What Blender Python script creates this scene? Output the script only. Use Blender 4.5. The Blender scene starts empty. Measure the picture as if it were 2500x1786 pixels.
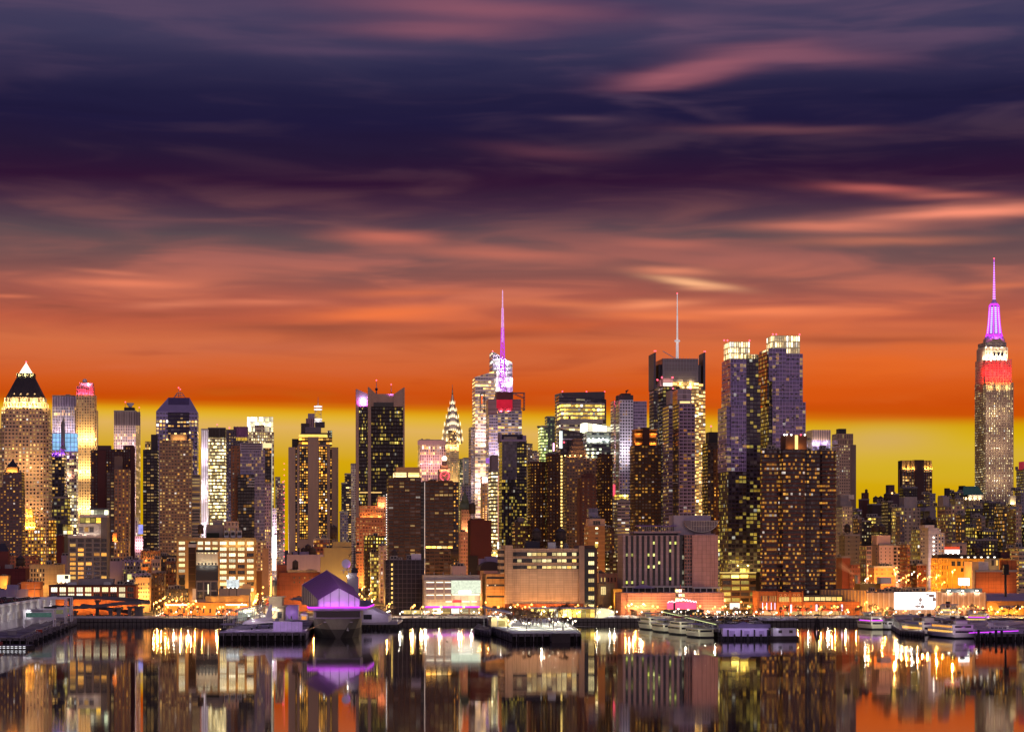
import bpy,bmesh,math,random
from math import sin,cos,atan,atan2,pi,radians,sqrt,exp,floor
from mathutils import Vector,Matrix,noise
random.seed(7)
S=bpy.context.scene
COL=S.collection
# ---------------------------------------------------------------- camera, world, light
K,HZ,CX,CH=1.793e-4,1338.0,1250.0,50.0 # radians per photo pixel, horizon row, centre column, camera height (m)
TH=atan((1250-670)*K) # the street grid is turned this much from the view axis
CT,ST=cos(TH),sin(TH)
cam=bpy.data.cameras.new('camera');camo=bpy.data.objects.new('camera',cam);COL.objects.link(camo)
camo.location=(0,0,CH);camo.rotation_euler=(radians(90),0,0)
cam.sensor_width=36;cam.lens=36/(2500*K);cam.shift_y=(HZ-893)/2500
cam.clip_start=1;cam.clip_end=60000
S.camera=camo
S.view_settings.view_transform='Standard';S.view_settings.look='None'
S.view_settings.exposure=0;S.view_settings.gamma=1;S.view_settings.use_curve_mapping=False
cy=S.cycles
cy.use_denoising=True;cy.max_bounces=6;cy.diffuse_bounces=2;cy.glossy_bounces=3
cy.transmission_bounces=4;cy.volume_bounces=1;cy.transparent_max_bounces=8
cy.sample_clamp_indirect=6;cy.caustics_reflective=False;cy.caustics_refractive=False

def lin(v):
 v/=255.0
 return v/12.92 if v<=0.04045 else((v+0.055)/1.055)**2.4
def C(r,g,b,k=1.0):
 return(lin(r)*k,lin(g)*k,lin(b)*k,1.0)

class NT:
 """small wrapper to wire node trees"""
 def __init__(s,tree):s.t=tree
 def n(s,typ,**kw):
  x=s.t.nodes.new(typ)
  for k,v in kw.items():setattr(x,k,v)
  return x
 def put(s,sock,v):
  if isinstance(v,bpy.types.NodeSocket):s.t.links.new(v,sock)
  elif v is not None:sock.default_value=v
 def m(s,op,a,b=None,c=None,clamp=False):
  x=s.n('ShaderNodeMath',operation=op);x.use_clamp=clamp
  s.put(x.inputs[0],a);s.put(x.inputs[1],b)
  if c is not None:s.put(x.inputs[2],c)
  return x.outputs[0]
 def vm(s,op,a,b=None):
  x=s.n('ShaderNodeVectorMath',operation=op);s.put(x.inputs[0],a);s.put(x.inputs[1],b)
  return x.outputs[0]
 def mix(s,f,a,b,mode='MIX'):
  x=s.n('ShaderNodeMix',data_type='RGBA',blend_type=mode);x.clamp_factor=True
  s.put(x.inputs[0],f);s.put(x.inputs[6],a);s.put(x.inputs[7],b)
  return x.outputs[2]
 def xyz(s,x=0.,y=0.,z=0.):
  c=s.n('ShaderNodeCombineXYZ');s.put(c.inputs[0],x);s.put(c.inputs[1],y);s.put(c.inputs[2],z)
  return c.outputs[0]
 def sep(s,v):
  c=s.n('ShaderNodeSeparateXYZ');s.put(c.inputs[0],v);return c.outputs
 def noise(s,v,scale=1.,detail=2.,rough=.5,dist=0.,dim='3D'):
  x=s.n('ShaderNodeTexNoise',noise_dimensions=dim);s.put(x.inputs['Vector'],v)
  x.inputs['Scale'].default_value=scale;x.inputs['Detail'].default_value=detail
  x.inputs['Roughness'].default_value=rough;x.inputs['Distortion'].default_value=dist
  return x.outputs[0]
 def ramp(s,f,stops,interp='LINEAR'):
  x=s.n('ShaderNodeValToRGB');r=x.color_ramp;r.interpolation=interp
  while len(r.elements)>1:r.elements.remove(r.elements[-1])
  r.elements[0].position=stops[0][0];r.elements[0].color=stops[0][1]
  for p,c in stops[1:]:
   e=r.elements.new(p);e.color=c
  s.put(x.inputs[0],f)
  return x.outputs[0]
 def maprange(s,v,a,b,c=0.,d=1.,t='SMOOTHSTEP'):
  x=s.n('ShaderNodeMapRange',interpolation_type=t);s.put(x.inputs[0],v)
  x.inputs[1].default_value=a;x.inputs[2].default_value=b;x.inputs[3].default_value=c;x.inputs[4].default_value=d
  return x.outputs[0]

def build_world():
 W=bpy.data.worlds.new('World');S.world=W;W.use_nodes=True
 t=W.node_tree;t.nodes.clear();N=NT(t)
 d=N.n('ShaderNodeTexCoord').outputs['Generated']
 x,y,z=N.sep(d)
 hyp=N.m('SQRT',N.m('ADD',N.m('MULTIPLY',x,x),N.m('MULTIPLY',y,y)))
 az=N.m('DIVIDE',N.m('ARCTAN2',x,y),K*1.0) # azimuth and elevation, counted in photo-pixel angles
 el=N.m('DIVIDE',N.m('DIVIDE',z,N.m('MAXIMUM',hyp,.001)),K)
 # slow warp so that the bands are not ruled
 wv=N.noise(N.xyz(N.m('MULTIPLY',az,.0011),N.m('MULTIPLY',el,.004),3.1),1.,2.,.5)
 warp=N.m('MULTIPLY',N.m('SUBTRACT',wv,.5),70.)
 tilt=N.m('ADD',N.m('MULTIPLY',az,.034),N.m('MULTIPLY',N.maprange(az,300,900),14.))
 up=N.maprange(el,250,420,0,1)
 e2=N.m('ADD',N.m('ADD',el,N.m('MULTIPLY',tilt,N.m('SUBTRACT',1.,up))),N.m('MULTIPLY',warp,N.maprange(el,330,560,.13,1)))
 def st(yp,r,g,b):return((HZ-yp)/1700.,C(r,g,b))
 ramp=[st(1338,203,158,2),st(1200,206,163,4),st(1140,214,166,14),st(1100,218,172,62),st(1058,226,178,92),
   st(1030,228,180,52),st(1015,226,164,22),st(1000,213,116,11),st(986,204,82,7),st(975,203,76,9),st(930,211,90,30),
   st(880,212,104,58),st(840,211,110,68),st(790,188,92,66),st(730,168,90,76),st(680,140,86,80),st(630,116,82,82),
   st(580,92,74,80),st(540,82,60,74),st(500,68,42,64),st(450,48,21,50),st(380,38,25,54),st(300,32,26,60),st(230,35,31,64),
   st(170,47,43,75),st(100,60,56,87),st(40,66,60,91),st(-60,74,65,96),st(-250,62,60,100)]
 base=N.ramp(N.m('DIVIDE',e2,1700.,clamp=True),ramp)
 # drawn-out streaks
 sv=N.noise(N.xyz(N.m('MULTIPLY',az,.0018),N.m('MULTIPLY',N.m('ADD',el,N.m('MULTIPLY',warp,.5)),.0125),1.7),1.,3.5,.5,.5)
 sv2=N.noise(N.xyz(N.m('MULTIPLY',az,.0032),N.m('MULTIPLY',el,.024),8.3),1.,2.,.5,.5)
 ccol=N.ramp(N.m('DIVIDE',el,1700.,clamp=True),[st(1030,226,176,90),st(960,205,76,16),st(900,214,104,60),st(800,226,112,66),st(730,214,116,86),
   st(640,180,104,92),st(560,132,84,84),st(450,84,50,66),st(330,70,50,70),st(180,84,64,92),st(60,104,78,104)])
 dcol=N.ramp(N.m('DIVIDE',el,1700.,clamp=True),[st(1030,206,160,40),st(940,184,62,14),st(860,170,78,50),st(790,148,76,56),st(700,124,76,72),
   st(600,78,64,76),st(500,56,36,58),st(400,34,18,46),st(250,26,24,56),st(80,42,44,84)])
 hi=N.m('MULTIPLY',N.maprange(sv,.46,.72),N.maprange(el,620,800,.85,.75))
 lo=N.m('MULTIPLY',N.maprange(sv,.48,.22),.75)
 band=N.m('MULTIPLY',N.maprange(el,330,400),N.m('SUBTRACT',1.,N.m('MULTIPLY',N.m('MULTIPLY',N.maprange(el,830,900),N.maprange(az,300,-500)),.45)))
 c=N.mix(N.m('MULTIPLY',hi,band),base,ccol)
 c=N.mix(N.m('MULTIPLY',lo,band),c,dcol)
 c=N.mix(N.m('MULTIPLY',N.m('MULTIPLY',N.maprange(sv2,.56,.86),.3),band),c,ccol)
 lobes=[(1170,22,330,30,.05,(146,88,104),.8),(1080,72,230,22,.0,(142,86,102),.7),(1640,192,120,20,-.12,(158,92,104),.95),
             (1760,158,170,22,-.14,(152,90,104),.9),(1930,142,210,22,.06,(134,84,102),.8),(800,128,260,14,.02,(92,70,98),.6),
             (1900,325,220,12,.03,(112,68,78),.7),(1330,372,150,18,.08,(100,56,72),.6),(1420,290,80,8,.02,(92,66,84),.6),
             (2360,536,260,18,-.03,(250,146,118),1.),(2030,562,190,14,.02,(214,124,102),.95),(2130,471,120,10,.06,(186,94,88),.9),(2300,493,110,10,.04,(182,100,90),.85),
             (2150,597,220,12,.01,(190,112,90),.8),(1630,596,120,12,.03,(178,104,92),.9),(950,582,130,15,.03,(196,108,92),.95),(1240,620,240,16,.05,(190,108,92),.9),
             (320,700,140,11,.02,(230,128,96),.95),(290,676,90,6,.06,(206,118,94),.8),(430,750,110,9,-.04,(216,122,92),.85),(640,741,130,9,-.02,(218,120,90),.85),
             (40,737,60,5,.0,(214,116,86),.8),(990,716,150,10,-.02,(214,112,78),.85),(930,768,170,17,-.06,(242,120,68),.95),(330,558,90,12,-.05,(112,76,84),.7),
             (1690,692,95,9,.14,(255,184,134),.95),(1640,664,100,10,.05,(230,138,106),.85),(1720,705,60,7,.0,(240,160,118),.6),(1590,745,120,13,-.05,(250,148,104),.9),(1860,766,260,13,.0,(248,134,88),.95),
             (1620,775,170,11,.04,(240,126,78),.85),(1380,742,170,10,.04,(226,124,84),.7),(2200,800,210,10,.02,(214,110,72),.7),(1300,800,200,14,-.06,(208,96,54),.7),
             (620,850,320,22,-.03,(206,108,74),.7),(2000,880,300,22,.02,(224,110,58),.75),(2420,712,130,8,-.03,(214,116,84),.8),(2150,905,420,50,0,(232,104,34),.75),(1900,960,400,30,0,(222,88,14),.6),
             (760,800,240,12,.0,(146,76,58),.7),(1150,820,220,12,-.03,(160,74,50),.75),(2100,835,300,10,.02,(164,78,52),.7),(1350,850,300,20,0,(204,92,48),.6)]
 for cx,cyy,rx,ry,sl,col,amp in lobes:
  dx=N.m('SUBTRACT',az,cx-CX)
  ey=N.m('SUBTRACT',N.m('ADD',el,N.m('MULTIPLY',dx,sl)),N.m('MULTIPLY',N.m('SUBTRACT',sv2,.5),-ry*1.5)) if ry>8 else N.m('ADD',el,N.m('MULTIPLY',dx,sl))
  dy=N.m('SUBTRACT',ey,HZ-cyy)
  # soft on top, a little crisper underneath
  q=N.m('ADD',N.m('POWER',N.m('ABSOLUTE',N.m('DIVIDE',dx,rx)),2.),N.m('POWER',N.m('ABSOLUTE',N.m('DIVIDE',dy,ry)),2.))
  c=N.mix(N.m('MULTIPLY',N.m('EXPONENT',N.m('MULTIPLY',q,-1.)),amp),c,C(*col))
 # the tan-to-mustard clearing low in the sky, greener in the south
 south=N.m('MULTIPLY',N.maprange(az,350,1000),N.m('MULTIPLY',N.maprange(el,120,200),N.maprange(el,320,285)))
 c=N.mix(N.m('MULTIPLY',south,.7),c,C(212,178,6))
 q=N.m('ADD',N.m('POWER',N.m('DIVIDE',N.m('SUBTRACT',az,900),130.),2.),N.m('POWER',N.m('DIVIDE',N.m('SUBTRACT',el,262),30.),2.))
 c=N.mix(N.m('MULTIPLY',N.m('EXPONENT',N.m('MULTIPLY',q,-1.)),.9),c,C(214,172,92))
 # evening sky on the other side (over the shoulder), which lights the west fronts
 back=N.ramp(N.m('MULTIPLY',z,1.,clamp=True),[(0.,(.52,.33,.29,1)),(.12,(.40,.28,.33,1)),(.35,(.23,.19,.33,1)),(1.,(.09,.08,.17,1))])
 c=N.mix(N.maprange(y,.25,-.3),c,back)
 bg=N.n('ShaderNodeBackground');N.put(bg.inputs[0],c);bg.inputs[1].default_value=1.0
 out=N.n('ShaderNodeOutputWorld');t.links.new(bg.outputs[0],out.inputs[0])
 W.cycles.sampling_method='MANUAL';W.cycles.sample_map_resolution=512
build_world()
sun=bpy.data.lights.new('afterglow','SUN');sun.energy=.3;sun.angle=radians(25);sun.color=(1,.72,.78)
suno=bpy.data.objects.new('afterglow',sun);COL.objects.link(suno);suno.rotation_euler=(radians(70),0,radians(22))

# ---------------------------------------------------------------- tagging
def tag(o,label=None,cat=None,group=None,kind=None):
 if label:o['label']=label
 if cat:o['category']=cat
 if group:o['group']=group
 if kind:o['kind']=kind
 return o
def empty(name,loc,rz=0.,label=None,cat=None,group=None):
 o=bpy.data.objects.new(name,None);COL.objects.link(o);o.empty_display_size=1
 o.location=loc;o.rotation_euler=(0,0,rz)
 return tag(o,label,cat,group)
def kids(o):return[c for c in KID.get(o.name,[])]
KID={}
def adopt(c,p):
 c.parent=p;KID.setdefault(p.name,[]).append(c)
def copy_tree(o,parent=None):
 c=o.copy();COL.objects.link(c)
 if parent:adopt(c,parent)
 for ch in kids(o):copy_tree(ch,c)
 return c
def place(o,x,y,z,rz=0.,label=None,group=None,s=None):
 o.location=(x,y,z);o.rotation_euler=(0,0,rz)
 if s:o.scale=(s,s,s) if not isinstance(s,tuple) else s
 if label:o['label']=label
 if group:o['group']=group
 return o

# ---------------------------------------------------------------- materials
MATS={}
def newmat(name):
 m=bpy.data.materials.new(name);m.use_nodes=True;m.node_tree.nodes.clear()
 return m,NT(m.node_tree)
def M(name,col=None,rough=.6,metal=0.,var=.25,scale=.25,emit=0.,ecol=None,streak=False,spec=.4,col2=None,joint=None):
 """a plain surface with procedural variation"""
 if name in MATS:return MATS[name]
 m,N=newmat(name)
 co=N.n('ShaderNodeTexCoord').outputs['Object']
 v=N.vm('MULTIPLY',co,(1,1,.12)) if streak else co
 f=N.noise(v,scale,4.,.6);f2=N.noise(v,scale*7,3.,.6)
 ff=N.m('ADD',N.m('MULTIPLY',N.m('SUBTRACT',f,.5),1.3),N.m('MULTIPLY',N.m('SUBTRACT',f2,.5),.8))
 if col2 is None:
  g=N.m('ADD',1.,N.m('MULTIPLY',ff,var*2))
  if joint: # courses and panel joints, rain streaks from the ledges
   jx,jy,jz=N.sep(co)
   ln=N.m('MAXIMUM',N.m('LESS_THAN',N.m('FRACT',N.m('DIVIDE',N.m('ADD',jx,jy),joint[0])),.3/joint[0]),N.m('LESS_THAN',N.m('FRACT',N.m('DIVIDE',jz,joint[1])),.3/joint[1]))
   pn=N.n('ShaderNodeTexWhiteNoise',noise_dimensions='2D');N.put(pn.inputs['Vector'],N.xyz(N.m('FLOOR',N.m('DIVIDE',N.m('ADD',jx,jy),joint[0])),N.m('FLOOR',N.m('DIVIDE',jz,joint[1])),0.))
   rs=N.maprange(N.noise(N.vm('MULTIPLY',co,(.9,.9,.04)),1.,3.,.6),.48,.7)
   g=N.m('MULTIPLY',g,N.m('SUBTRACT',N.m('ADD',1.06,N.m('MULTIPLY',N.m('SUBTRACT',pn.outputs['Value'],.5),.16)),N.m('ADD',N.m('MULTIPLY',ln,.26),N.m('MULTIPLY',rs,.24))))
  base=N.vm('MULTIPLY',N.xyz(*col[:3]),N.xyz(g,g,g))
 else:
  base=N.mix(N.maprange(N.m('ADD',ff,.5),.35,.65),col,col2)
 p=N.n('ShaderNodeBsdfPrincipled');N.put(p.inputs['Base Color'],base)
 N.put(p.inputs['Roughness'],N.m('ADD',rough,N.m('MULTIPLY',ff,.15),clamp=True));p.inputs['Metallic'].default_value=metal
 p.inputs['Specular IOR Level'].default_value=spec
 if emit:
  p.inputs['Emission Color'].default_value=ecol or col;p.inputs['Emission Strength'].default_value=emit
  m.cycles.emission_sampling='NONE'
 o=N.n('ShaderNodeOutputMaterial');m.node_tree.links.new(p.outputs[0],o.inputs[0])
 MATS[name]=m
 return m
def EM(name,col,st,var=0.,scale=.5):
 """something that shines: a lamp, a tube, a screen"""
 if name in MATS:return MATS[name]
 m,N=newmat(name)
 e=N.n('ShaderNodeEmission')
 if var:
  co=N.n('ShaderNodeTexCoord').outputs['Object']
  g=N.m('ADD',1.-var,N.m('MULTIPLY',N.noise(co,scale,3.,.6),2*var))
  N.put(e.inputs[0],N.vm('MULTIPLY',N.xyz(*col[:3]),N.xyz(g,g,g)))
 else:e.inputs[0].default_value=col
 e.inputs[1].default_value=st
 o=N.n('ShaderNodeOutputMaterial');m.node_tree.links.new(e.outputs[0],o.inputs[0])
 m.cycles.emission_sampling='NONE'
 MATS[name]=m
 return m

def facade_group():
 g=bpy.data.node_groups.new('facade','ShaderNodeTree');I=g.interface
 def sock(n,t,v):
  s=I.new_socket(n,in_out='INPUT',socket_type=t);s.default_value=v
 for n,v in(('Wall',(.3,.3,.3,1)),('Glass',(.03,.03,.04,1)),('ColA',(1,.5,.12,1)),('ColB',(1,.8,.4,1))):sock(n,'NodeSocketColor',v)
 for n,v in(('WW',.6),('WH',.6),('Lit',.3),('Strength',1.),('Row',.3),('Sub',1.),('Seed',0.),('GRough',.12),('Band',0.)):sock(n,'NodeSocketFloat',v)
 I.new_socket('BSDF',in_out='OUTPUT',socket_type='NodeSocketShader')
 N=NT(g);gi=N.n('NodeGroupInput').outputs
 u,v,_=N.sep(N.n('ShaderNodeUVMap').outputs[0])
 iu,iv=N.m('FLOOR',u),N.m('FLOOR',v);fu,fv=N.m('FRACT',u),N.m('FRACT',v)
 def hat(f,w):return N.m('LESS_THAN',N.m('ABSOLUTE',N.m('SUBTRACT',f,.5)),N.m('MULTIPLY',w,.5))
 mk=N.m('MULTIPLY',hat(fu,gi['WW']),hat(fv,gi['WH']))
 # glazing bars
 sb=N.m('FRACT',N.m('MULTIPLY',N.m('DIVIDE',N.m('ADD',N.m('SUBTRACT',fu,.5),N.m('MULTIPLY',gi['WW'],.5)),gi['WW']),gi['Sub']))
 bar=N.m('MULTIPLY',N.m('LESS_THAN',N.m('ABSOLUTE',N.m('SUBTRACT',sb,.5)),.42),1.)
 bar=N.m('MAXIMUM',bar,N.m('LESS_THAN',gi['Sub'],1.5))
 mk=N.m('MULTIPLY',mk,bar)
 cell=N.xyz(N.m('ADD',iu,gi['Seed']),N.m('ADD',iv,N.m('MULTIPLY',gi['Seed'],3.7)),0.)
 wn=N.n('ShaderNodeTexWhiteNoise',noise_dimensions='2D');N.put(wn.inputs['Vector'],cell)
 r1=wn.outputs['Value'];r2,r3,r4=N.sep(wn.outputs['Color'])
 wr=N.n('ShaderNodeTexWhiteNoise',noise_dimensions='2D')
 N.put(wr.inputs['Vector'],N.xyz(N.m('FLOOR',N.m('DIVIDE',N.m('ADD',iu,gi['Seed']),40.)),N.m('ADD',iv,N.m('MULTIPLY',gi['Seed'],1.3)),0.))
 row=N.m('POWER',wr.outputs['Value'],2.)
 cl=N.noise(N.vm('MULTIPLY',cell,(.16,.12,1)),1.,1.,.5,0.,'2D')
 rowf=N.m('ADD',N.m('SUBTRACT',1.,gi['Row']),N.m('MULTIPLY',N.m('MULTIPLY',row,3.),gi['Row']))
 pr=N.m('MULTIPLY',N.m('MULTIPLY',gi['Lit'],rowf),N.m('ADD',.1,N.m('MULTIPLY',cl,1.8)))
 lit=N.m('LESS_THAN',r1,pr)
 inn=N.noise(N.xyz(N.m('MULTIPLY',u,5.),N.m('MULTIPLY',v,7.),gi['Seed']),1.,2.,.6)
 inn=N.m('ADD',.25,N.m('MULTIPLY',inn,1.5))
 br=N.m('MULTIPLY',N.m('ADD',.16,N.m('MULTIPLY',N.m('POWER',r2,2.2),2.7)),N.m('MULTIPLY',inn,N.m('ADD',.7,N.m('MULTIPLY',fv,.6))))
 lc=N.mix(r3,gi['ColA'],gi['ColB'])
 bl=N.m('SUBTRACT',1.,N.m('MULTIPLY',N.m('GREATER_THAN',fv,N.m('ADD',.3,N.m('MULTIPLY',r4,.9))),.6))
 br=N.m('MULTIPLY',br,bl)
 lc=N.mix(N.m('MULTIPLY',N.m('GREATER_THAN',r4,.94),.6),lc,(.75,.9,1.,1))
 est=N.m('MULTIPLY',N.m('MULTIPLY',N.m('MULTIPLY',lit,mk),br),N.m('MULTIPLY',gi['Strength'],1.6))
 co=N.n('ShaderNodeTexCoord').outputs['Object']
 n1=N.noise(N.vm('MULTIPLY',co,(1,1,.25)),.06,4.,.6);n2=N.noise(N.vm('MULTIPLY',co,(1,1,.3)),.7,3.,.6)
 wv=N.m('ADD',.62,N.m('ADD',N.m('MULTIPLY',n1,.5),N.m('MULTIPLY',n2,.28)))
 # floor slabs between storeys read as a slightly different band
 bd=N.m('SUBTRACT',1.,N.m('MULTIPLY',gi['Band'],N.m('LESS_THAN',N.m('ABSOLUTE',N.m('SUBTRACT',fv,.5)),.34)))
 wv=N.m('MULTIPLY',wv,bd)
 wall=N.vm('MULTIPLY',gi['Wall'],N.xyz(wv,wv,wv))
 gl=N.mix(N.m('MULTIPLY',N.m('GREATER_THAN',r4,.62),N.m('MULTIPLY',r2,.5)),gi['Glass'],(.16,.15,.17,1))
 gl=N.mix(.5,gl,N.vm('MULTIPLY',gl,N.xyz(N.m('MULTIPLY',r1,2.),N.m('MULTIPLY',r1,2.),N.m('MULTIPLY',r1,2.))))
 base=N.mix(mk,wall,gl)
 p=N.n('ShaderNodeBsdfPrincipled');N.put(p.inputs['Base Color'],base)
 N.put(p.inputs['Roughness'],N.m('ADD',.65,N.m('MULTIPLY',mk,N.m('SUBTRACT',gi['GRough'],.65))))
 N.put(p.inputs['Specular IOR Level'],N.m('ADD',.25,N.m('MULTIPLY',mk,.5)))
 N.put(p.inputs['Emission Color'],lc);N.put(p.inputs['Emission Strength'],est)
 bp=N.n('ShaderNodeBump');bp.inputs['Strength'].default_value=.35;bp.inputs['Distance'].default_value=.4
 N.put(bp.inputs['Height'],N.m('SUBTRACT',1.,mk));g.links.new(bp.outputs[0],p.inputs['Normal'])
 o=N.n('NodeGroupOutput');g.links.new(p.outputs[0],o.inputs[0])
 return g
FG=facade_group()
WARM,AMBER,PALE,COOL=((255,178,72),(255,216,140)),((255,156,40),(255,190,80)),((255,214,120),(255,240,190)),((220,235,190),(255,246,205))
YEL=((255,196,60),(250,226,110))
fseed=[0]
def F(wall,glass=(26,24,34),ww=.55,wh=.55,lit=.3,tone=WARM,st=1.3,row=.3,sub=1.,gr=.12,band=.16):
 """a storeyed front: wall colour, window share of the bay and storey, how many are lit"""
 fseed[0]+=1
 if max(wall)>108:wall=tuple(min(236,w*1.13) for w in wall)
 m,N=newmat('facade_%d'%fseed[0])
 g=N.n('ShaderNodeGroup');g.node_tree=FG
 for n,v in(('Wall',C(*wall)),('Glass',C(*glass)),('ColA',C(*tone[0])),('ColB',C(*tone[1])),('WW',ww),('WH',wh),('Lit',lit),('Strength',st),('Row',row),
                 ('Sub',sub),('Seed',fseed[0]*13.0),('GRough',gr),('Band',band)):g.inputs[n].default_value=v
 o=N.n('ShaderNodeOutputMaterial');m.node_tree.links.new(g.outputs[0],o.inputs[0])
 m.cycles.emission_sampling='NONE'
 return m

# ---------------------------------------------------------------- mesh builder
class MB:
 def __init__(s):s.v,s.f,s.uv,s.mi,s.mats,s.sm=[],[],[],[],[],[]
 def mi_(s,m):
  if m not in s.mats:s.mats.append(m)
  return s.mats.index(m)
 def face(s,pts,m,uv=None,smooth=False):
  b=len(s.v);s.v+=[tuple(p) for p in pts];s.f.append(list(range(b,b+len(pts))));s.mi.append(s.mi_(m));s.sm.append(smooth)
  s.uv+=uv if uv else[(0.,0.)]*len(pts)
 def poly(s,base,top,z0,z1,m,mtop=None,bay=3.2,story=3.5,bottom=False):
  """walls between two rings (2D points, counter-clockwise), with UVs counted in window bays and storeys"""
  n=len(base);z0s=z0 if isinstance(z0,(list,tuple)) else[z0]*n;z1s=z1 if isinstance(z1,(list,tuple)) else[z1]*n
  V=[(base[i][0],base[i][1],z0s[i]) for i in range(n)]+[(top[i][0],top[i][1],z1s[i]) for i in range(n)]
  b=len(s.v);s.v+=V;k=s.mi_(m)
  zb=min(z0s);H=max(z1s)-zb;ns=max(1,round(H/story));per=H/ns
  for i in range(n):
   j=(i+1)%n
   w=sqrt((base[i][0]-base[j][0])**2+(base[i][1]-base[j][1])**2);nb=max(1,round(w/bay));off=random.randint(0,40)*40
   s.f.append([b+i,b+j,b+n+j,b+n+i]);s.mi.append(k);s.sm.append(False)
   s.uv+=[(off,(z0s[i]-zb)/per),(off+nb,(z0s[j]-zb)/per),(off+nb,(z1s[j]-zb)/per),(off,(z1s[i]-zb)/per)]
  if mtop is not None:
   s.f.append([b+n+i for i in range(n)]);s.mi.append(s.mi_(mtop));s.sm.append(False);s.uv+=[(0.,0.)]*n
  if bottom:
   s.f.append([b+i for i in reversed(range(n))]);s.mi.append(s.mi_(mtop or m));s.sm.append(False);s.uv+=[(0.,0.)]*n
 def box(s,x0,x1,y0,y1,z0,z1,m,mtop=None,bay=3.2,story=3.5):
  r=[(x0,y0),(x1,y0),(x1,y1),(x0,y1)]
  s.poly(r,r,z0,z1,m,mtop or m,bay,story,True)
 def obox(s,c,ax,ay,az,m):
  """box from a centre and three half-axis vectors"""
  c,ax,ay,az=Vector(c),Vector(ax),Vector(ay),Vector(az)
  P=[c+ax*i+ay*j+az*k for k in(-1,1) for j in(-1,1) for i in(-1,1)]
  for q in((0,1,5,4),(1,3,7,5),(3,2,6,7),(2,0,4,6),(4,5,7,6),(0,2,3,1)):s.face([P[i] for i in q],m)
 def bar(s,a,b,w,m,h=None):
  a,b=Vector(a),Vector(b);d=b-a
  if d.length<1e-6:return
  up=Vector((0,0,1)) if abs(d.normalized().z)<.95 else Vector((0,1,0))
  x=d.cross(up).normalized();z=x.cross(d).normalized()
  s.obox((a+b)/2,x*w/2,d/2,z*(h or w)/2,m)
 def ring(s,cx,cyy,r,n,ph=0.,ry=None):return[(cx+r*cos(2*pi*i/n+ph),cyy+(ry or r)*sin(2*pi*i/n+ph)) for i in range(n)]
 def cyl(s,cx,cyy,z0,z1,r,m,n=10,r1=None,mtop=None,bay=3.2,story=3.5,smooth=True):
  k=len(s.f);s.poly(s.ring(cx,cyy,r,n),s.ring(cx,cyy,r1 if r1 is not None else r,n),z0,z1,m,mtop or m,bay,story,True)
  if smooth:
   for i in range(k,k+n):s.sm[i]=True
 def lathe(s,cx,cyy,prof,m,n=12):
  for(r0,z0),(r1,z1) in zip(prof,prof[1:]):s.cyl(cx,cyy,z0,z1,max(r0,.001),m,n,max(r1,.001))
 def ball(s,c,r,m,n=8,k=5):
  c=Vector(c)
  pt=lambda i,j:c+Vector((r*sin(pi*j/k)*cos(2*pi*i/n),r*sin(pi*j/k)*sin(2*pi*i/n),r*cos(pi*j/k)))
  for j in range(k):
   for i in range(n):
    q=[pt(i,j),pt(i,j+1),pt(i+1,j+1),pt(i+1,j)]
    if j==0:q=[q[0],q[1],q[2]]
    elif j==k-1:q=[q[0],q[1],q[3]]
    s.face(q,m,None,True)
 def mesh(s,name):
  me=bpy.data.meshes.new(name);me.from_pydata(s.v,[],s.f)
  for m in s.mats:me.materials.append(m)
  me.polygons.foreach_set('material_index',s.mi);me.polygons.foreach_set('use_smooth',s.sm)
  ul=me.uv_layers.new(name='UVMap');ul.data.foreach_set('uv',[x for p in s.uv for x in p])
  me.update();return me
 def build(s,name,parent=None,loc=None):
  o=bpy.data.objects.new(name,s.mesh(name));COL.objects.link(o)
  if loc:o.location=loc
  if parent:adopt(o,parent)
  return o
def obj(name,me,parent=None,loc=None):
 o=bpy.data.objects.new(name,me);COL.objects.link(o)
 if loc:o.location=loc
 if parent:adopt(o,parent)
 return o

# ---------------------------------------------------------------- from the photo's angles to metres
def PX(px,D):return(px-CX)*K*D
def PZ(py,D):return CH-(py-HZ)*K*D
def ground_z(Y):
 return 4.4+11.6*min(1.,max(0.,(Y-1640)/700.))
LAIM=[(0,1,.3)]
def light(parent,loc,col,power,r=.4,typ='SPOT',name='flood_or_fill_light',aim=None):
 """a floodlight, or a bodiless fill added for brightness: throws its cone at the wall (or deck) behind it"""
 L=bpy.data.lights.new(name,typ);L.energy=power;L.color=col[:3];L.shadow_soft_size=r
 o=bpy.data.objects.new(name,L);COL.objects.link(o);o.location=loc
 if typ=='SPOT':L.spot_size=radians(162);L.spot_blend=.5;o.rotation_euler=Vector(aim or LAIM[0]).to_track_quat('-Z','Y').to_euler()
 if parent:adopt(o,parent)
 return o

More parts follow.
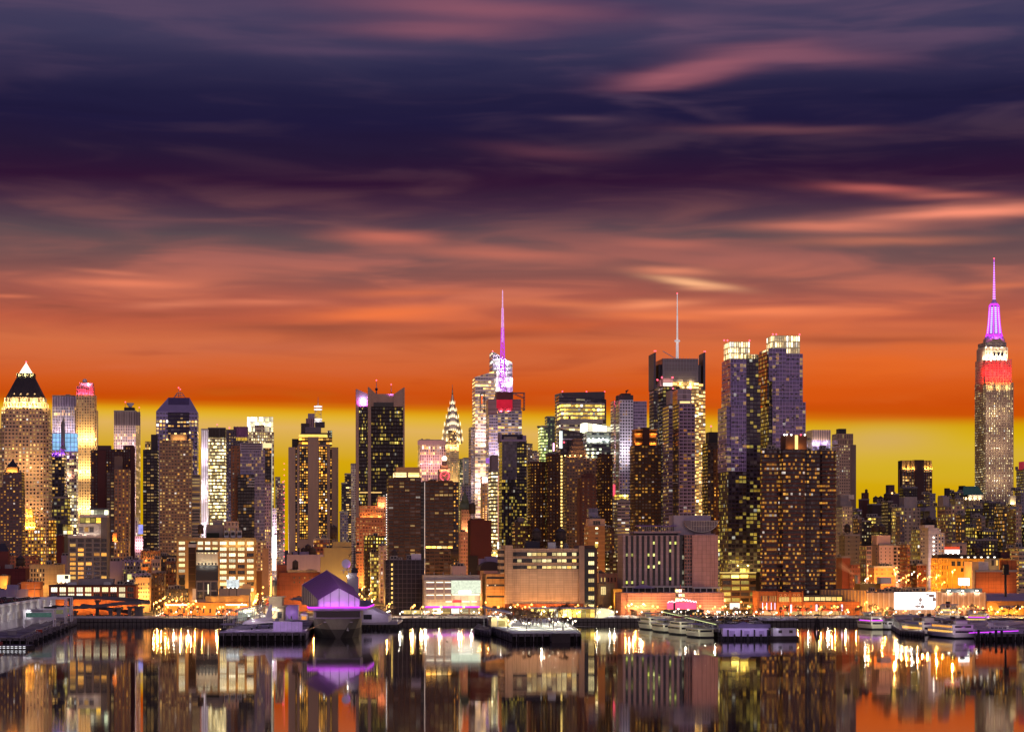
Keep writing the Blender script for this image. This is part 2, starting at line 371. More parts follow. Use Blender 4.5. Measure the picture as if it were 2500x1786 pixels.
ROOF=M('roof_gravel',C(54,50,62),.9,var=.5,scale=.08)
ROOFS=M('roof_snow',C(70,66,80),.9,col2=C(168,164,182),scale=.05)
CONC=M('concrete',C(150,140,132),.85,var=.2,streak=True)
DARKM=M('dark_metal',C(34,32,38),.5,.3)
STEEL=M('pale_steel',C(150,150,156),.4,.6)
REDL=EM('beacon_red',(1,.06,.10,1),6.)
class B:
 """one building: an Empty at its front-left foot; helpers give local metres for a row or column of the photo on a plane y metres behind the front"""
 def __init__(s,name,label,x0,x1,D,dep=30.,cat='building',group=None,rz=TH,z0=None):
  s.D,s.dep,s.rz,s.c,s.s=D,dep,rz,cos(rz),sin(rz)
  s.Lx,s.Ly=PX(x0,D),D
  s.zb=z0 if z0 is not None else ground_z(D)-.5
  s.W=s.lx(x1);s.x0,s.x1=x0,x1
  s.e=empty(name,(s.Lx,s.Ly,s.zb),rz,label,cat,group)
 def lx(s,px,y=0.):
  a=(px-CX)*K
  return(a*(s.Ly+y*s.c)-s.Lx+y*s.s)/(s.c-a*s.s)
 def lz(s,py,y=0.,x=None):
  d=s.Ly+(s.W/2 if x is None else x)*s.s+y*s.c
  return PZ(py,d)-s.zb
 def sil(s,px0,px1,y0,y1):
  """measured outlines include the receding side: pull the front corner in by what the side takes up"""
  d=y1-y0
  if s.D>=1640 and d>6 and s.rz==TH:
   if px0>670 and px0-s.x0<=6:px0+=min(.62*(px1-px0),d*(px0-670)/s.D)
   if px1<670 and s.x1-px1<=3:px1-=min(.62*(px1-px0),d*(670-px1)/s.D)
  return px0,px1
 def blk(s,part,px0,px1,yt,yb=None,mat=None,roof=None,y0=0.,y1=None,bay=3.2,story=3.5,mb=None):
  y1=s.dep if y1 is None else y1
  px0,px1=s.sil(px0,px1,y0,y1)
  m=mb or MB();zt=s.lz(yt,y0);zb=0. if yb is None else s.lz(yb,y0)
  fine=.78 if s.D>1640 and 1.9<bay<8 else 1.
  m.box(s.lx(px0,y0),s.lx(px1,y0),y0,y1,zb,zt,mat,roof or ROOF,bay*fine,story*(.9 if fine<1 else 1.))
  if mb is None:return m.build(part,s.e)
 def part(s,mb,name,parent=None):
  return mb.build(name,parent or s.e)
 def flood(s,px0,px1,py,n,col,power,y=-3.,r=.5):
  if s.D<1700:power*=.55
  for i in range(n):
   p=px0+(px1-px0)*(i+.5)/n
   light(s.e,(s.lx(p,y),y,s.lz(py,y)),col,power,r)
 def parapet(s,px0,px1,yt,mat,y0=0.,y1=None,h=1.4,t=.6,name='parapet'):
  y1=s.dep if y1 is None else y1
  px0,px1=s.sil(px0,px1,y0,y1)
  x0,x1,z=s.lx(px0,y0)-.15,s.lx(px1,y0)+.15,s.lz(yt,y0)
  m=MB();y0-=.15;y1+=.15
  m.box(x0,x1,y0,y0+t,z-.4,z+h,mat);m.box(x0,x1,y1-t,y1,z-.4,z+h,mat)
  m.box(x0,x0+t,y0+t,y1-t,z-.4,z+h,mat);m.box(x1-t,x1,y0+t,y1-t,z-.4,z+h,mat)
  return m.build(name,s.e)
 def mast(s,px,yt,yb,r0=.6,r1=.12,y=None,mat=None,name='mast',beacon=True):
  y=s.dep/2 if y is None else y
  m=MB();x=s.lx(px,y);z0,z1=s.lz(yb,y),s.lz(yt,y)
  m.cyl(x,y,z0,z1,r0,mat or STEEL,6,r1);o=m.build(name,s.e)
  if beacon:
   q=MB();q.ball((x,y,z1),.7,REDL,6,4);q.build('beacon',o)
  return o
 def gear(s,px0,px1,yt,n=4,y0=4.,y1=None,mat=None):
  """roof plant: each unit its own part"""
  y1=s.dep-4 if y1 is None else y1
  z=s.lz(yt,0)
  for i in range(n):
   w,d,h=random.uniform(2,6),random.uniform(2,5),random.uniform(1.5,4)
   x,y=random.uniform(s.lx(px0),s.lx(px1)-w),random.uniform(y0,max(y0+.1,y1-d))
   m=MB();m.box(x,x+w,y,y+d,z,z+h,mat or CONC,ROOFS)
   for q in range(2):m.box(x+.3+q*w*.45,x+.3+q*w*.45+w*.3,y-.08,y,z+h*.3,z+h*.8,DARKM)
   m.build('roof_unit',s.e)
 def tank(s,px,yt,label,y=8.,r=2.2,h=4.2,D=None):
  """a wooden rooftop water tank, a thing of its own, standing on this roof"""
  x=s.lx(px,y);z=s.lz(yt,0)
  w=Vector((s.Lx+x*s.c-y*s.s,s.Ly+x*s.s+y*s.c,s.zb+z))
  return water_tank(w,label,r,h)
TWOOD=M('tank_wood',C(70,56,52),.85,streak=True);TCONE=M('tank_cap',C(60,52,62),.7)
def water_tank(w,label,r=2.2,h=4.2):
 e=empty('water_tank',w,TH,label,'water tank','rooftop water tanks')
 m=MB()
 for i in range(4):
  a=pi/4+i*pi/2;m.bar((r*.8*cos(a),r*.8*sin(a),0),(r*.7*cos(a),r*.7*sin(a),h*.6),.3,DARKM)
 m.bar((-r*.6,-r*.6,h*.1),(r*.6,-r*.6,h*.5),.15,DARKM);m.bar((r*.6,-r*.6,h*.1),(-r*.6,-r*.6,h*.5),.15,DARKM)
 m.cyl(0,0,h*.54,h*.6,r*.95,DARKM,10)
 m.build('stand',e)
 m=MB();m.cyl(0,0,h*.6,h*1.6,r,TWOOD,12,r*.94)
 for q in(.7,.95,1.2,1.45):m.cyl(0,0,h*q,h*q+.12,r*1.01,DARKM,12)
 m.build('barrel',e)
 m=MB();m.cyl(0,0,h*1.6,h*1.6+r*.75,r*1.08,TCONE,12,.05);m.build('cap',e)
 return e
# ---------------------------------------------------------------- water, ground, shore
SHORE=1490.
def sheet(name,pts,m,thick=None,kind='structure',label=None):
 b=MB();b.face(pts,m);o=b.build(name);o['kind']=kind
 if label:o['label']=label
 return o
def water():
 m,N=newmat('river_water')
 co=N.n('ShaderNodeTexCoord').outputs['Object']
 p=N.n('ShaderNodeBsdfPrincipled');p.inputs['Base Color'].default_value=(.006,.007,.012,1)
 p.inputs['IOR'].default_value=2.8
 calm=N.noise(N.vm('MULTIPLY',co,(.0016,.011,1)),1.,3.,.55,.4)
 wy=N.sep(co)[1];shore=N.m('MULTIPLY',N.maprange(N.m('ADD',wy,N.m('MULTIPLY',N.m('SUBTRACT',calm,.5),260.)),1010,1130),.035)
 N.put(p.inputs['Roughness'],N.m('ADD',N.m('ADD',.02,shore),N.m('MULTIPLY',N.maprange(calm,.38,.66),.03)))
 h1=N.noise(N.vm('MULTIPLY',co,(.02,.11,1)),1.,3.,.6)
 h2=N.noise(N.vm('MULTIPLY',co,(.12,.5,1)),1.,2.,.6)
 bp=N.n('ShaderNodeBump');bp.inputs['Strength'].default_value=1.;bp.inputs['Distance'].default_value=.010
 N.put(bp.inputs['Height'],N.m('ADD',N.m('MULTIPLY',h1,.6),N.m('MULTIPLY',h2,.07)))
 N.t.links.new(bp.outputs[0],p.inputs['Normal'])
 o=N.n('ShaderNodeOutputMaterial');N.t.links.new(p.outputs[0],o.inputs[0])
 sheet('water',[(-4000,-400,0),(4000,-400,0),(4000,SHORE+6,0),(-4000,SHORE+6,0)],m)
water()
GROUND=M('city_ground',C(52,48,50),.9,var=.4,scale=.02)
b=MB();ys=[SHORE+2,1640,1800,2000,2340,6000,40000]
for y0,y1 in zip(ys,ys[1:]):
 X=800+y1*.6
 b.face([(-X,y0,ground_z(y0)),(X,y0,ground_z(y0)),(X,y1,ground_z(y1)),(-X,y1,ground_z(y1))],GROUND)
b.build('ground')['kind']='structure'
SNOW=M('snow',C(214,210,214),.8,var=.18,scale=.06,col2=C(160,152,150))
SNOWD=M('trodden_snow',C(150,140,140),.85,col2=C(86,78,76),scale=.12)
ASPH=M('asphalt',C(62,58,60),.55,var=.3,scale=.2)
PAINT=M('road_paint',C(190,188,180),.7)
STONE=M('seawall_stone',C(92,84,82),.9,var=.5,scale=.3)
PILE=M('dark_piling',C(40,35,36),.9,var=.4,scale=.4)
ZG=4.4
# promenade (snow), highway with kerbs and lane lines
sheet('promenade',[(-700,SHORE+2,ZG+.004),(700,SHORE+2,ZG+.004),(700,1512,ZG+.004),(-700,1512,ZG+.004)],SNOW)
sheet('riverside_road',[(-700,1512,ZG+.008),(700,1512,ZG+.008),(700,1546,ZG+.008),(-700,1546,ZG+.008)],ASPH)
b=MB()
for y in(1513,1529,1545):b.box(-700,700,y-.12,y+.12,ZG+.01,ZG+.016,PAINT)
for y in(1518.3,1523.6,1534.3,1539.6):
 for i in range(90):b.box(-520+i*11.5,-520+i*11.5+4,y-.1,y+.1,ZG+.01,ZG+.016,PAINT)
o=b.build('lane_markings');o['kind']='structure'
b=MB();b.box(-700,700,1546,1552,ZG-.5,ZG+.14,SNOWD);b.build('pavement')['kind']='structure'
b=MB();b.box(-700,700,1511.2,1512,ZG-.3,ZG+.9,M('barrier_concrete',C(170,160,156),.8));o=b.build('road_barrier')
tag(o,'long pale concrete barrier between the snowy promenade and the riverside road','barrier')
# seawall
b=MB();b.box(-700,700,SHORE,SHORE+2,-3,ZG+.25,STONE,SNOW)
o=b.build('seawall');tag(o,'long dark stone seawall capped with snow at the river edge','seawall')
b=MB()
for i in range(330):
 x=-455+i*2.8
 b.box(x,x+.35,SHORE-.5,SHORE,-2,ZG-.4,PILE)
b.box(-460,470,SHORE-.7,SHORE-.02,1.8,2.2,PILE)
bo=b.build('fender_slats',o)
# cross streets running inland along the grid (the vanishing point of the view)
def G2W(u,v):
 """grid coordinates: u along the shore, v inland from the shoreline"""
 return(u*CT-v*ST,SHORE+u*ST+v*CT)
def street(name,px,w,v1=900.):
 u=PX(px,SHORE+50)/CT+50*ST
 vs=[30,150,310,510,850,v1] if v1>850 else[30,150,310,v1]
 b=MB()
 for v0,v2 in zip(vs,vs[1:]):
  q=[]
  for uu,vv in((u-w/2,v0),(u+w/2,v0),(u+w/2,v2),(u-w/2,v2)):
   x,y=G2W(uu,vv);q.append((x,y,ground_z(y)+.006))
  b.face(q,ASPH)
 b.build(name)['kind']='structure'
 return u
U46=street('cross_street',648,17.);U45=street('cross_street',893,15.);U47=street('cross_street',402,14.,500);U42=street('cross_street',1800,20.,500)
U44=street('cross_street',1176,13.,500)
# ---------------------------------------------------------------- skyscrapers, from the north (photo's left) to the south
PURP=(146,132,158)
def tower(label,x0,x1,yt,D,dep,mat,name='office_tower',bay=3.2,story=3.6,par=True,gear=3,wall=None):
 b=B(name,label,x0,x1,D,dep,'tower')
 b.blk('tower_body',x0,x1,yt,None,mat,bay=bay,story=story)
 if par:b.parapet(x0,x1,yt,wall or CONC)
 if gear:b.gear(x0,x1,yt,gear)
 return b
BRICK=M('brown_brick',C(96,66,56),.9,var=.25);DBRICK=M('dark_brick',C(70,44,42),.9,var=.25)
LIME=M('limestone',C(176,158,140),.85,var=.2,streak=True);GLASSD=M('dark_glass',C(24,22,32),.12,spec=.7)
GOLD=(1.,.74,.30);AMB=(1.,.50,.12);WHT=(1.,.88,.68);PINK=(1.,.55,.62)
# 1 stepped stone tower with copper pyramid
def pyramid_tower():
 f=F((196,160,124),(34,26,28),.5,.5,.42,WARM,1.5,.25)
 b=B('pyramid_tower','tall stone tower with a dark copper pyramid roof and a glowing glass tip',-2,118,2277,44.,'tower')
 z0=b.lz(993);W=b.W;d=b.dep;c=5.
 ring=lambda e,k=c:[(e+k,e),(W-e-k,e),(W-e,e+k),(W-e,d-e-k),(W-e-k,d-e),(e+k,d-e),(e,d-e-k),(e,e+k)]
 m=MB();zs=b.lz(1045);m.poly(ring(0),ring(0),0,zs,f,LIME,3.4,3.7);m.poly(ring(1.2),ring(1.2),zs,z0,f,LIME,3.4,3.7);b.part(m,'tower_body')
 m=MB();za=b.lz(968)
 m.poly(ring(3.),ring(3.),z0,(z0+za)/2,F((205,180,140),(60,40,24),.45,.7,.6,WARM,1.),LIME,3.,4.)
 m.poly(ring(5),ring(5),(z0+za)/2,za,LIME,LIME)
 for i in range(13):
  x=5+(W-10)*i/12
  m.box(x-.45,x+.45,3.6,4.9,(z0+za)/2,za-.6,LIME)
 b.part(m,'colonnade')
 for yy in(1140,1240,1330):b.flood(20,110,yy,3,(1,.64,.28),6000,-16)
 for i in range(9):light(b.e,(W*(i+.5)/9,-1.2,z0+1.5),GOLD,3600,.5)
 for i in range(5):light(b.e,(W+1.5,d*(i+.5)/5,z0+1.5),GOLD,3600,.5)
 for i in range(5):light(b.e,(W*(i+.5)/5,1.2,(z0+za)/2+1),GOLD,2600,.4)
 COPPER=M('dark_copper',C(62,54,56),.55,.25,var=.3,streak=True)
 zc=b.lz(917);m=MB();cxm,cym=W/2,d/2;h1=19.
 R1=[(cxm-18.4+4,cym-18.4),(cxm+14.4,cym-18.4),(cxm+18.4,cym-14.4),(cxm+18.4,cym+14.4),(cxm+14.4,cym+18.4),(cxm-14.4,cym+18.4),(cxm-18.4,cym+14.4),(cxm-18.4,cym-14.4)]
 R2=[(cxm+(x-cxm)*.46,cym+(y-cym)*.46) for x,y in R1]
 m.poly(R1,R2,za,zc,COPPER,COPPER)
 for i in range(13):
  t=i/12*2-1
  m.bar((cxm+t*14.4,cym-18.5,za),(cxm+t*6.6,cym-8.6,zc),.35,COPPER)
 r=b.part(m,'pyramid_roof')
 for i in range(4):
  q=MB();x=cxm-10+i*6.7;q.ball((x,cym-17.2,za+3.2),1.1,LIME,8,5);b.part(q,'round_dormer',r)
 m=MB();zr=b.lz(908);m.poly([(cxm+(x-cxm)*.48,cym+(y-cym)*.48) for x,y in R1],[(cxm+(x-cxm)*.48,cym+(y-cym)*.48) for x,y in R1],zc,zr,DARKM,DARKM)
 for i in range(9):m.box(cxm-8.4+i*2-.2,cxm-8.4+i*2+.2,cym-9.1,cym-8.7,zc,zr,LIME)
 b.part(m,'lantern_gallery')
 for i in range(3):light(b.e,(cxm-6+i*6,cym-10.4,zc+1.6),(.9,.85,.35),1800,.5)
 m=MB();za2=b.lz(880);TIP=M('glowing_glass',C(255,240,215),.3,emit=1.5,ecol=(1,.86,.66,1))
 m.poly([(cxm-6.4,cym-6.4),(cxm+6.4,cym-6.4),(cxm+6.4,cym+6.4),(cxm-6.4,cym+6.4)],[(cxm+.05*i,cym+.05*j) for i,j in((-1,-1),(1,-1),(1,1),(-1,1))],zr,za2,TIP)
 b.part(m,'glass_pyramid');m=MB();m.ball((cxm,cym,za2+.5),.8,REDL,6,4);b.part(m,'beacon')
 # stepped wing at the foot, lit yellow
 f2=F((205,165,105),(70,44,20),.52,.6,.85,AMBER,1.6)
 w=B('stepped_wing_building','yellow lit stepped stone block at the foot of the copper pyramid tower',60,112,2240,26.,'building')
 w.blk('lower_tier',61,112,1285,None,f2,LIME,bay=3.6,story=3.8);w.blk('middle_tier',62,86,1258,1285,f2,LIME,y0=2,bay=3.6,story=3.8);w.blk('upper_tier',62,79,1240,1258,f2,LIME,y0=4,bay=3.4,story=3.8)
 w.flood(62,84,1286,3,AMB,6000,-1.5);w.flood(64,78,1258,2,AMB,3000,0.5)
pyramid_tower()
PR=(1.,.78,.9)
# 2 brick apartment slab with tiny lit pyramid
b=B('apartment_tower','brown apartment tower with a small pyramid cap lit amber at its foot of roof',-30,61,2120,26.,'tower')
f=F((112,84,78),(34,28,36),.55,.5,.42,AMBER,1.2,.1,2.)
b.blk('tower_body',-30,61,1188,None,f,bay=3.6,story=3.1);b.blk('upper_body',7,60,1152,1188,f,y0=2,bay=3.6,story=3.1)
b.blk('lit_gallery',15,43,1140,1152,M('brick_amber',C(170,130,90),.8),y0=3,y1=17);b.flood(17,42,1150,3,AMB,1300,1.2)
m=MB();x0,x1=b.lx(14,3),b.lx(44,3);q=[(x0,3),(x1,3),(x1,17),(x0,17)];cc=((x0+x1)/2,10)
m.poly(q,[(cc[0]+.1*i,cc[1]+.1*j) for i,j in((-1,-1),(1,-1),(1,1),(-1,1))],b.lz(1141,3),b.lz(1121,10),M('slate_roof',C(52,46,54),.6));b.part(m,'pyramid_cap')
# 3 pinstripe slab + floodlit limestone tower with pink crown
b=tower('broad pale pinstripe office slab behind the glowing blue rooftop screen',128,196,967,2900,84,F((214,200,216),(52,44,66),.44,.86,.62,WARM,1.1,.75),bay=2.6,story=3.9)
b.flood(130,194,1060,3,PR,10000,-16);b.flood(130,194,1160,3,PR,10000,-16);b.blk('mechanical_band',128.5,195.5,967.5,991,F((176,162,184),(60,50,74),.45,1.1,0.),y0=-.3,y1=.5,bay=2.6,story=30)  # the floods are added fills before the slab, standing for city glow
b=B('limestone_tower','slender floodlit limestone tower with a pink glowing stepped crown',183,232,2857,34.,'tower')
f=F((206,170,128),(60,36,26),.34,.7,.3,WARM,1.1,.1)
b.blk('tower_body',186,236,962,None,f,LIME,bay=4.2,story=3.9);b.blk('shoulder',183,240,1000,None,f,LIME,y0=6,bay=4.2,story=3.9)
PST=M('pink_stone',C(200,150,150),.8)
b.blk('crown',187,231,942,962,F((200,140,140),(90,40,50),.4,.9,0.),PST,y0=2,y1=28,bay=3,story=12);b.blk('crown_top',194,226,934,942,PST,PST,y0=5,y1=24)
m=MB();m.ball((b.lx(207,12),12,b.lz(930,12)),3.,M('radome_white',C(190,180,185),.5),10,6);b.part(m,'radome')
b.flood(189,230,959,5,(1,.06,.16),2600,-2.2);b.flood(196,224,940,3,(1,.2,.35),1500,1.5);light(b.e,(b.lx(216),0,b.lz(938)),(1,.5,.8),4000,1.2)
for yy in(1330,1240,1150,1070):b.flood(184,238,yy,3,GOLD,17000,-9.)
m=MB();m.ball((b.lx(216,1),1,b.lz(938,1)),1.3,EM('lamp_pink',(1,.6,.9,1),14.),8,5);b.part(m,'rooftop_floodlight')
# 4 blue screen building with obelisk
b=B('screen_tower','dark office tower carrying a glowing cyan lattice screen and a grey obelisk',119,163,2480,26.,'tower')
f=F((58,52,66),(26,26,34),.66,.6,.5,WARM,1.2,.4)
b.blk('tower_body',119,163,1098,None,f,bay=4.4,story=4.)
b.blk('glass_side',163.3,191,1103,None,F((150,130,126),(60,50,56),.8,.7,.75,PALE,1.3,.5),y0=4,bay=3.,story=4.)
CY=EM('screen_cyan',(.34,.66,1.,1),.95,.5,.16)
b.blk('rooftop_screen',119,190,1058,1101,CY,ROOF,y0=5,y1=20)
m=MB();LAT=M('lattice_blue',C(120,130,190),.5)
for i in range(9):
 x=b.lx(119+i*71/8,4.7);m.bar((x,4.7,b.lz(1101,4.7)),(x,4.7,b.lz(1057,4.7)),.5,LAT)
for i in range(5):
 z=b.lz(1101-i*11,4.7);m.bar((b.lx(119,4.7),4.7,z),(b.lx(190,4.7),4.7,z),.5,LAT)
b.part(m,'screen_lattice')
m=MB();x=b.lx(154,1);m.lathe(x,1,[(3.6,b.lz(1098)),(2.5,b.lz(1090)),(1.9,b.lz(1032)),(.9,b.lz(1026)),(.2,b.lz(1016))],M('obelisk_grey',C(128,122,118),.8),8);b.part(m,'obelisk')
b.flood(122,160,1107,4,(.5,.12,1.),4500,-2.5)
light(b.e,(b.lx(168),1,b.lz(1161)),(1,.5,.3),5000,.8)
tower('grey low office block with big square panes below the obelisk tower',122,172,1215,2330,30,F((92,88,96),(30,30,34),.68,.62,.4,YEL,.9,.3),bay=4.6,story=4.2,gear=2)
b=tower('amber lit narrow building beside the stepped yellow wing',118,137,1268,2150,24,F((150,104,50),(50,30,18),.55,.6,.85,AMBER,1.1),'narrow_building',bay=3.,story=3.6,gear=0)
# 5 second pinstripe slab with dish on top
b=tower('brown pinstripe slab with a satellite dish and masts on its roof',278,343,1004,2880,100,F((206,182,186),(56,44,56),.42,.86,.45,WARM,1.1,.85),bay=2.7,story=3.9,gear=0)
b.flood(282,340,1100,3,PR,6500,-18);b.flood(282,340,1220,3,(1,.7,.7),9000,-18);b.blk('mechanical_band',278.5,342.5,1004.6,1038,F((120,104,112),(50,38,50),.4,1.1,0.),y0=-.3,y1=.5,bay=2.7,story=40)  # unseen fills again, lending this slab the pink city glow
b.blk('penthouse',303,328,994,1004,DARKM,y0=8,y1=26);m=MB();x=b.lx(318,14);z=b.lz(990,14);m.lathe(x,14,[(1,z-3),(4.5,z+2),(4.8,z+3.4)],M('dish_white',C(200,196,205),.5),10);b.part(m,'dish')
b.mast(306,981,1004,.35);b.mast(340,994,1004,.3)
# 6 dark brick complex and striped tower
b=B('brick_tower','dark plum brick apartment complex with blank brick side beneath the pinstripe slab',222,330,2030,26.,'tower')
f=F((74,42,46),(24,16,22),.4,.5,.16,AMBER,1.3,.1)
DB2=M('plum_brick',C(88,50,50),.9)
b.blk('north_wing',222,240,1098,None,f,bay=3.4,story=2.9);b.blk('blank_wing',238.5,258,1098.5,None,DB2,y0=-2,y1=18);b.blk('centre_wing',258.5,300,1096,None,f,y0=1.5,bay=3.2,story=2.9);b.blk('south_wing',300.5,329,1090,None,f,y0=3,bay=3.2,story=2.9)
b.blk('blank_edge',319,329.3,1091,None,DB2,y0=2.2,y1=3.2)
b.blk('tank_house',238,270,1087,1098,M('plum_brick_2',C(94,66,66),.9),y0=6,y1=16);b.blk('lift_house',300,326,1086,1091,DB2,y0=8,y1=18)
b=B('striped_tower','tan striped apartment tower standing before the dark plum brick complex',260,319,1960,22.,'tower')
f=F((128,96,76),(26,20,26),.42,.62,.3,AMBER,1.3,.1)
b.blk('south_bay',279,319,1145,None,f,bay=4.3,story=3.);b.blk('north_bay',260,279,1152,None,F((74,58,58),(22,18,24),.7,.55,.25,WARM,1.1),y0=2.4,bay=3.4,story=3.);b.blk('penthouse',279,298,1113,1146,M('penthouse_tan',C(104,88,84),.85),y0=3,y1=14)
b=B('lit_billboard_building','pink lit corner building carrying a small blue and violet video board',325,353,2330,18.)
b.blk('building_body',325,353,1308,None,F((210,180,180),(90,60,66),.4,.5,.4,WARM,.9),bay=3,story=3.6);b.blk('white_corner',325,336,1262,1308,F((214,196,188),(120,90,80),.45,.9,.7,PALE,.8),y0=1)
b.blk('video_board',338,353,1280,1303,EM('video_blue',(.34,.34,.95,1),1.1,.6,.25),y0=-1,y1=.3);b.flood(330,352,1330,2,PINK,4500,-6)
# 7 dark balcony tower + chamfered tower + residential slab
b=B('balcony_tower','dark navy balcony tower with a narrow blank lift shaft on top',349,388,1990,22.,'tower')
b.blk('tower_body',349,388,1097,None,F((40,36,50),(20,18,28),.8,.5,.3,WARM,1.,.1,2.,band=.5),bay=4.,story=3.0);b.blk('lift_shaft',368.5,385,1060,1097,M('navy_panel',C(40,34,48),.6),y0=3,y1=12);b.blk('lit_roof_frame',354,367,1077,1097,F((60,56,56),(30,26,26),.8,.8,.5,WARM,.9),y0=6,y1=14,bay=1.6,story=2.6)
m=MB()
for i in range(34):
 z=3+i*3.0;m.box(b.lx(353)-.05,b.lx(361),-1.2,.1,z,z+.35,DARKM);m.box(b.lx(381),b.lx(388),-1.2,.1,z,z+.35,DARKM)
b.part(m,'balcony_slats')
b=B('chamfered_tower','violet glass tower with sloped shoulders and a small pyramid of steel on top',381,482,2500,40.,'tower')
f=F((104,92,128),(38,32,54),.66,.62,.55,WARM,1.3,.55)
PV=M('violet_panel',C(124,112,152),.35,var=.12);PVD=M('violet_glass',C(72,58,96),.2,spec=.6)
zsh=b.lz(1024);z1=b.lz(1004);z2=b.lz(969);W=b.W
m=MB();r=[(0,0),(W,0),(W,40),(0,40)];m.poly(r,r,0,zsh,f,ROOF,3.4,4.);b.part(m,'tower_body')
m=MB();m.poly(r,r,zsh,z1,F((124,112,152),(60,50,80),.8,.3,.06,WARM,1.),PV,3.4,5);xa,xb=b.lx(410),b.lx(462);t=[(xa,8),(xb,8),(xb,32),(xa,32)];m.poly(r,t,z1,z2,PV,PV);b.part(m,'sloped_shoulders')
m=MB();zz=(z2-z1);m.face([(xa,-.2,z1-1),(xb,-.2,z1-1),(xb-.2,7.7,z2),(xa+.2,7.7,z2)],PVD);m.face([(xa,-.2,z1-1),(xa+.2,7.7,z2),(xa+.2,8.4,z2),(xa,.5,z1-1)],PVD);b.part(m,'glass_slope')
m=MB();m.box(xa,xb,-.25,.2,b.lz(1072),z1-1.2,F((46,36,62),(30,22,42),.78,.4,.4,WARM,1.2,.95),None,3.4,4.);b.part(m,'dark_glass_bay')
m=MB();xc=(b.lx(422)+b.lx(452))/2;hw=(b.lx(452)-b.lx(422))/2
for sx in(-1,1):
 for sy in(-1,1):m.bar((xc+sx*hw,20+sy*hw,z2),(xc+sx*hw*.4,20+sy*hw*.4,b.lz(959,20)),.45,STEEL)
for k in(0.,.5,1.):
 q=hw*(1-.6*k);z=z2+(b.lz(959,20)-z2)*k
 for a,c in(((-q,-q),(q,-q)),((q,-q),(q,q)),((q,q),(-q,q)),((-q,q),(-q,-q))):m.bar((xc+a[0],20+a[1],z),(xc+c[0],20+c[1],z),.4,STEEL)
b.part(m,'steel_pyramid');b.mast(436,946,969,.4,y=20);b.mast(440,950,969,.3,y=20)
b=B('apartment_slab','wide tan apartment slab dotted with lit rooms in front of the violet chamfered tower',389,491,1990,24.,'tower')
f=F((132,108,88),(40,36,44),.62,.5,.42,WARM,1.15,.1,2.)
b.blk('main_slab',389,468,1074,None,f,bay=3.2,story=3.1);b.blk('rooftop_drum',416,456,1060,1074,M('drum_concrete',C(120,104,96),.85),y0=4,y1=18)
b.blk('balcony_wing',468.4,490,1158,None,F((120,112,112),(30,28,36),.92,.55,.22,WARM,1.1,.1,1.,band=.3),y0=3,bay=6,story=3.1);b.flood(420,452,1072,2,AMB,2500,1.)
# 8 white striped sliver, yellow office, billboard slab, bright crown tower
b=tower('narrow white ribbed tower blazing pale between the apartment slab and the yellow office',491,509,1049,2480,22,F((232,214,226),(120,84,110),.4,1.1,.3,PALE,.8,0.),'ribbed_tower',bay=2.2,story=60,gear=0)
for yy in(1290,1200,1110):b.flood(490,509,yy,2,(1,.8,.9),9000,-10.)
b=tower('office tower whose every floor glows pale yellow under a dark louvred top',508,552,1046,2600,30,F((168,146,110),(70,56,36),.86,.56,1.6,PALE,1.25,.15),bay=2.5,story=4.2,gear=1)
b.blk('louvred_top',507.5,552.5,1045,1068,F((54,40,38),(20,16,18),.5,1.1,0.),y0=-.6,y1=31,bay=1.6,story=40);b.mast(530,1036,1045,.4)
b=B('dark_slab','dark maroon slab with a violet rooftop hoarding on steel legs',552,606,2520,26.,'tower')
b.blk('tower_body',552,576,1048,None,F((52,40,54),(26,22,32),.6,.5,.2,WARM,1.),bay=3.2,story=3.8);b.blk('tower_wing',576,606,1075,None,F((70,58,66),(28,24,32),.6,.5,.15,WARM,1.),y0=2)
b.blk('hoarding',570,606,1041,1067,M('violet_hoarding',C(92,50,84),.6,var=.35,scale=.2),y0=2,y1=3.2)
m=MB()
for p in(572,580,588,596,604):m.bar((b.lx(p,4),4,b.lz(1076,4)),(b.lx(p,4),4,b.lz(1040,4)),.5,DARKM)
for p in(572,588):m.bar((b.lx(p,4),4,b.lz(1076,4)),(b.lx(p+16,4),4,b.lz(1042,4)),.4,DARKM)
b.part(m,'hoarding_frame');m=MB();m.ball((b.lx(560,5),5,b.lz(1044,5)),.9,REDL,6,4);b.part(m,'beacon')
b=B('crown_lantern_tower','cream tower with a blazing white gridded lantern crown',603,668,2640,32.,'tower')
b.blk('tower_body',603,669,1054,None,F((196,176,140),(80,64,50),.6,.66,.8,PALE,1.2,.3),bay=3.,story=3.9)
b.blk('lantern_crown',603.5,667,1017,1054,F((255,250,225),(255,250,220),.86,.9,3.,((255,236,150),(255,250,215)),1.5,0.),y0=1,y1=30,bay=2.9,story=5.6)
b.blk('crown_niche',622,646,1037,1054.5,F((190,172,150),(70,60,54),.6,.6,.2,PALE,1.),y0=-.4,y1=1.6,bay=2.6,story=4)
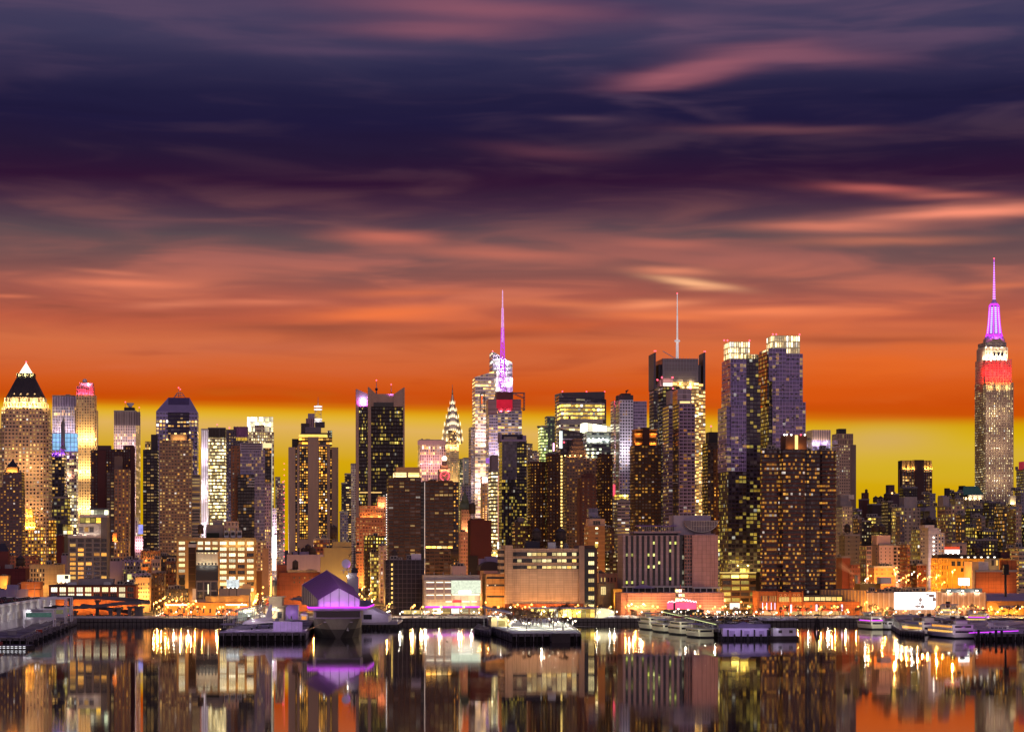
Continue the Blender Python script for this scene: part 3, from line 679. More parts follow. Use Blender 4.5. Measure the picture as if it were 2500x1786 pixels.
# 9 glass block trio in front
b=B('glass_tower','lavender curtain wall tower with a flat louvred top and dark lower block',564,647,2120,28.,'tower')
b.blk('brown_side_bay',564,587,1088,None,F((122,84,62),(40,30,34),.3,.55,.1,WARM,.9),y0=1,bay=6,story=3.4)
b.blk('glass_front',586.5,647,1098,None,F((142,132,158),(96,88,122),.9,.8,.12,WARM,1.2,.2,1.,.2),bay=2.2,story=3.4)
b.blk('louvred_top',586,640,1081,1098,F((150,140,160),(40,34,46),.9,.5,0.),y0=.3,y1=26,bay=20,story=2.2)
b.blk('dark_block',581,621,1158,None,F((32,26,38),(18,14,22),.86,.7,.16,AMBER,1.2,.3),y0=-7,y1=-.2,bay=3.,story=3.4)
m=MB()
for i in range(4):z=b.lz(1167+i*6.5,-7.2);m.box(b.lx(604,-7.2),b.lx(621,-7.2)+.4,-7.5,-7.0,z-.5,z+.5,STEEL)
b.part(m,'white_louvre_bars')
b=B('white_framed_tower','dark glass tower between two bright white vertical edges',641,665,2260,22.,'tower')
b.blk('tower_body',642,664,1083,None,F((40,34,46),(24,20,28),.8,.7,.3,AMBER,1.1),bay=2.8,story=3.5);b.blk('lit_header',641.5,664.5,1081,1093,EM('header_glow',(1,.74,.36,1),1.3,.3,.3),y0=-.5,y1=2)
W2=EM('white_edge_glow',(1,.84,.68,1),.6,.6,.1)
b.blk('lit_edge',640.8,642.2,1081,1200,W2,y0=-.8,y1=1);b.blk('lit_edge',663,665,1081,1310,W2,y0=-.8,y1=1)
b=tower('purple grey arched top block squeezed beside the white framed tower',646,661,1180,2180,18,F((176,150,170),(80,60,80),.5,.6,.4,WARM,1.),'narrow_building',bay=2.6,story=3.4,gear=0)
# bright signs of the square at the end of the street
b=B('sign_tower','narrow corner building covered in blinding white video signs at the end of the street',654,676,2480,14.)
b.blk('building_body',655,675,1240,None,F((120,100,110),(60,50,60),.6,.6,.5,PALE,1.2),bay=2.6,story=3.6)
VW=EM('video_white',(1,.93,.98,1),5.,.25,.2);VP=EM('video_violet',(.62,.55,1,1),1.3,.6,.15)
b.blk('video_sign',659.5,675,1306,1362,VW,y0=-3,y1=-.2);b.blk('video_sign',661,668,1285,1305,VW,y0=-2,y1=-.2);b.blk('video_sign',650,661,1250,1300,VP,y0=-4,y1=-3);b.blk('video_sign',662,674,1364,1392,EM('video_warm',(1,.72,.6,1),3.,.5,.2),y0=-5,y1=-3)
light(b.e,(b.lx(668,-12),-14,b.lz(1330,-12)),(1,.92,.96),300000,3.);light(b.e,(b.lx(668,-40),-60,b.lz(1350,-40)),(1,.85,.85),260000,3.)
b=tower('pink edged brick tower with red lamps up its corner by the bright signs',676,695,1182,2560,30,F((128,92,96),(60,40,50),.6,.5,.5,WARM,1.1),'brick_tower',bay=3.,story=3.6,gear=0);b.mast(691,1176,1184,.4)
m=MB()
for i in range(20):m.ball((b.lx(694,-.6),-.6,6+i*6.5),.55,EM('lamp_red',(1,.12,.12,1),4.),6,4)
b.part(m,'corner_lamp_chain')
tower('grey office slab behind the pink edged brick tower',672,684,1166,2760,30,F((130,116,120),(70,60,66),.7,.5,.6,PALE,1.),gear=0)
# ---------------------------------------------------------------- skyscrapers: middle of the picture
# concrete hotel tower with stepped, lit top
def hotel():
 b=B('hotel_tower','grey concrete hotel tower with window strips and a latticed mast on its stepped top',704,826,2420,34.,'tower')
 CC=M('hotel_concrete',C(182,154,132),.85,var=.15,streak=True)
 WS=lambda lit=.75:F((46,38,44),(24,20,24),.62,.6,lit,AMBER,1.35,.05)
 f1,f2=WS(),WS(.6)
 pcs=[(704,721,1091,'c',3),(721,725.5,1091,'s',4),(725.5,731,1089,'c',1.5),(731,752,1089,'w',2.5),(752,778,1066,'c',0),(778,799,1089,'w',2.5),(799,806,1089,'c',1.5),(806,810,1091,'s',4),(810,826,1091,'c',3)]
 for a,c,yt,k,y0 in pcs:
  if k=='c':b.blk('concrete_pier',a,c,yt,None,CC,CC,y0=y0)
  elif k=='w':b.blk('window_strip',a,c,yt,1316,f1,y0=y0,bay=3.,story=3.25);b.blk('strip_base',a,c,1316,None,CC,y0=y0-.5)
  else:b.blk('narrow_window_strip',a,c,yt,None,f2,y0=y0,bay=2.2,story=3.25)
 b.blk('lit_band',730,799,1060,1067,EM('band_amber',(1,.62,.12,1),1.5,.4,.15),y0=1.2,y1=30)
 b.blk('restaurant_floor',729.5,811,1067,1086,F((58,44,42),(30,24,26),.9,.55,.9,AMBER,1.1,.2),y0=2,y1=30,bay=4.,story=4.4)
 b.blk('white_ledge',727,806,1085.5,1089.5,CC,y0=1.,y1=31);b.blk('dark_box',713,730,1071,1091,DARKM,y0=8,y1=24);b.blk('glass_corner',800,811,1050,1067,F((70,70,84),(50,52,64),.8,.7,.5,COOL,.8),y0=4,y1=24,bay=2.4,story=3)
 b.blk('roof_slab',734,800,1056,1060,M('roof_slab_grey',C(84,70,78),.7),y0=3,y1=28)
 b.blk('drum',745,784,1042,1056,M('drum_grey',C(110,100,112),.6),y0=5,y1=26);b.blk('stepped_block',735,755,1033,1056,F((60,44,54),(40,30,40),.5,.9,.2,PALE,.8),y0=7,y1=24,bay=2.,story=20)
 b.blk('stepped_block',747,768,1021,1042,F((150,110,120),(64,44,60),.45,.9,.3,WARM,.9),y0=8,y1=22,bay=2.6,story=20);b.blk('stepped_block',752,768,1009,1021,M('block_violet',C(150,136,156),.6),y0=10,y1=20);b.blk('stepped_block',770,793,1029,1042,M('block_dark',C(70,60,74),.6),y0=8,y1=22)
 m=MB();x=b.lx(776.5,12);y=12;zz=[b.lz(p,12) for p in(1040,1022,1008,990)];r=3.2
 for sx in(-1,1):
  for sy in(-1,1):m.bar((x+sx*r,y+sy*r,zz[0]),(x+sx*r,y+sy*r,zz[-1]),.4,STEEL)
 for i in range(7):
  z0=zz[0]+(zz[-1]-zz[0])*i/7;z1=zz[0]+(zz[-1]-zz[0])*(i+1)/7;s=1 if i%2 else-1
  m.bar((x-s*r,y-r,z0),(x+s*r,y-r,z1),.3,STEEL);m.bar((x-r,y-r,z1),(x+r,y-r,z1),.3,STEEL)
 t=b.part(m,'lattice_mast')
 m=MB();BW=EM('ring_white',(1,.9,.95,1),1.6)
 for p in(992,999,1023,1029):z=b.lz(p,12);m.cyl(x,y,z-.6,z+.6,4.2,BW,12)
 b.part(m,'lit_ring',t);m=MB();m.cyl(x,y,zz[-1],b.lz(968,12),.5,STEEL,6,.1);b.part(m,'needle',t)
 m=MB();m.box(b.lx(740),b.lx(767),-3,2.4,0,b.lz(1330),CC);b.part(m,'blank_annex')
hotel()
b=tower('pale narrow tower lit from below between the hotel and the finned black tower',856,869,1133,3100,26,F((190,176,166),(90,76,76),.5,.6,.3,PALE,1.),bay=3.,gear=0)
tower('dark slab with white lit floors left of the pale narrow tower',841,857,1157,3020,26,F((70,62,70),(36,32,38),.9,.5,.6,WARM,1.1,.5),gear=0);tower('plain dark grey slab furthest along the gap beside the hotel',833,845,1180,2950,24,F((72,64,72),(40,36,42),.6,.5,.2,PALE,.9),gear=0)
tower('low lavender slab at the bottom of the gap beside the hotel',829,850,1250,2700,24,F((120,106,116),(60,54,62),.5,.6,.3,WARM,.9),gear=0)
# black tower with concrete fins
def fin_tower():
 b=B('finned_black_tower','black glass office tower whose concrete corner fins flare above the roof',876,986,2360,42.,'tower')
 CC=M('fin_concrete',C(172,144,128),.85,var=.15)
 f=F((38,30,38),(16,12,20),.78,.6,.26,YEL,1.25,.65)
 W=b.W;zr=b.lz(992);zt=b.lz(962)
 b.blk('glass_body',874,984,992,None,f,y0=1.2,bay=1.75,story=3.9)
 m=MB()
 n=38
 for i in range(n):
  x=b.lx(874)+(b.lx(984)-b.lx(874))*i/(n-1);m.box(x-.16,x+.16,.55,1.3,8,zr,M('mullion_black',C(50,38,44),.5,.4))
 b.part(m,'mullions')
 def fin(px0,px1,pt0,pt1,y0,y1):
  m=MB();x0,x1=b.lx(px0),b.lx(px1);r=[(x0,y0),(x1,y0),(x1,y1),(x0,y1)]
  m.poly(r,r,0,[b.lz(pt0),b.lz(pt1),b.lz(pt1),b.lz(pt0)],CC,CC);return b.part(m,'corner_fin')
 fin(869,876,949,952,0,8);fin(898,905.5,944,949,-2.4,1.1);fin(984.2,988,946,944,0,8)
 b.blk('left_return',869.2,897,992.5,None,F((44,32,40),(18,14,22),.7,.6,.3,YEL,1.1,.5),y0=.4,y1=4,bay=2.,story=3.9)
 def flare(px0,px1,pa,pb_,y0,y1,mat):
  m=MB();x0,x1=b.lx(px0),b.lx(px1);r=[(x0,y0),(x1,y0),(x1,y1),(x0,y1)]
  m.poly(r,r,zr+.1,[b.lz(pa),b.lz(pb_),b.lz(pb_),b.lz(pa)],mat,mat);return b.part(m,'flared_panel')
 flare(876.4,897.6,952,962,.2,1.2,CC);flare(906,920,950,963,.2,1.2,CC);flare(961,983.8,962,946,.2,1.2,CC)
 b.blk('crown_wall',906,961,961,991,CC,y0=1.6,y1=36);b.blk('shadow_gap',912,961,982,992.5,GLASSD,y0=-.2,y1=1)
 b.flood(878,896,985,2,(.75,.12,1.),7000,-2.2);light(b.e,(b.lx(886),-2.0,b.lz(978)),(.1,.5,1.),5000,.5);light(b.e,(b.lx(955),-.8,b.lz(958)),(.7,.2,1.),3000,.4)
 b.mast(919,928,962,.7,y=12);m=MB();m.ball((b.lx(919,12),12,b.lz(950,12)),1.6,DARKM,8,5);b.part(m,'mast_pod');b.mast(955,938,962,.4,y=14)
 m=MB();m.box(b.lx(878),b.lx(932),.2,.8,b.lz(1203),b.lz(1200),EM('sky_lobby',(1,.6,.2,1),1.));b.part(m,'lit_floor_line')
fin_tower()
# brick hotel below
b=B('brick_hotel','salmon brick hotel with a set back crown at the foot of the finned black tower',868,942,2140,26.)
SB=F((190,122,84),(80,46,40),.36,.5,.35,WARM,1.3,.05);SBM=M('salmon_brick',C(186,120,86),.9)
b.blk('main_block',868,942,1268,None,SB,SBM,bay=3.4,story=3.3);b.blk('setback',878,923,1234,1268,SB,SBM,y0=3,bay=3.4,story=3.3);b.blk('south_tower',922.4,942,1212,1268,F((196,140,104),(80,50,44),.36,.5,.3,WARM,1.2),SBM,y0=2,bay=3.2,story=3.3)
b.parapet(868,942,1268,SBM,h=2.2);b.blk('cornice',867,943,1277,1280,SBM,y0=-.8,y1=0);b.flood(872,940,1420,4,AMB,9000,-9);b.flood(880,935,1262,3,AMB,1500,0.5);b.flood(924,940,1232,2,(1,.4,.2),2500,-.5)
# brown twin apartment block
b=B('apartment_block','wide brown brick apartment block split by a white light strip with a lit glass penthouse',944,1106,1840,26.)
f=F((76,52,44),(26,24,28),.82,.52,.13,WARM,1.3,.55,3.);BRS=M('block_brick',C(80,54,46),.9)
b.blk('north_wing',944,1027,1166,None,f,bay=5.2,story=3.2);b.blk('link',1026.4,1036,1176,None,F((40,34,42),(20,18,24),.8,.6,.06,WARM,1.),y0=2,bay=3,story=3.2);b.blk('south_wing',1038,1106,1177,None,f,bay=5.2,story=3.2)
b.blk('penthouse_roof',968,1025,1140,1151,M('penthouse_tan2',C(176,140,100),.8),y0=1,y1=22);b.blk('penthouse',963,1026,1151,1166,F((140,116,90),(90,70,50),.86,.74,3,PALE,1.0,0.),y0=1.4,y1=22,bay=9.5,story=5.)
b.blk('light_strip',1036.2,1037.6,1176,None,M('white_strip',C(220,210,204),.5,emit=.35,ecol=(1,.9,.84,1)),y0=-.6,y1=.6)
m=MB()
for i in range(42):m.ball((b.lx(943.6,-.8),-.8,4+i*2.0),.42,EM('reflection_white',(1,.86,.8,1),2.2),6,4)  # glowing beads imitate street light reflected along this edge
b.part(m,'corner_reflection_beads');b.parapet(1038,1106,1177,BRS)
b.blk('office_floor',1039,1105.5,1332,1338,F((80,60,50),(40,30,30),.85,.8,2.5,WARM,1.3,0.),y0=-.12,y1=1,bay=5.2,story=3);b.blk('side_wing',1106.5,1120,1176,None,F((48,42,62),(30,28,40),.5,.5,.5,AMBER,1.2,.1),y0=3,bay=3.2,story=3.2);b.gear(1040,1104,1177,5)
b.flood(950,1100,1440,4,AMB,7000,-8)
# pinkish ribbed office, clock tower with globe, needle tower
b=tower('pink lit ribbed office slab behind the rooftop globe',1020,1088,1075,3000,40,F((222,176,164),(110,66,70),.52,.84,.7,WARM,1.1,.4),'ribbed_office',bay=3.6,story=4.2,wall=LIME)
b.blk('blank_frieze',1019.6,1088.4,1074.6,1086,M('pink_frieze',C(214,172,164),.8),y0=-.4,y1=0);b.flood(1022,1086,1215,4,PINK,9000,-12);b.flood(1022,1086,1130,3,PINK,8000,-14)
def clock_tower():
 b=B('clock_tower','stepped brown clock tower carrying a shining globe and a red lit clock face',1062,1104,2560,20.,'tower')
 f=F((128,90,76),(60,36,40),.4,.55,.3,WARM,1.1);BR=M('clock_brick',C(130,92,78),.85)
 b.blk('tower_body',1062,1104,1172,None,f,BR,bay=3,story=3.5);b.blk('clock_stage',1072,1099,1145,1172,BR,BR,y0=2,y1=18);b.blk('upper_stage',1076,1094,1134,1145,BR,BR,y0=4,y1=16)
 x,y=b.lx(1085,10),10;m=MB();m.lathe(x,y,[(3.4,b.lz(1134,y)),(2.6,b.lz(1128,y)),(2.6,b.lz(1124,y))],BR,8);b.part(m,'globe_pedestal')
 m=MB();m.ball((x,y,b.lz(1119,y)),2.9,EM('globe_glow',(1,.82,.5,1),5.),12,8);b.part(m,'globe')
 m=MB();zc=b.lz(1161,1.5);xc=b.lx(1086,1.5);CR=EM('clock_red',(1,.1,.14,1),2.4);r=5.2
 for i in range(16):
  a,c=2*pi*i/16,2*pi*(i+1)/16;m.bar((xc+r*cos(a),1.6,zc+r*sin(a)),(xc+r*cos(c),1.6,zc+r*sin(c)),.7,CR)
 for i in range(12):
  a=2*pi*i/12;m.bar((xc+r*.66*cos(a),1.6,zc+r*.66*sin(a)),(xc+r*.84*cos(a),1.6,zc+r*.84*sin(a)),.5,CR)
 m.bar((xc,1.5,zc),(xc+1.8,1.5,zc+2.6),.5,CR);m.bar((xc,1.5,zc),(xc-2.6,1.5,zc+.6),.5,CR);b.part(m,'clock_face')
 b.flood(1074,1100,1148,3,(1,.55,.25),2500,0.5);b.flood(1064,1102,1176,3,GOLD,3500,-1)
clock_tower()
def needle_tower():
 b=B('needle_tower','art deco tower whose steel crown of lit arches tapers to a needle',1078,1130,3818,36.,'tower')
 f=F((196,170,130),(90,64,50),.42,.62,.55,WARM,1.25,.1);LI=M('deco_stone',C(206,182,140),.8)
 b.blk('tower_body',1086,1120,1080,None,f,LI,y0=2,y1=34,bay=3.,story=3.8);b.blk('shoulder',1078,1131,1128,None,f,LI,y0=0,y1=36,bay=3.,story=3.8)
 b.blk('corner_stage',1084,1091,1068,1084,LI,LI,y0=2,y1=12);b.blk('corner_stage',1117,1124,1068,1084,LI,LI,y0=2,y1=12)
 xc,yc=b.lx(1104.5,18),18.;z=lambda p:b.lz(p,18)
 prof=[(17.5,1082),(16.6,1062),(14.6,1044),(11.6,1026),(8.2,1008),(5.,991),(2.6,975),(1.2,962)]
 ST=M('crown_steel',C(190,176,150),.35,.6);m=MB()
 for(r0,p0),(r1,p1) in zip(prof,prof[1:]):m.poly(m.ring(xc,yc,r0,8,pi/8),m.ring(xc,yc,r1,8,pi/8),z(p0),z(p1),ST,ST)
 cr=b.part(m,'crown')
 TL=EM('crown_lights',(1,.78,.46,1),2.4);m=MB()
 for k,((r0,p0),(r1,p1)) in enumerate(zip(prof[:-2],prof[1:-1])):
  n=(7,7,6,5,4,3)[k]
  for face in range(4):
   a=-pi/2+face*pi/2
   for i in range(n):
    t=(i+.5)/n*2-1;rr=(r0*.6+r1*.4);arch=(1-t*t)*.35
    hz=z(p0)+(z(p1)-z(p0))*(.12+arch);hh=(z(p1)-z(p0))*.48;w=rr*.62/n
    ox,oy=cos(a),sin(a);tx,ty=-sin(a),cos(a);R=rr*.97+.5
    P=lambda s,h,e=0.:(xc+ox*(R+e)+tx*(t*rr*.74+s),yc+oy*(R+e)+ty*(t*rr*.74+s),h)
    m.face([P(-w,hz),P(w,hz),P(0,hz+hh)],TL);m.face([P(w,hz,-.4),P(-w,hz,-.4),P(0,hz+hh,-.4)],TL)
 b.part(m,'triangle_lights',cr)
 m=MB();m.lathe(xc,yc,[(1.3,z(963)),(.55,z(950)),(.2,z(938))],ST,6);b.part(m,'needle',cr)
 b.blk('pointed_arch_bay',1095,1114,1050,1084,F((120,96,76),(60,44,40),.5,.6,.5,WARM,1.2),y0=.6,y1=3,bay=3,story=3.8)
 b.flood(1084,1126,1090,4,GOLD,6000,-3);b.flood(1080,1130,1190,3,GOLD,16000,-14);light(b.e,(b.lx(1092),0,b.lz(1066)),GOLD,5000,.5);light(b.e,(b.lx(1118),0,b.lz(1066)),GOLD,5000,.5)
needle_tower()
tower('plain white windowless slab below the needle tower',1129,1150,1119,3000,24,F((176,176,180),(110,120,110),.14,.4,.5,YEL,1.),bay=6,gear=0,name='blank_slab');tower('green glass block against the plain white slab',1119,1130,1122,2960,24,F((110,120,110),(60,70,66),.8,.6,.5,PALE,.9),gear=0,name='glass_block')
tower('violet grey low office below the white windowless slab',1124,1150,1186,2700,24,F((128,112,130),(70,60,76),.5,.5,.1,WARM,1.),gear=2)
# crystal tower and the scaffolded tower with the tall purple mast
def crystal():
 b=B('crystal_tower','pale faceted glass skyscraper with a slanting crystal top and lit floors',1160,1252,2797,44.,'tower')
 f=F((204,186,178),(120,104,110),.9,.52,1.0,WARM,1.2,.6);fl=F((214,190,176),(130,110,110),.8,.5,.9,WARM,1.2,.3)
 m=MB();x0,x1,xm=b.lx(1160),b.lx(1252),b.lx(1212);r=[(x0,0),(xm,0),(xm,40),(x0,40)]
 m.poly(r,r,0,[b.lz(920),b.lz(904),b.lz(904),b.lz(920)],f,M('crystal_roof',C(150,136,150),.4),3.4,4.1);b.part(m,'north_shard')
 m=MB();xa=b.lx(1202,6);r=[(xa,6),(x1,6),(x1,44),(xa,44)]
 m.poly(r,r,0,[b.lz(857,6),b.lz(884,6),b.lz(884,6),b.lz(857,6)],F((190,182,196),(130,124,150),.9,.55,1.1,COOL,.85,.8),M('crystal_roof2',C(160,150,168),.4),6.,5.2);b.part(m,'south_shard')
 m=MB();m.box(b.lx(1150),x0-.2,2,36,0,b.lz(1042),F((120,104,108),(60,54,62),.8,.4,.3,WARM,1.,.5));b.part(m,'low_shoulder')
 m=MB();m.ball((xa+.5,7,b.lz(857,6)),.8,REDL,6,4);b.part(m,'beacon')
 b.flood(1162,1210,1350,2,GOLD,16000,-14);b.flood(1150,1200,1290,3,(1,.7,.6),17000,-14);b.flood(1152,1200,1180,3,(1,.8,.72),15000,-16);b.flood(1162,1208,1060,3,(1,.8,.72),12000,-16)
 for p in(880,905):light(b.e,(b.lx(1226,1),0,b.lz(p,0)),(1,.86,.9),9000,1.)
crystal()
def mast_tower():
 b=B('mast_tower','boxy tower with open steel cubes, a red sign and a tall purple lit mast',1184,1274,2700,40.,'tower')
 b.flood(1190,1270,1100,4,(1,.84,.96),9000,-16);f=F((172,156,172),(110,100,122),.84,.62,.42,WARM,1.25,.4);f2=F((150,140,150),(70,64,80),.86,.6,.55,WARM,1.2,.5)
 b.blk('tower_body',1186,1215,1012,None,f,bay=3.4,story=4.);b.blk('south_front',1215,1274,1002,None,f2,y0=1.5,bay=5.4,story=4.)
 PV=M('louvre_mauve',C(150,112,118),.6,var=.1)
 b.blk('upper_drum',1186,1214,974,1012,F((160,122,122),(110,80,90),.97,.5,0.),PV,y0=1,y1=30,bay=30,story=1.6);b.blk('louvre_wall',1252,1272,974,1002,F((150,104,112),(90,60,74),.97,.5,0.),y0=2,y1=30,bay=30,story=1.6)
 b.blk('upper_block',1214,1252,956,1002,M('block_plum',C(110,66,76),.6),y0=2.5,y1=30)
 RS=EM('sign_red',(.72,.02,.05,1),.75,.3,.2);b.blk('red_sign',1212,1252,975,996,RS,y0=1.,y1=2.2)
 m=MB()
 for i in range(8):z=b.lz(957+i*2.4,1);m.box(b.lx(1212),b.lx(1252),.8,1.2,z-.25,z+.25,M('louvre_red',C(130,60,66),.5))
 b.part(m,'louvre_bars')
 m=MB();TR=M('truss_grey',C(96,84,88),.5,.4)
 for(pa,pb_,ya,yb,yy) in((1252,1281,958,1000,-1.),(1174,1184,960,1004,-1.)):
  xa,xb,za,zb2=b.lx(pa,yy),b.lx(pb_,yy),b.lz(ya,yy),b.lz(yb,yy)
  for d in(0,12.):
   for q,w in(((xa,yy+d,za),(xb,yy+d,za)),((xb,yy+d,za),(xb,yy+d,zb2)),((xa,yy+d,za),(xa,yy+d,zb2)),((xa,yy+d,za),(xb,yy+d,za-(za-zb2)*.3)),((xb,yy+d,zb2),(xb-(xb-xa)*.2,yy+d,zb2+3))):m.bar(q,w,.7,TR)
  for zz in(za,zb2):m.bar((xb,yy,zz),(xb,yy+12,zz),.6,TR)
  for k in range(6):z=zb2+(za-zb2)*k/6;m.bar((xb,yy,z),(xb,yy+12,z+(za-zb2)/6),.35,TR)
 b.part(m,'steel_cubes')
 b.blk('red_side_sign',1175,1178,966,986,EM('sign_orange',(1,.16,.03,1),1.4),y0=-1.4,y1=3)
 b.blk('white_crown_glass',1211,1252,921,956,F((230,214,228),(210,190,215),.86,.8,2.,COOL,1.,0.),y0=12,y1=26,bay=4,story=6)
 m=MB();x,y=b.lx(1227,10),10.;z=lambda p:b.lz(p,10);MP=EM('mast_purple',(.62,.06,.82,1),1.1,.55,.5);MPK=EM('mast_pink',(.95,.46,.8,1),.9,.5,.4)
 legs=[(1,1),(-1,1),(-1,-1),(1,-1)];H=[(955,4.6),(918,4.2),(880,3.4),(835,2.5),(800,1.9),(752,1.3)]
 for(p0,r0),(p1,r1) in zip(H,H[1:]):
  for sx,sy in legs:m.bar((x+sx*r0*.7,y+sy*r0*.7,z(p0)),(x+sx*r1*.7,y+sy*r1*.7,z(p1)),.62,MP if p0>810 else MPK)
  n=max(2,int((p0-p1)/7))
  for i in range(n):
   t0,t1=i/n,(i+1)/n;ra,rb=r0+(r1-r0)*t0,r0+(r1-r0)*t1;za,zb_=z(p0)+(z(p1)-z(p0))*t0,z(p0)+(z(p1)-z(p0))*t1;s=1 if i%2 else-1
   for yy in(-1,1):m.bar((x-s*ra*.7,y+yy*ra*.7,za),(x+s*rb*.7,y+yy*rb*.7,zb_),.5,MP);m.bar((x-rb*.7,y+yy*rb*.7,zb_),(x+rb*.7,y+yy*rb*.7,zb_),.45,MP)
 t=b.part(m,'lattice_mast');m=MB();m.lathe(x,y,[(1.15,z(835)),(1.,z(760)),(.75,z(740)),(.6,z(712)),(.15,z(707))],MPK,8);b.part(m,'antenna_pole',t)
 light(b.e,(x,-2,z(930)),(.75,.3,1.),26000,1.);light(b.e,(x+12,0,z(900)),(.9,.7,1.),14000,1.)
 m=MB();m.box(b.lx(1186),b.lx(1208),-.2,.6,b.lz(1130),b.lz(1118),EM('sign_violet',(.45,.16,.8,1),.8,.6,.3));b.part(m,'violet_sign')
 b.flood(1215,1250,1002,2,(1,.1,.15),3500,0.2)
mast_tower()
b=tower('tan office slab with every floor lit left of the black notched tower',1193,1216,1150,2300,26,F((110,92,66),(56,46,40),.8,.5,1.2,PALE,1.2,.2),bay=3.4,story=4.,gear=2)
b.blk('white_stage',1200,1216,1110,1150,M('stage_grey',C(130,112,116),.7),y0=4);b.flood(1194,1215,1360,2,GOLD,9000,-6)
b=tower('slim building with a vertical chain of amber lamps beneath the crystal tower',1173,1190,1165,2480,20,F((190,150,130),(100,70,60),.5,.5,.6,AMBER,1.),bay=3,gear=0)
m=MB()
for i in range(30):
 for q in(0,3.):m.ball((b.lx(1180)+q,-.6,8+i*2.4),.55,EM('bead_amber',(1,.5,.14,1),3.),6,4)
b.part(m,'lamp_chain');b.flood(1174,1190,1172,2,(1,.8,.9),5000,-2)
b=B('pink_sign_column','tall narrow strip of pink and white lit signs rising beside the black notched tower',1215,1220,2160,10.,'sign')
b.blk('column_body',1215,1220,1160,None,M('sign_pink',C(200,130,130),.6,emit=.5,ecol=(1,.42,.34,1)));b.blk('lit_sign',1215,1220.5,1322,1340,EM('sign_white',(1,.9,.82,1),3.),y0=-.4,y1=0);b.blk('sign_band',1215,1220.3,1200,1208,EM('sign_gold',(1,.6,.2,1),1.6),y0=-.3,y1=0)
# black notched tower
b=B('notched_tower','grey black glass tower with a lavender U shaped open top',1218,1284,2130,30.,'tower')
GB=F((80,74,92),(70,66,84),.9,.85,.02,YEL,1.,.2);GD=F((34,32,42),(20,18,26),.8,.7,.36,YEL,1.2,.15)
b.blk('upper_glass',1218,1262,1077,1170,GB,bay=2.4,story=3.4);b.blk('side_glass',1262.3,1286,1074,None,F((46,42,52),(26,24,34),.7,.5,.42,YEL,1.2,.1),y0=1.5,bay=2.6,story=3.4);b.blk('lower_glass',1217,1262,1170,None,GD,y0=-.4,bay=2.2,story=3.4)
LV=M('lavender_frame',C(140,124,156),.5)
b.blk('roof_frame',1216,1225,1058,1077,LV,y0=0,y1=26);b.blk('roof_frame',1277,1285,1062,1077,LV,y0=0,y1=26);b.blk('roof_frame_sill',1225,1277,1072,1077,LV,y0=0,y1=26);b.blk('rear_frame',1225,1277,1060,1072,M('frame_shade',C(54,46,62),.6),y0=12,y1=26)
b.blk('roof_plant',1230,1262,1066,1072,CONC,y0=2,y1=10)
m=MB()
for i in range(13):x=b.lx(1219+i*3.4,-.8);m.box(x-.2,x+.2,-1.,-.4,0,b.lz(1230),M('mullion_grey',C(70,64,76),.5))
b.part(m,'mullions')
tower('small stepped grey office seen right of the lavender topped notched tower',1284,1300,1085,2750,20,F((150,132,128),(70,60,66),.5,.5,.5,WARM,1.),gear=1);tower('little white banded office with violet lamp right of the notched tower',1298,1316,1106,2820,20,F((170,150,150),(80,60,66),.9,.4,.6,WARM,1.),gear=1)
tower('low beige block between the notched tower and the green glass offices',1288,1312,1127,2600,20,F((170,150,130),(90,80,76),.4,.3,.1),gear=2)
# dark brick residential pair
def brick_res(label,x0,x1,yt,D,strip=None,**kw):
 b=B('brick_apartment_tower',label,x0,x1,D,26.,'tower')
 f=F((70,46,36),(26,20,24),.36,.46,.34,AMBER,1.35,.05)
 b.blk('tower_body',x0,x1,yt,None,f,bay=3.3,story=2.9)
 n=int((x1-x0)/16)
 m=MB()
 for i in range(n):
  for k in range(int(b.lz(yt)/2.9)-1):
   x=b.lx(x0+5+i*16);z=3+k*2.9
   m.box(x,x+2.8,-1.1,-.05,z,z+1.,DBRICK)
 b.part(m,'balcony_slats')
 if strip:
  m=MB()
  for i in range(int(b.lz(yt)/2.9)):m.box(b.lx(strip[0],-.5),b.lx(strip[1],-.5),-.5,-.2,2+i*2.9,3.7+i*2.9,EM('stair_light',(1,.66,.18,1),2.2,.3,.4))
  b.part(m,'stair_light_strip')
 b.gear(x0,x1,yt,3);b.parapet(x0,x1,yt,DBRICK)
 return b
brick_res('dark brown brick tower with stacked balconies just right of the black notched tower',1288,1332,1130,1950);brick_res('dark brown brick tower with a glowing stair light running up its corner',1332,1373,1112,1930,(1369,1373));brick_res('dark brown brick tower with balconies squeezed between tan tower and louvre topped tower',1458,1496,1112,1935)
b=B('tan_apartment_tower','tan stone apartment tower with lamps along its parapet and a stepped pyramid block on top',1374,1460,1985,26.,'tower')
f=F((118,94,82),(52,46,54),.6,.58,.28,AMBER,1.2,.1,2.);TB=M('tan_block',C(112,90,82),.85)
b.blk('north_bay',1374,1424,1114,None,f,bay=3.4,story=3.);b.blk('south_bay',1424.3,1460,1117,None,f,y0=1,bay=3.4,story=3.)
for i,(a,c,t,q) in enumerate(((1389,1432,1106,1114),(1392,1430,1098,1106),(1395,1426,1088,1098),(1399,1423,1078,1088),(1401,1421,1070,1078))):b.blk('crown_step',a,c,t,q,TB,TB,y0=3+i,y1=22-i)
for p in(1380,1392,1404,1418,1432,1446):
 m=MB();m.ball((b.lx(p,-.3),-.3,b.lz(1112)),.6,EM('lamp_amber',(1,.55,.16,1),7.),6,4);b.part(m,'parapet_lamp');light(b.e,(b.lx(p,-1),-1.2,b.lz(1112)),AMB,1200,.3)
b=B('plum_stepped_tower','plain plum brick stepped block standing in front of the tan apartment tower',1410,1456,1880,20.,'tower')
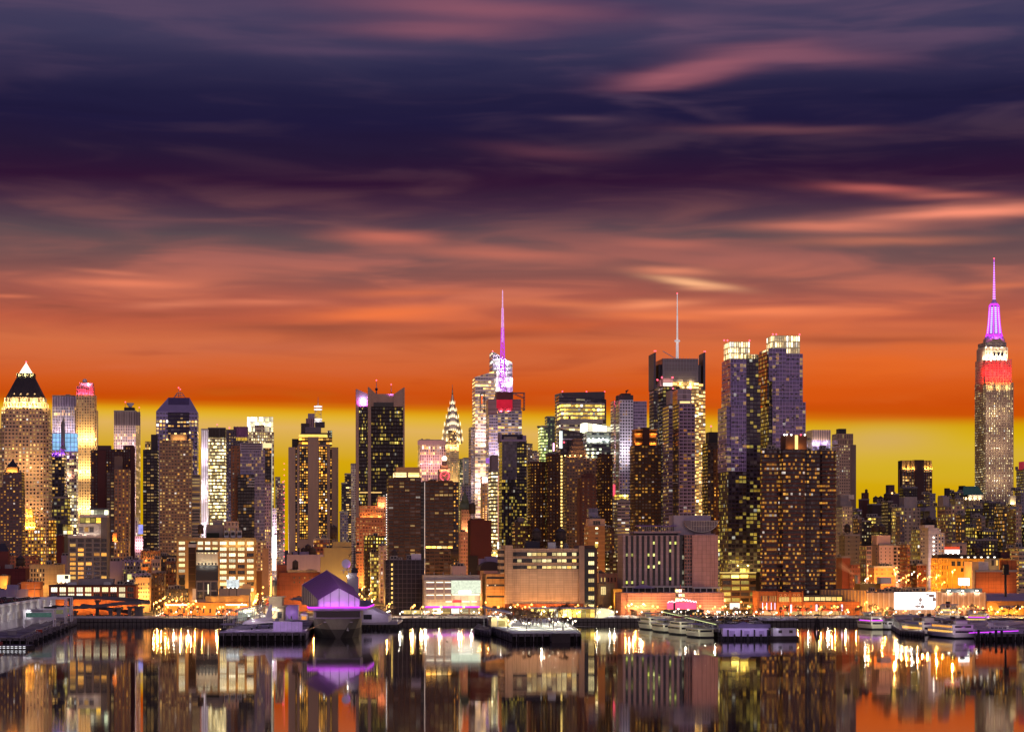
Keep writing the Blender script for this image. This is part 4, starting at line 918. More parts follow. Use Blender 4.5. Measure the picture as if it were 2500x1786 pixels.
PB=M('plum_plain',C(92,58,54),.9);fp=F((96,62,56),(40,28,30),.28,.4,.25,AMBER,1.2)
b.blk('tower_body',1418,1455,1166,None,fp,PB,bay=5,story=3.1);b.blk('low_wing',1408,1419,1190,None,PB,y0=1);b.blk('crown_step',1424,1450,1158,1166,PB,PB,y0=2,y1=16);b.blk('crown_step',1429,1446,1154,1158,PB,PB,y0=4,y1=14)
# green offices, slanted tower and friends
tower('green tinted glass office with bright lit floors',1314,1337,1042,2900,26,F((130,146,110),(70,88,70),.86,.6,1.1,((200,235,120),(250,250,160)),1.,.3),bay=3,story=4.2);tower('taller teal glass block behind the green lit office',1330,1356,1018,2960,26,F((84,98,100),(60,74,80),.86,.7,.3,((210,235,150),(250,250,180)),.9,.6),bay=3,story=4.2,gear=1)
def slanted():
 b=B('slanted_roof_tower','dark blue glass tower with a roof that slopes gently to one side',1365,1480,2640,40.,'tower')
 m=MB();W=b.W;r=[(0,0),(W,0),(W,40),(0,40)]
 m.poly(r,r,0,[b.lz(964),b.lz(974),b.lz(974),b.lz(964)],F((54,50,70),(40,38,58),.97,.6,.08,PALE,1.,.8),ROOF,5,3.6);b.part(m,'tower_body')
 m=MB();r=[(b.lx(1372),2),(b.lx(1477),2),(b.lx(1477),38),(b.lx(1364),38)];m.poly(r,r,b.lz(976),[b.lz(958),b.lz(955),b.lz(955),b.lz(958)],M('night_blue_panel',C(44,40,60),.35),ROOF);b.part(m,'sloped_parapet')
 for p in(1373,1432,1476):
  m=MB();m.ball((b.lx(p,3),3,b.lz(955)),.8,REDL,6,4);b.part(m,'beacon')
 b=B('lit_office','broad office with bands of bright yellow floors in front of the slanted dark blue tower',1358,1476,2480,36.,'tower')
 f=F((170,156,140),(60,54,56),.92,.56,1.6,YEL,1.3,.1)
 b.blk('upper_floors',1360,1476,985,1024,f,bay=3.4,story=4.4);b.blk('blank_band',1358,1472,1024,1034,M('band_pale',C(150,148,150),.6),y0=-.6,y1=36);b.blk('middle_floors',1358,1460,1034,None,F((176,170,160),(70,66,72),.95,.5,1.3,PALE,1.1,.8),y0=0,bay=4,story=4.6)
 m=MB();x0,x1,za,zb_=b.lx(1359,-1.2),b.lx(1476,-1.2),b.lz(984,-1.2),b.lz(1024,-1.2)
 for q in(((x0,za),(x1,za)),((x0,za),(x0,zb_)),((x1,za),(x1-12,zb_+2)),((x0+20,za),(x0+2,zb_+6)),((x1-30,zb_),(x1,za))):m.bar((q[0][0],-1.2,q[0][1]),(q[1][0],-1.2,q[1][1]),.6,STEEL)
 b.part(m,'steel_brace');m=MB();m.bar((b.lx(1428,10),10,b.lz(985,10)),(b.lx(1434,10),10,b.lz(976,10)),.6,STEEL);m.bar((b.lx(1425,10),10,b.lz(979,10)),(b.lx(1442,10),10,b.lz(977,10)),.6,STEEL);b.part(m,'roof_crane')
slanted()
b=B('sign_box_tower','dark roof box with a bright white vertical sign and red lamps on its corners',1368,1424,2300,24.,'tower')
m=MB();r=[(b.lx(1368),0),(b.lx(1424),0),(b.lx(1424),24),(b.lx(1368),24)];m.poly(r,r,0,[b.lz(1046),b.lz(1056),b.lz(1056),b.lz(1046)],F((66,58,64),(40,36,44),.8,.5,.06,PALE,1.),ROOF,3.4,4);b.part(m,'tower_body')
b.blk('white_sign',1366,1373,1052,1094,EM('sign_cool',(.86,.95,.95,1),1.5,.6,.4),y0=-2,y1=-.2);b.blk('roof_rim',1372,1424,1070,1073,M('rim_white',C(180,170,180),.5),y0=-.6,y1=0);b.blk('stair_box',1390,1424,1075,1100,DARKM,y0=-6,y1=-.8)
for p in(1377,1420):
 m=MB();m.ball((b.lx(p,-.6),-.6,b.lz(1079)),.7,REDL,6,4);b.part(m,'beacon')
b=B('glass_lantern_building','glass office whose slanted top floor shines like a white lantern',1424,1493,2350,26.,'tower')
f=F((110,116,116),(70,80,86),.92,.5,.8,COOL,1.,.9)
b.blk('tower_body',1424,1493,1054,None,f,bay=3.2,story=4.4)
m=MB();r=[(b.lx(1424),0),(b.lx(1493),0),(b.lx(1493),24),(b.lx(1424),24)];m.poly(r,r,b.lz(1054),[b.lz(1031),b.lz(1041),b.lz(1041),b.lz(1031)],F((220,214,196),(240,236,220),.9,.9,3.,COOL,1.3,0.),ROOF,5,9);b.part(m,'lantern_floor')
b.flood(1430,1490,1075,4,(1,.98,.8),2500,-2.)
for p in(1438,1448,1462,1472):
 m=MB();m.ball((b.lx(p,-.5),-.5,b.lz(1071)),.7,EM('lamp_white',(1,.95,.8,1),10.),6,4);b.part(m,'wall_lamp')
m=MB();x=b.lx(1352,3);tt=B('neon_mast_building','plum low tower topped by a pink neon bar',1330,1364,2080,20.,'tower');tt.blk('tower_body',1332,1362,1104,None,F((66,52,64),(30,26,34),.5,.5,.1),bay=3);m=MB();m.box(tt.lx(1351),tt.lx(1354),2,3,tt.lz(1100),tt.lz(1081),EM('neon_pink',(1,.4,.7,1),4.));tt.part(m,'neon_bar')
# red cornered tower
b=B('red_cornered_tower','pale gridded tower with a red lit corner and a dark drum on top',1503,1580,2270,26.,'tower')
f=F((196,192,204),(72,68,84),.56,.6,.1,WARM,1.2);b.flood(1505,1545,1100,2,(1,.9,.9),9000,-14);
b.blk('main_front',1503,1546,976,None,f,bay=3.4,story=3.5);b.blk('lavender_wing',1546.5,1579,979,None,F((150,134,160),(120,106,136),.9,.7,.04,WARM,1.2,.3),y0=2,bay=3.,story=3.5);b.blk('red_flank',1494,1503,978,None,F((150,120,126),(90,80,96),.8,.6,.35,AMBER,1.2,.1),y0=1.5,bay=2.4,story=3.5)
b.blk('drum',1503,1546,964,976,M('drum_dark',C(80,70,76),.7),y0=3,y1=22);b.blk('drum_top',1517,1540,960,964,DARKM,y0=5,y1=18);m=MB();m.bar((b.lx(1528,8),8,b.lz(960,8)),(b.lx(1532,8),8,b.lz(952,8)),1.,DARKM);m.bar((b.lx(1527,8),8,b.lz(955,8)),(b.lx(1534,8),8,b.lz(952,8)),1.2,DARKM);b.part(m,'window_hoist')
for p in(985,1190):light(b.e,(b.lx(1496,-3),-2.0,b.lz(p)),(1,.05,.1),3500,.6)
b.blk('red_sign',1497,1502,1182,1210,EM('sign_red2',(1,.08,.14,1),1.4,.5,.3),y0=-.4,y1=1);b.blk('lit_base',1500,1534,1206,1220,F((180,150,110),(120,90,60),.8,.7,2,YEL,1.3),y0=-.6,y1=0,bay=3,story=3.5)
tower('low grey banded block under the red cornered tower',1499,1536,1224,2120,22,F((150,130,124),(50,44,48),.94,.46,.5,WARM,1.,.5),bay=5,story=3.4,gear=2)
# louvre topped brown tower
b=B('louvre_topped_tower','brown balcony tower crowned by amber lit louvres and a dark lift core',1538,1614,1880,26.,'tower')
f=F((74,54,46),(30,26,30),.66,.55,.3,AMBER,1.25,.1,2.,.3)
b.blk('tower_body',1538,1614,1086,None,f,bay=3.4,story=2.95)
for i in range(4):b.blk('lit_louvre',1542,1604,1047+i*9.6,1051+i*9.6,M('louvre_tan',C(176,120,66),.7),y0=1.5,y1=20)
b.blk('louvre_core',1544,1602,1049,1086,M('core_tan',C(150,96,50),.8),y0=4,y1=18);b.blk('lift_core',1570,1586,1043,1086,M('core_plum',C(60,38,40),.85),y0=-.6,y1=10)
for p in(1548,1560,1592,1600):light(b.e,(b.lx(p),2.4,b.lz(1081)),AMB,1400,.4);light(b.e,(b.lx(p),.6,b.lz(1062)),AMB,900,.4)
m=MB()
for k in range(40):
 z=4+k*2.95
 for a,c in((1541,1552),(1590,1600),(1604,1612)):m.box(b.lx(a),b.lx(c),-1.2,-.05,z,z+.9,M('balcony_brown',C(88,60,52),.8))
b.part(m,'balcony_slats')
# ---------------------------------------------------------------- skyscrapers: south half
def screen_tower():
 b=B('screened_tower','tall grey screened skyscraper with corner screens rising past its roof and a thin white mast',1597,1724,2416,44.,'tower')
 f=F((170,140,96),(90,72,56),.92,.62,1.5,WARM,1.15,.35);GS=M('screen_grey',C(126,116,120),.5,var=.1,streak=True)
 b.blk('tower_body',1618,1706,932,None,f,bay=3.4,story=4.2);b.blk('south_bay',1706,1722,935,None,F((180,150,106),(100,80,60),.9,.6,1.4,WARM,1.15,.2),y0=4,y1=40,bay=3.4,story=4.2);b.blk('north_bay',1587,1618,940,None,F((120,108,104),(70,62,66),.9,.6,.8,WARM,1.),y0=4,y1=40,bay=3.4,story=4.2)
 b.blk('upper_screen',1618,1705,875,932,F((134,124,128),(110,100,106),.9,.55,0.),GS,y0=-.8,y1=42,bay=40,story=1.1)
 DS=M('screen_dark',C(74,68,84),.45,streak=True)
 def tilt(px0,px1,pt0,pt1,y0,y1):
  m=MB();r=[(b.lx(px0),y0),(b.lx(px1),y0),(b.lx(px1),y1),(b.lx(px0),y1)];m.poly(r,r,b.lz(950),[b.lz(pt0),b.lz(pt1),b.lz(pt1),b.lz(pt0)],DS,DS);b.part(m,'corner_screen')
 tilt(1597,1602,862,859,2,36);tilt(1718,1723,861,858,2,28);b.blk('inner_screen',1608,1617,890,950,M('screen_dark2',C(56,50,64),.5),y0=6,y1=38);b.blk('inner_screen',1705.5,1711.5,890,935,DS,y0=6,y1=38)
 m=MB()
 for i in range(13):x=b.lx(1619+i*7.1,-1.2);m.bar((x,-1.2,b.lz(905)),(x,-1.2,b.lz(871)),.22,STEEL)
 b.part(m,'screen_rods')
 m=MB();x,y=b.lx(1653.5,22),22;z=lambda p:b.lz(p,22);MW=M('mast_white_glow',C(230,222,218),.4,emit=.4,ecol=(1,.9,.88,1));m.lathe(x,y,[(1.6,z(880)),(1.35,z(834)),(1.0,z(828)),(.75,z(770)),(.35,z(717))],MW,8);t=b.part(m,'mast');m=MB();m.cyl(x,y,z(834),z(830),3.,MW,10);m.ball((x,y,z(716)),.6,REDL,6,4);b.part(m,'mast_collar',t)  # mast given a faint emission of its own to look brighter
 m=MB();m.bar((b.lx(1659,12),12,b.lz(881,12)),(b.lx(1618,12),12,b.lz(857,12)),.7,STEEL);m.bar((b.lx(1650,12),12,b.lz(892,12)),(b.lx(1662,12),12,b.lz(878,12)),1.6,STEEL);b.part(m,'maintenance_crane')
 for p in(1597.5,1601,1719,1722):
  m=MB();m.ball((b.lx(p,3),3,b.lz(857,3)),.6,REDL,6,4);b.part(m,'beacon')
 b.flood(1625,1700,936,3,GOLD,3500,-2.5)
screen_tower()
b=B('dark_office_tower','black glass tower with a pink white roof box before the grey screened skyscraper',1606,1660,2150,28.,'tower')
b.blk('tower_body',1606,1660,943,None,F((40,36,48),(24,22,32),.7,.6,.2,YEL,1.2),bay=4,story=3.8);b.blk('flank',1585,1606,952,None,F((56,50,66),(38,34,48),.7,.6,.08,YEL,1.),y0=3,bay=3,story=3.8)
b.blk('roof_box',1618,1643,923,943,M('box_rose',C(200,150,150),.6),y0=3,y1=18);b.blk('roof_box_wing',1605,1618,927,943,M('box_rose2',C(170,120,126),.6),y0=4,y1=18);b.blk('lit_panel',1619,1642,934,942,EM('panel_cream',(1,.84,.7,1),1.6),y0=2.6,y1=3);b.flood(1618,1642,940,2,(1,.8,.7),1500,1.2)
for p,q in((1605,927),(1616,921),(1642,921)):
 m=MB();m.ball((b.lx(p,5),5,b.lz(q,5)),.8,REDL,6,4);b.part(m,'beacon')
b=B('lavender_apartment_tower','lavender panelled apartment tower with a pale boxed crown',1642,1697,1790,30.,'tower')
f=F((140,124,158),(46,38,58),.8,.6,.16,AMBER,1.3,.1,2.)
b.blk('tower_body',1642,1697,986,None,f,bay=3.9,story=3.05);b.blk('glass_flank',1618,1642,989,None,F((108,96,122),(60,52,74),.9,.58,.25,WARM,1.2,.1),y0=2.5,bay=4.,story=3.05)
PCR=M('crown_panel',C(176,164,180),.5,var=.1);b.blk('crown',1642,1688,950,986,F((180,168,184),(150,138,156),.94,.9,0.),PCR,y0=1,y1=24,bay=4,story=4);b.blk('crown_flank',1628,1642,953,986,M('crown_panel2',C(140,128,148),.5),y0=3,y1=22);b.blk('lit_gap',1660,1685,979,984,EM('gap_amber',(1,.68,.28,1),1.4),y0=.6,y1=1.)
for p in(1643,1686):
 m=MB();m.ball((b.lx(p,2),2,b.lz(948,2)),.6,REDL,6,4);b.part(m,'beacon')
m=MB()
for k,q in((1155,1642),(1155,1672),(1178,1642),(1178,1664)):m.box(b.lx(q),b.lx(q+14),-.9,-.05,b.lz(k+2),b.lz(k),STEEL)
b.part(m,'white_ledges')
b=B('dim_apartment_tower','dim brown apartment tower with a black roof box between lavender tower and twin glass towers',1714,1757,1830,24.,'tower')
b.blk('tower_body',1714,1757,1080,None,F((66,56,58),(34,30,38),.6,.5,.26,AMBER,1.3,.1),bay=3.2,story=3.);b.blk('brick_edge',1742,1757.4,1096,None,F((96,62,40),(50,34,28),.4,.5,.3,AMBER,1.2),y0=-.5,y1=2,bay=3.2,story=3.);b.blk('roof_box',1731,1757,1054,1080,DARKM,y0=4,y1=18);b.mast(1736,1040,1054,.3)
# twin stepped glass towers
def twin(label,x0,x1,tops,crown,D,flank):
 b=B('stepped_glass_tower',label,x0,x1,D,34.,'tower')
 f=F((144,126,172),(90,76,120),.86,.8,.13,WARM,1.35,.1,2.,.1);fd=F((58,46,66),(30,24,40),.86,.7,.22,YEL,1.25,.1)
 for i,(a,c,yt,yb,k,y0) in enumerate(tops):b.blk('glass_tier',a,c,yt,yb,f if k=='p' else fd,y0=y0,bay=3.3,story=3.2)
 CRF=F((236,206,150),(255,236,190),.66,.82,3.,((255,216,140),(255,232,176)),1.15,0.)
 for a,c,yt,yb in crown:b.blk('lit_crown',a,c,yt,yb,CRF,y0=3,y1=24,bay=2.2,story=4.3)
 a,c,yt,yb=crown[0]
 for p in(a+1,a+9,c-1):
  m=MB();m.cyl(b.lx(p,4),4,b.lz(yt,4),b.lz(yt-3,4),.15,DARKM,5);m.ball((b.lx(p,4),4,b.lz(yt-3,4)),.6,REDL,6,4);b.part(m,'beacon')
 # small dark air vents scattered over the glass
 m=MB();rr=random.Random(x0)
 for i,(a,c,yt,yb,k,y0) in enumerate(tops):
  if k!='p':continue
  z0,z1=(0 if yb is None else b.lz(yb)),b.lz(yt)
  for _ in range(int((c-a)*(z1-z0)/90)):
   x=b.lx(a,y0)+1+rr.randint(0,max(1,int((b.lx(c,y0)-b.lx(a,y0)-3)/3.3)))*3.3;z=z0+3+rr.randint(0,int((z1-z0-6)/3.2))*3.2
   m.box(x,x+1.7,y0-.1,y0-.02,z,z+.9,GLASSD)
 b.part(m,'vent_grilles')
 return b
b=twin('purple stepped glass tower with the lower lit cream crown, beside the screened skyscraper',1762,1857,[(1762,1822,876,939,'p',2),(1822,1852,866,939,'d',3),(1761,1822,938,989,'p',1),(1822,1857,939,None,'d',2),(1785,1822,988,1150,'p',-1),(1756,1785,992,1150,'p',1),(1755,1822,1150,None,'d',-.4)],[(1767,1831,834,876),(1800,1850,864,876)],1650,'n')
b.flood(1765,1850,1420,4,(1,.72,.14),13000,-7);b.flood(1765,1850,1380,3,(1,.72,.14),6000,-5)
b=twin('purple stepped glass tower with the taller lit cream crown, beside the brown curved bay block',1866,1967,[(1877,1919,850,930,'p',1),(1919,1960,863,930,'p',1.4),(1865,1878,857,985,'d',3),(1862,1960,930,983,'p',.8),(1886,1967,981,None,'p',-.6),(1861,1886,990,None,'d',1.4)],[(1886,1953,819,863),(1866,1880,851,860)],1668,'s')
# brown curved bay block
def bay_block():
 b=B('curved_bay_tower','massive brown brick apartment block with rounded bays and ribbon windows by the twin glass towers',1856,2041,1580,30.,'tower')
 f=F((76,50,48),(28,25,34),.92,.54,.27,AMBER,1.7,.05,3.);zt=b.lz(1097);W=b.W
 m=MB()
 def bay(pa,pc,bulge,y0,top):
  xa,xc_=b.lx(pa,y0),b.lx(pc,y0);n=7;xm,hw=(xa+xc_)/2,(xc_-xa)/2
  pts=[(xm-hw*cos(pi*i/(n-1)),y0-bulge*sin(pi*i/(n-1))) for i in range(n)]+[(xc_,26),(xa+min(5.6,.5*(xc_-xa)),26)]
  m.poly(pts,pts,0,b.lz(top,y0),f,ROOF,1.75,2.93)
 bay(1856,1905,5,3,1098);bay(1905,1966,6.5,1,1097);b.part(m,'rounded_bays');m=MB();bay(1966,2003,0.4,1.5,1098);bay(2003,2041,4,2,1099);b.part(m,'south_bays')
 b.blk('dark_recess',1962,1976,1098,None,F((52,34,40),(22,18,26),.7,.55,.2,AMBER,1.3),y0=-.8,y1=1.4,bay=2.1,story=2.93)
 m=MB();BB=M('bay_brick',C(96,58,52),.9)
 for k in range(36):
  z=2.6+k*2.93
  if z>zt-1:break
  for pa,pc,bu,y0 in((1856,1905,5,3),(1905,1966,6.5,1),(2003,2041,4,2)):
   xa,xc_=b.lx(pa,y0),b.lx(pc,y0);n=7;xm,hw=(xa+xc_)/2,(xc_-xa)/2
   q=[(xm-(hw+.2)*cos(pi*i/(n-1)),y0-(bu+.25)*sin(pi*i/(n-1))-.1) for i in range(n)]
   for(ax,ay),(cx2,cy2) in zip(q,q[1:]):m.face([(ax,ay,z),(cx2,cy2,z),(cx2,cy2,z+1.1),(ax,ay,z+1.1)],BB);m.face([(ax,ay,z+1.1),(cx2,cy2,z+1.1),(cx2,cy2+.4,z+1.1),(ax,ay+.4,z+1.1)],BB)
 b.part(m,'brick_bands')
 b.blk('drum',1918,1970,1061,1097,M('drum_brown',C(92,60,48),.85,streak=True),y0=6,y1=22)
 m=MB();m.box(b.lx(1941,5.8),b.lx(1948,5.8),5.6,6,b.lz(1096,6),b.lz(1062,6),EM('slot_glow',(1,.62,.18,1),2.2));b.part(m,'lit_slot');b.flood(1920,1968,1092,2,AMB,2200,3);
 for p in(1915,1921,1932,1955,1965):
  m=MB();m.ball((b.lx(p,5.5),5.5,b.lz(1061,5.5)),.5,REDL if p==1955 else EM('lamp_white',(1,.95,.8,1),10.),6,4);b.part(m,'rooftop_lamp')
 b.gear(1975,2036,1098,4);b.gear(1860,1910,1098,3)
 b.flood(1860,2036,1462,5,AMB,5000,-9)
bay_block()
b=tower('lavender office with a scalloped white top behind the brown curved bay block',1968,2028,1072,2500,30,F((176,164,190),(140,120,190),.7,.84,.6,((210,190,255),(230,215,255)),.7,.2),bay=3.4,story=4.)
b.blk('scalloped_top',1968,2028,1049,1074,F((214,184,168),(120,96,100),.25,1.1,0.),LIME,y0=-.6,y1=30,bay=3.4,story=30);b.flood(1970,2026,1082,3,(1,.8,.7),1800,-3)
b=B('beige_stone_tower','beige stone tower with a set back top and small rooftop box against the mustard sky',2030,2090,2450,34.,'tower')
f=F((168,140,116),(60,50,50),.4,.5,.25,PALE,1.3,.6)
b.blk('tower_body',2030,2076,1085,None,f,bay=3.2,story=3.7);b.blk('plain_flank',2076.4,2090,1085,None,M('beige_flank',C(128,108,96),.85,streak=True),y0=1);b.blk('set_back_top',2031,2083,1058,1085,F((150,122,100),(66,50,48),.3,.7,.15,PALE,1.),y0=3,y1=28,bay=3.2,story=8);b.blk('roof_box',2048,2066,1046,1058,DARKM,y0=8,y1=20)
# tower with golden crown
b=B('golden_crowned_tower','dark ribbed tower with sloping golden lit panels round its top',2194,2276,2700,16.,'tower')
f=F((62,44,42),(30,22,26),.72,.6,.42,WARM,1.25,.4);GP=M('gold_panel',C(196,150,80),.6)
b.blk('tower_body',2194,2276,1146,None,f,bay=3.6,story=3.9);b.blk('dark_core',2234,2256,1122,None,M('core_umber',C(72,48,44),.8),y0=-1.2,y1=12);b.blk('dark_core',2195,2202,1124,None,M('core_umber2',C(46,34,38),.8),y0=-.8,y1=12)
for i,(a,c) in enumerate(((2202,2212),(2213.5,2223),(2224.5,2234),(2256,2262),(2263,2269),(2270,2276))):
 m=MB();r=[(b.lx(a),-.4),(b.lx(c),-.4),(b.lx(c),12),(b.lx(a),12)];k=b.W*.02;m.poly(r,[(b.lx(a)+k,2.5),(b.lx(c)-k*.2,2.5),(b.lx(c)-k*.2,12),(b.lx(a)+k,12)],b.lz(1145),b.lz(1123),GP,GP);b.part(m,'golden_panel');light(b.e,((b.lx(a)+b.lx(c))/2,-2.2,b.lz(1145)),GOLD,2000,.4)
m=MB()
for i in range(12):x=b.lx(2196+i*7.2,-.6);m.box(x-.35,x+.35,-.7,-.02,0,b.lz(1146),M('rib_copper',C(140,84,56),.7))
b.part(m,'ribs')
# the great tower with red and white lit top
def great_tower():
 b=B('art_deco_skyscraper','tallest stone skyscraper, floodlit red and white at the top with a purple lit spire',2378,2476,3104,56.,'tower')
 f=F((184,156,132),(70,58,60),.46,.52,.5,PALE,1.3,.25);st=M('deco_limestone',C(190,166,140),.8)
 b.blk('tower_body',2406,2474,933,None,f,st,y0=0,y1=48,bay=2.9,story=3.75);b.blk('flank',2401,2406,937,None,F((150,124,110),(52,44,50),.48,.54,.42,PALE,1.1,.25),st,y0=9,y1=46,bay=3.,story=3.75)
 m=MB()
 for i in range(12):x=b.lx(2407+i*6.05,-.7);m.box(x-.5,x+.5,-.8,-.02,0,b.lz(933),M('deco_pier',C(176,150,124),.8))
 b.part(m,'stone_piers')
 fr=F((196,150,136),(90,40,40),.46,.6,.12,PALE,1.);b.blk('red_stage',2404,2470,877,933,fr,st,y0=2,y1=44,bay=2.9,story=3.75);b.blk('red_flank',2400,2404,879,936,fr,st,y0=9,y1=44,bay=3,story=3.75)  # stage wall and glass tinted redder than the stone to back the red light
 m=MB()
 for i in range(11):x=b.lx(2405.5+i*6.3,1.2);m.box(x-.45,x+.45,1.1,1.98,b.lz(933),b.lz(875),st)
 b.part(m,'stage_piers')
 b.blk('white_stage',2404,2461,847,877,F((236,214,176),(150,120,90),.3,.45,.2,PALE,1.),st,y0=5,y1=36,bay=6,story=7);b.blk('white_flank',2400,2404,850,878,st,st,y0=11,y1=40);b.blk('grey_top',2406,2457,835,847,F((150,136,128),(80,70,76),.4,.5,.3,PALE,.8),st,y0=8,y1=42,bay=3,story=4)
 m=MB();
 for i in range(3):
  x=b.lx(2428+i*9.5,4.6);z=b.lz(864,4.6);m.box(x-1.5,x+1.5,4.7,4.95,z-3,z+2,GLASSD);m.cyl(x,4.82,z+2,z+2.01,1.4,GLASSD,8)
 b.part(m,'arched_windows')
 xc,yc=b.lx(2427,25),25.;z=lambda p:b.lz(p,25)
 PU=M('spire_metal',C(170,150,190),.4,.4,emit=.10,ecol=(.7,.1,1,1));LP=EM('led_purple',(.66,.05,.80,1),1.5,.3,.2);LB=EM('led_lilac',(.62,.50,1.,1),1.7,.2,.3)
 m=MB();m.poly(m.ring(xc,yc,15,8,pi/8),m.ring(xc,yc,14.4,8,pi/8),z(837),z(828),st,st);m.poly(m.ring(xc,yc,13.4,8,pi/8),m.ring(xc,yc,12,8,pi/8),z(828),z(821),PU,PU);b.part(m,'spire_base')
 prof=[(11.,823),(9.2,812),(7.8,795),(6.9,775),(6.2,755),(6.,746),(4.8,743),(3.4,736),(1.8,731)]
 m=MB()
 for(r0,p0),(r1,p1) in zip(prof,prof[1:]):m.poly(m.ring(xc,yc,r0,8,pi/8),m.ring(xc,yc,r1,8,pi/8),z(p0),z(p1),PU,PU)
 sp=b.part(m,'spire')
 m=MB()
 for k in range(8):
  a=pi/8+k*pi/4
  for(r0,p0),(r1,p1) in zip(prof[:6],prof[1:7]):m.bar((xc+(r0+.5)*cos(a),yc+(r0+.5)*sin(a),z(p0)),(xc+(r1+.5)*cos(a),yc+(r1+.5)*sin(a),z(p1)),1.2,LP)
 for p,r in((818,11.2),(822,12.2),(744,6.6),(742,5.6)):m.cyl(xc,yc,z(p)-.7,z(p)+.7,r,LP,8)
 b.part(m,'purple_led_ribs',sp)
 m=MB()
 for a in(-pi/2-pi/4,-pi/2,-pi/2+pi/4,pi):
  for i in range(13):
   p=812-i*5;r=9.4-i*.27;q=r*.94+.2
   m.obox((xc+q*cos(a),yc+q*sin(a),z(p)),(1.3*sin(a),-1.3*cos(a),0),(.25*cos(a),.25*sin(a),0),(0,0,.9),LB)
 b.part(m,'lilac_led_panes',sp)
 m=MB();m.lathe(xc,yc,[(1.7,z(733)),(1.45,z(700)),(1.0,z(672)),(.7,z(645)),(.3,z(632))],LP,8);an=b.part(m,'antenna',sp)
 m=MB()
 for i in range(22):m.cyl(xc,yc,z(730-i*4.2),z(730-i*4.2)+.7,2.1-i*.065,LB,8)
 b.part(m,'antenna_rings',an);m=MB();m.ball((xc,yc,z(631)),.9,REDL,6,4);b.part(m,'beacon',an)
 RD=(1.,.035,.03)
 b.flood(2405,2470,934,8,(1,.07,.008),1800,-1.6);b.flood(2405,2470,912,7,(1,.006,.012),9500,-6.);b.flood(2384,2402,934,3,(1,.07,.008),1600,6.);b.flood(2384,2402,912,3,(1,.006,.012),8500,2.)
 b.flood(2406,2460,876,6,WHT,7500,.5);b.flood(2394,2403,876,2,WHT,5000,7);b.flood(2400,2452,848,4,WHT,1800,5)
 for q in(-8,0,8):light(b.e,(xc+q,yc-15,z(824)),(.7,.1,1.),3500,1.)
 b.flood(2408,2470,945,3,GOLD,2500,-4)
 for yy in(1010,1090,1170):b.flood(2410,2470,yy,2,(1,.82,.62),5200,-17)  # unseen fills out in front, added to lighten the shaft
great_tower()
# ---------------------------------------------------------------- nearer, lower buildings (north half)
def glow_pane(name,ca,cb,st):
 """lit window: brightness and tint differ from pane to pane"""
 if name in MATS:return MATS[name]
 m,N=newmat(name)
 rnd=N.n('ShaderNodeObjectInfo').outputs['Random'];co=N.n('ShaderNodeTexCoord').outputs['Object']
 wn=N.n('ShaderNodeTexWhiteNoise',noise_dimensions='1D');N.put(wn.inputs['W'],N.m('MULTIPLY',rnd,37.))
 c=N.mix(wn.outputs['Value'],C(*ca),C(*cb))
 inn=N.noise(N.vm('ADD',N.vm('MULTIPLY',co,(1.1,1,1.6)),N.xyz(N.m('MULTIPLY',rnd,90.),0.,0.)),1.,3.,.6)
 k=N.m('MULTIPLY',N.m('ADD',.35,N.m('MULTIPLY',rnd,.9)),N.m('ADD',.2,N.m('MULTIPLY',inn,1.6)))
 e=N.n('ShaderNodeBsdfPrincipled');e.inputs['Base Color'].default_value=(.05,.05,.05,1);e.inputs['Roughness'].default_value=.15
 N.put(e.inputs['Emission Color'],c);N.put(e.inputs['Emission Strength'],N.m('MULTIPLY',k,st))
 o=N.n('ShaderNodeOutputMaterial');m.node_tree.links.new(e.outputs[0],o.inputs[0]);m.cycles.emission_sampling='NONE'
 MATS[name]=m
 return m
PANE_Y=glow_pane('pane_yellow',(255,196,84),(255,236,170),1.5);PANE_W=glow_pane('pane_white',(255,226,150),(255,246,214),1.7)
PANE_A=glow_pane('pane_amber',(255,160,50),(255,200,100),1.4);PANE_D=M('pane_dark',C(38,36,46),.15,spec=.7,var=.4)
FRAME=M('frame_grey',C(84,78,78),.6)
WM={}
def win_mesh(w,h,pane,bars=2):
 k=(round(w,2),round(h,2),pane.name,bars)
 if k not in WM:
  m=MB();m.box(-w/2,w/2,-.02,.3,0,h,pane)
  for i in range(bars+1):x=-w/2+w*i/bars;m.box(x-.09,x+.09,-.12,.0,0,h,FRAME)
  m.box(-w/2-.1,w/2+.1,-.16,.02,-.14,0,FRAME);m.box(-w/2-.1,w/2+.1,-.12,.02,h,h+.1,FRAME)
  WM[k]=m.mesh('window')
 return WM[k]
def wins(b,px0,px1,py0,py1,nx,nz,lit=.5,pane=None,fw=.7,fh=.6,y=0.,bars=2,rr=None,litmap=None,name='window'):
 """separate window objects in nx columns and nz rows between photo columns px0..px1 and rows py0..py1"""
 rr=rr or random.Random(int(px0*7+py0));x0,x1,z1,z0=b.lx(px0,y),b.lx(px1,y),b.lz(py0,y),b.lz(py1,y)
 cw,ch=(x1-x0)/nx,(z1-z0)/nz
 for k in range(nz):
  for i in range(nx):
   on=litmap(i,k) if litmap else rr.random()<lit
   me=win_mesh(cw*fw,ch*fh,(pane or PANE_Y) if on else PANE_D,bars)
   obj(name,me,b.e,(x0+cw*(i+.5),y-.06,z0+ch*(k+(1-fh)/2)))
def plain(name,label,x0,x1,yt,D,dep,wall,roof=None,cat='building',part='building_body',gear=2,par=True):
 b=B(name,label,x0,x1,D,dep,cat);b.blk(part,x0,x1,yt,None,wall,roof or ROOF)
 if par:b.parapet(x0,x1,yt,wall,h=1.)
 if gear:b.gear(x0,x1,yt,gear,2,dep-2)
 return b
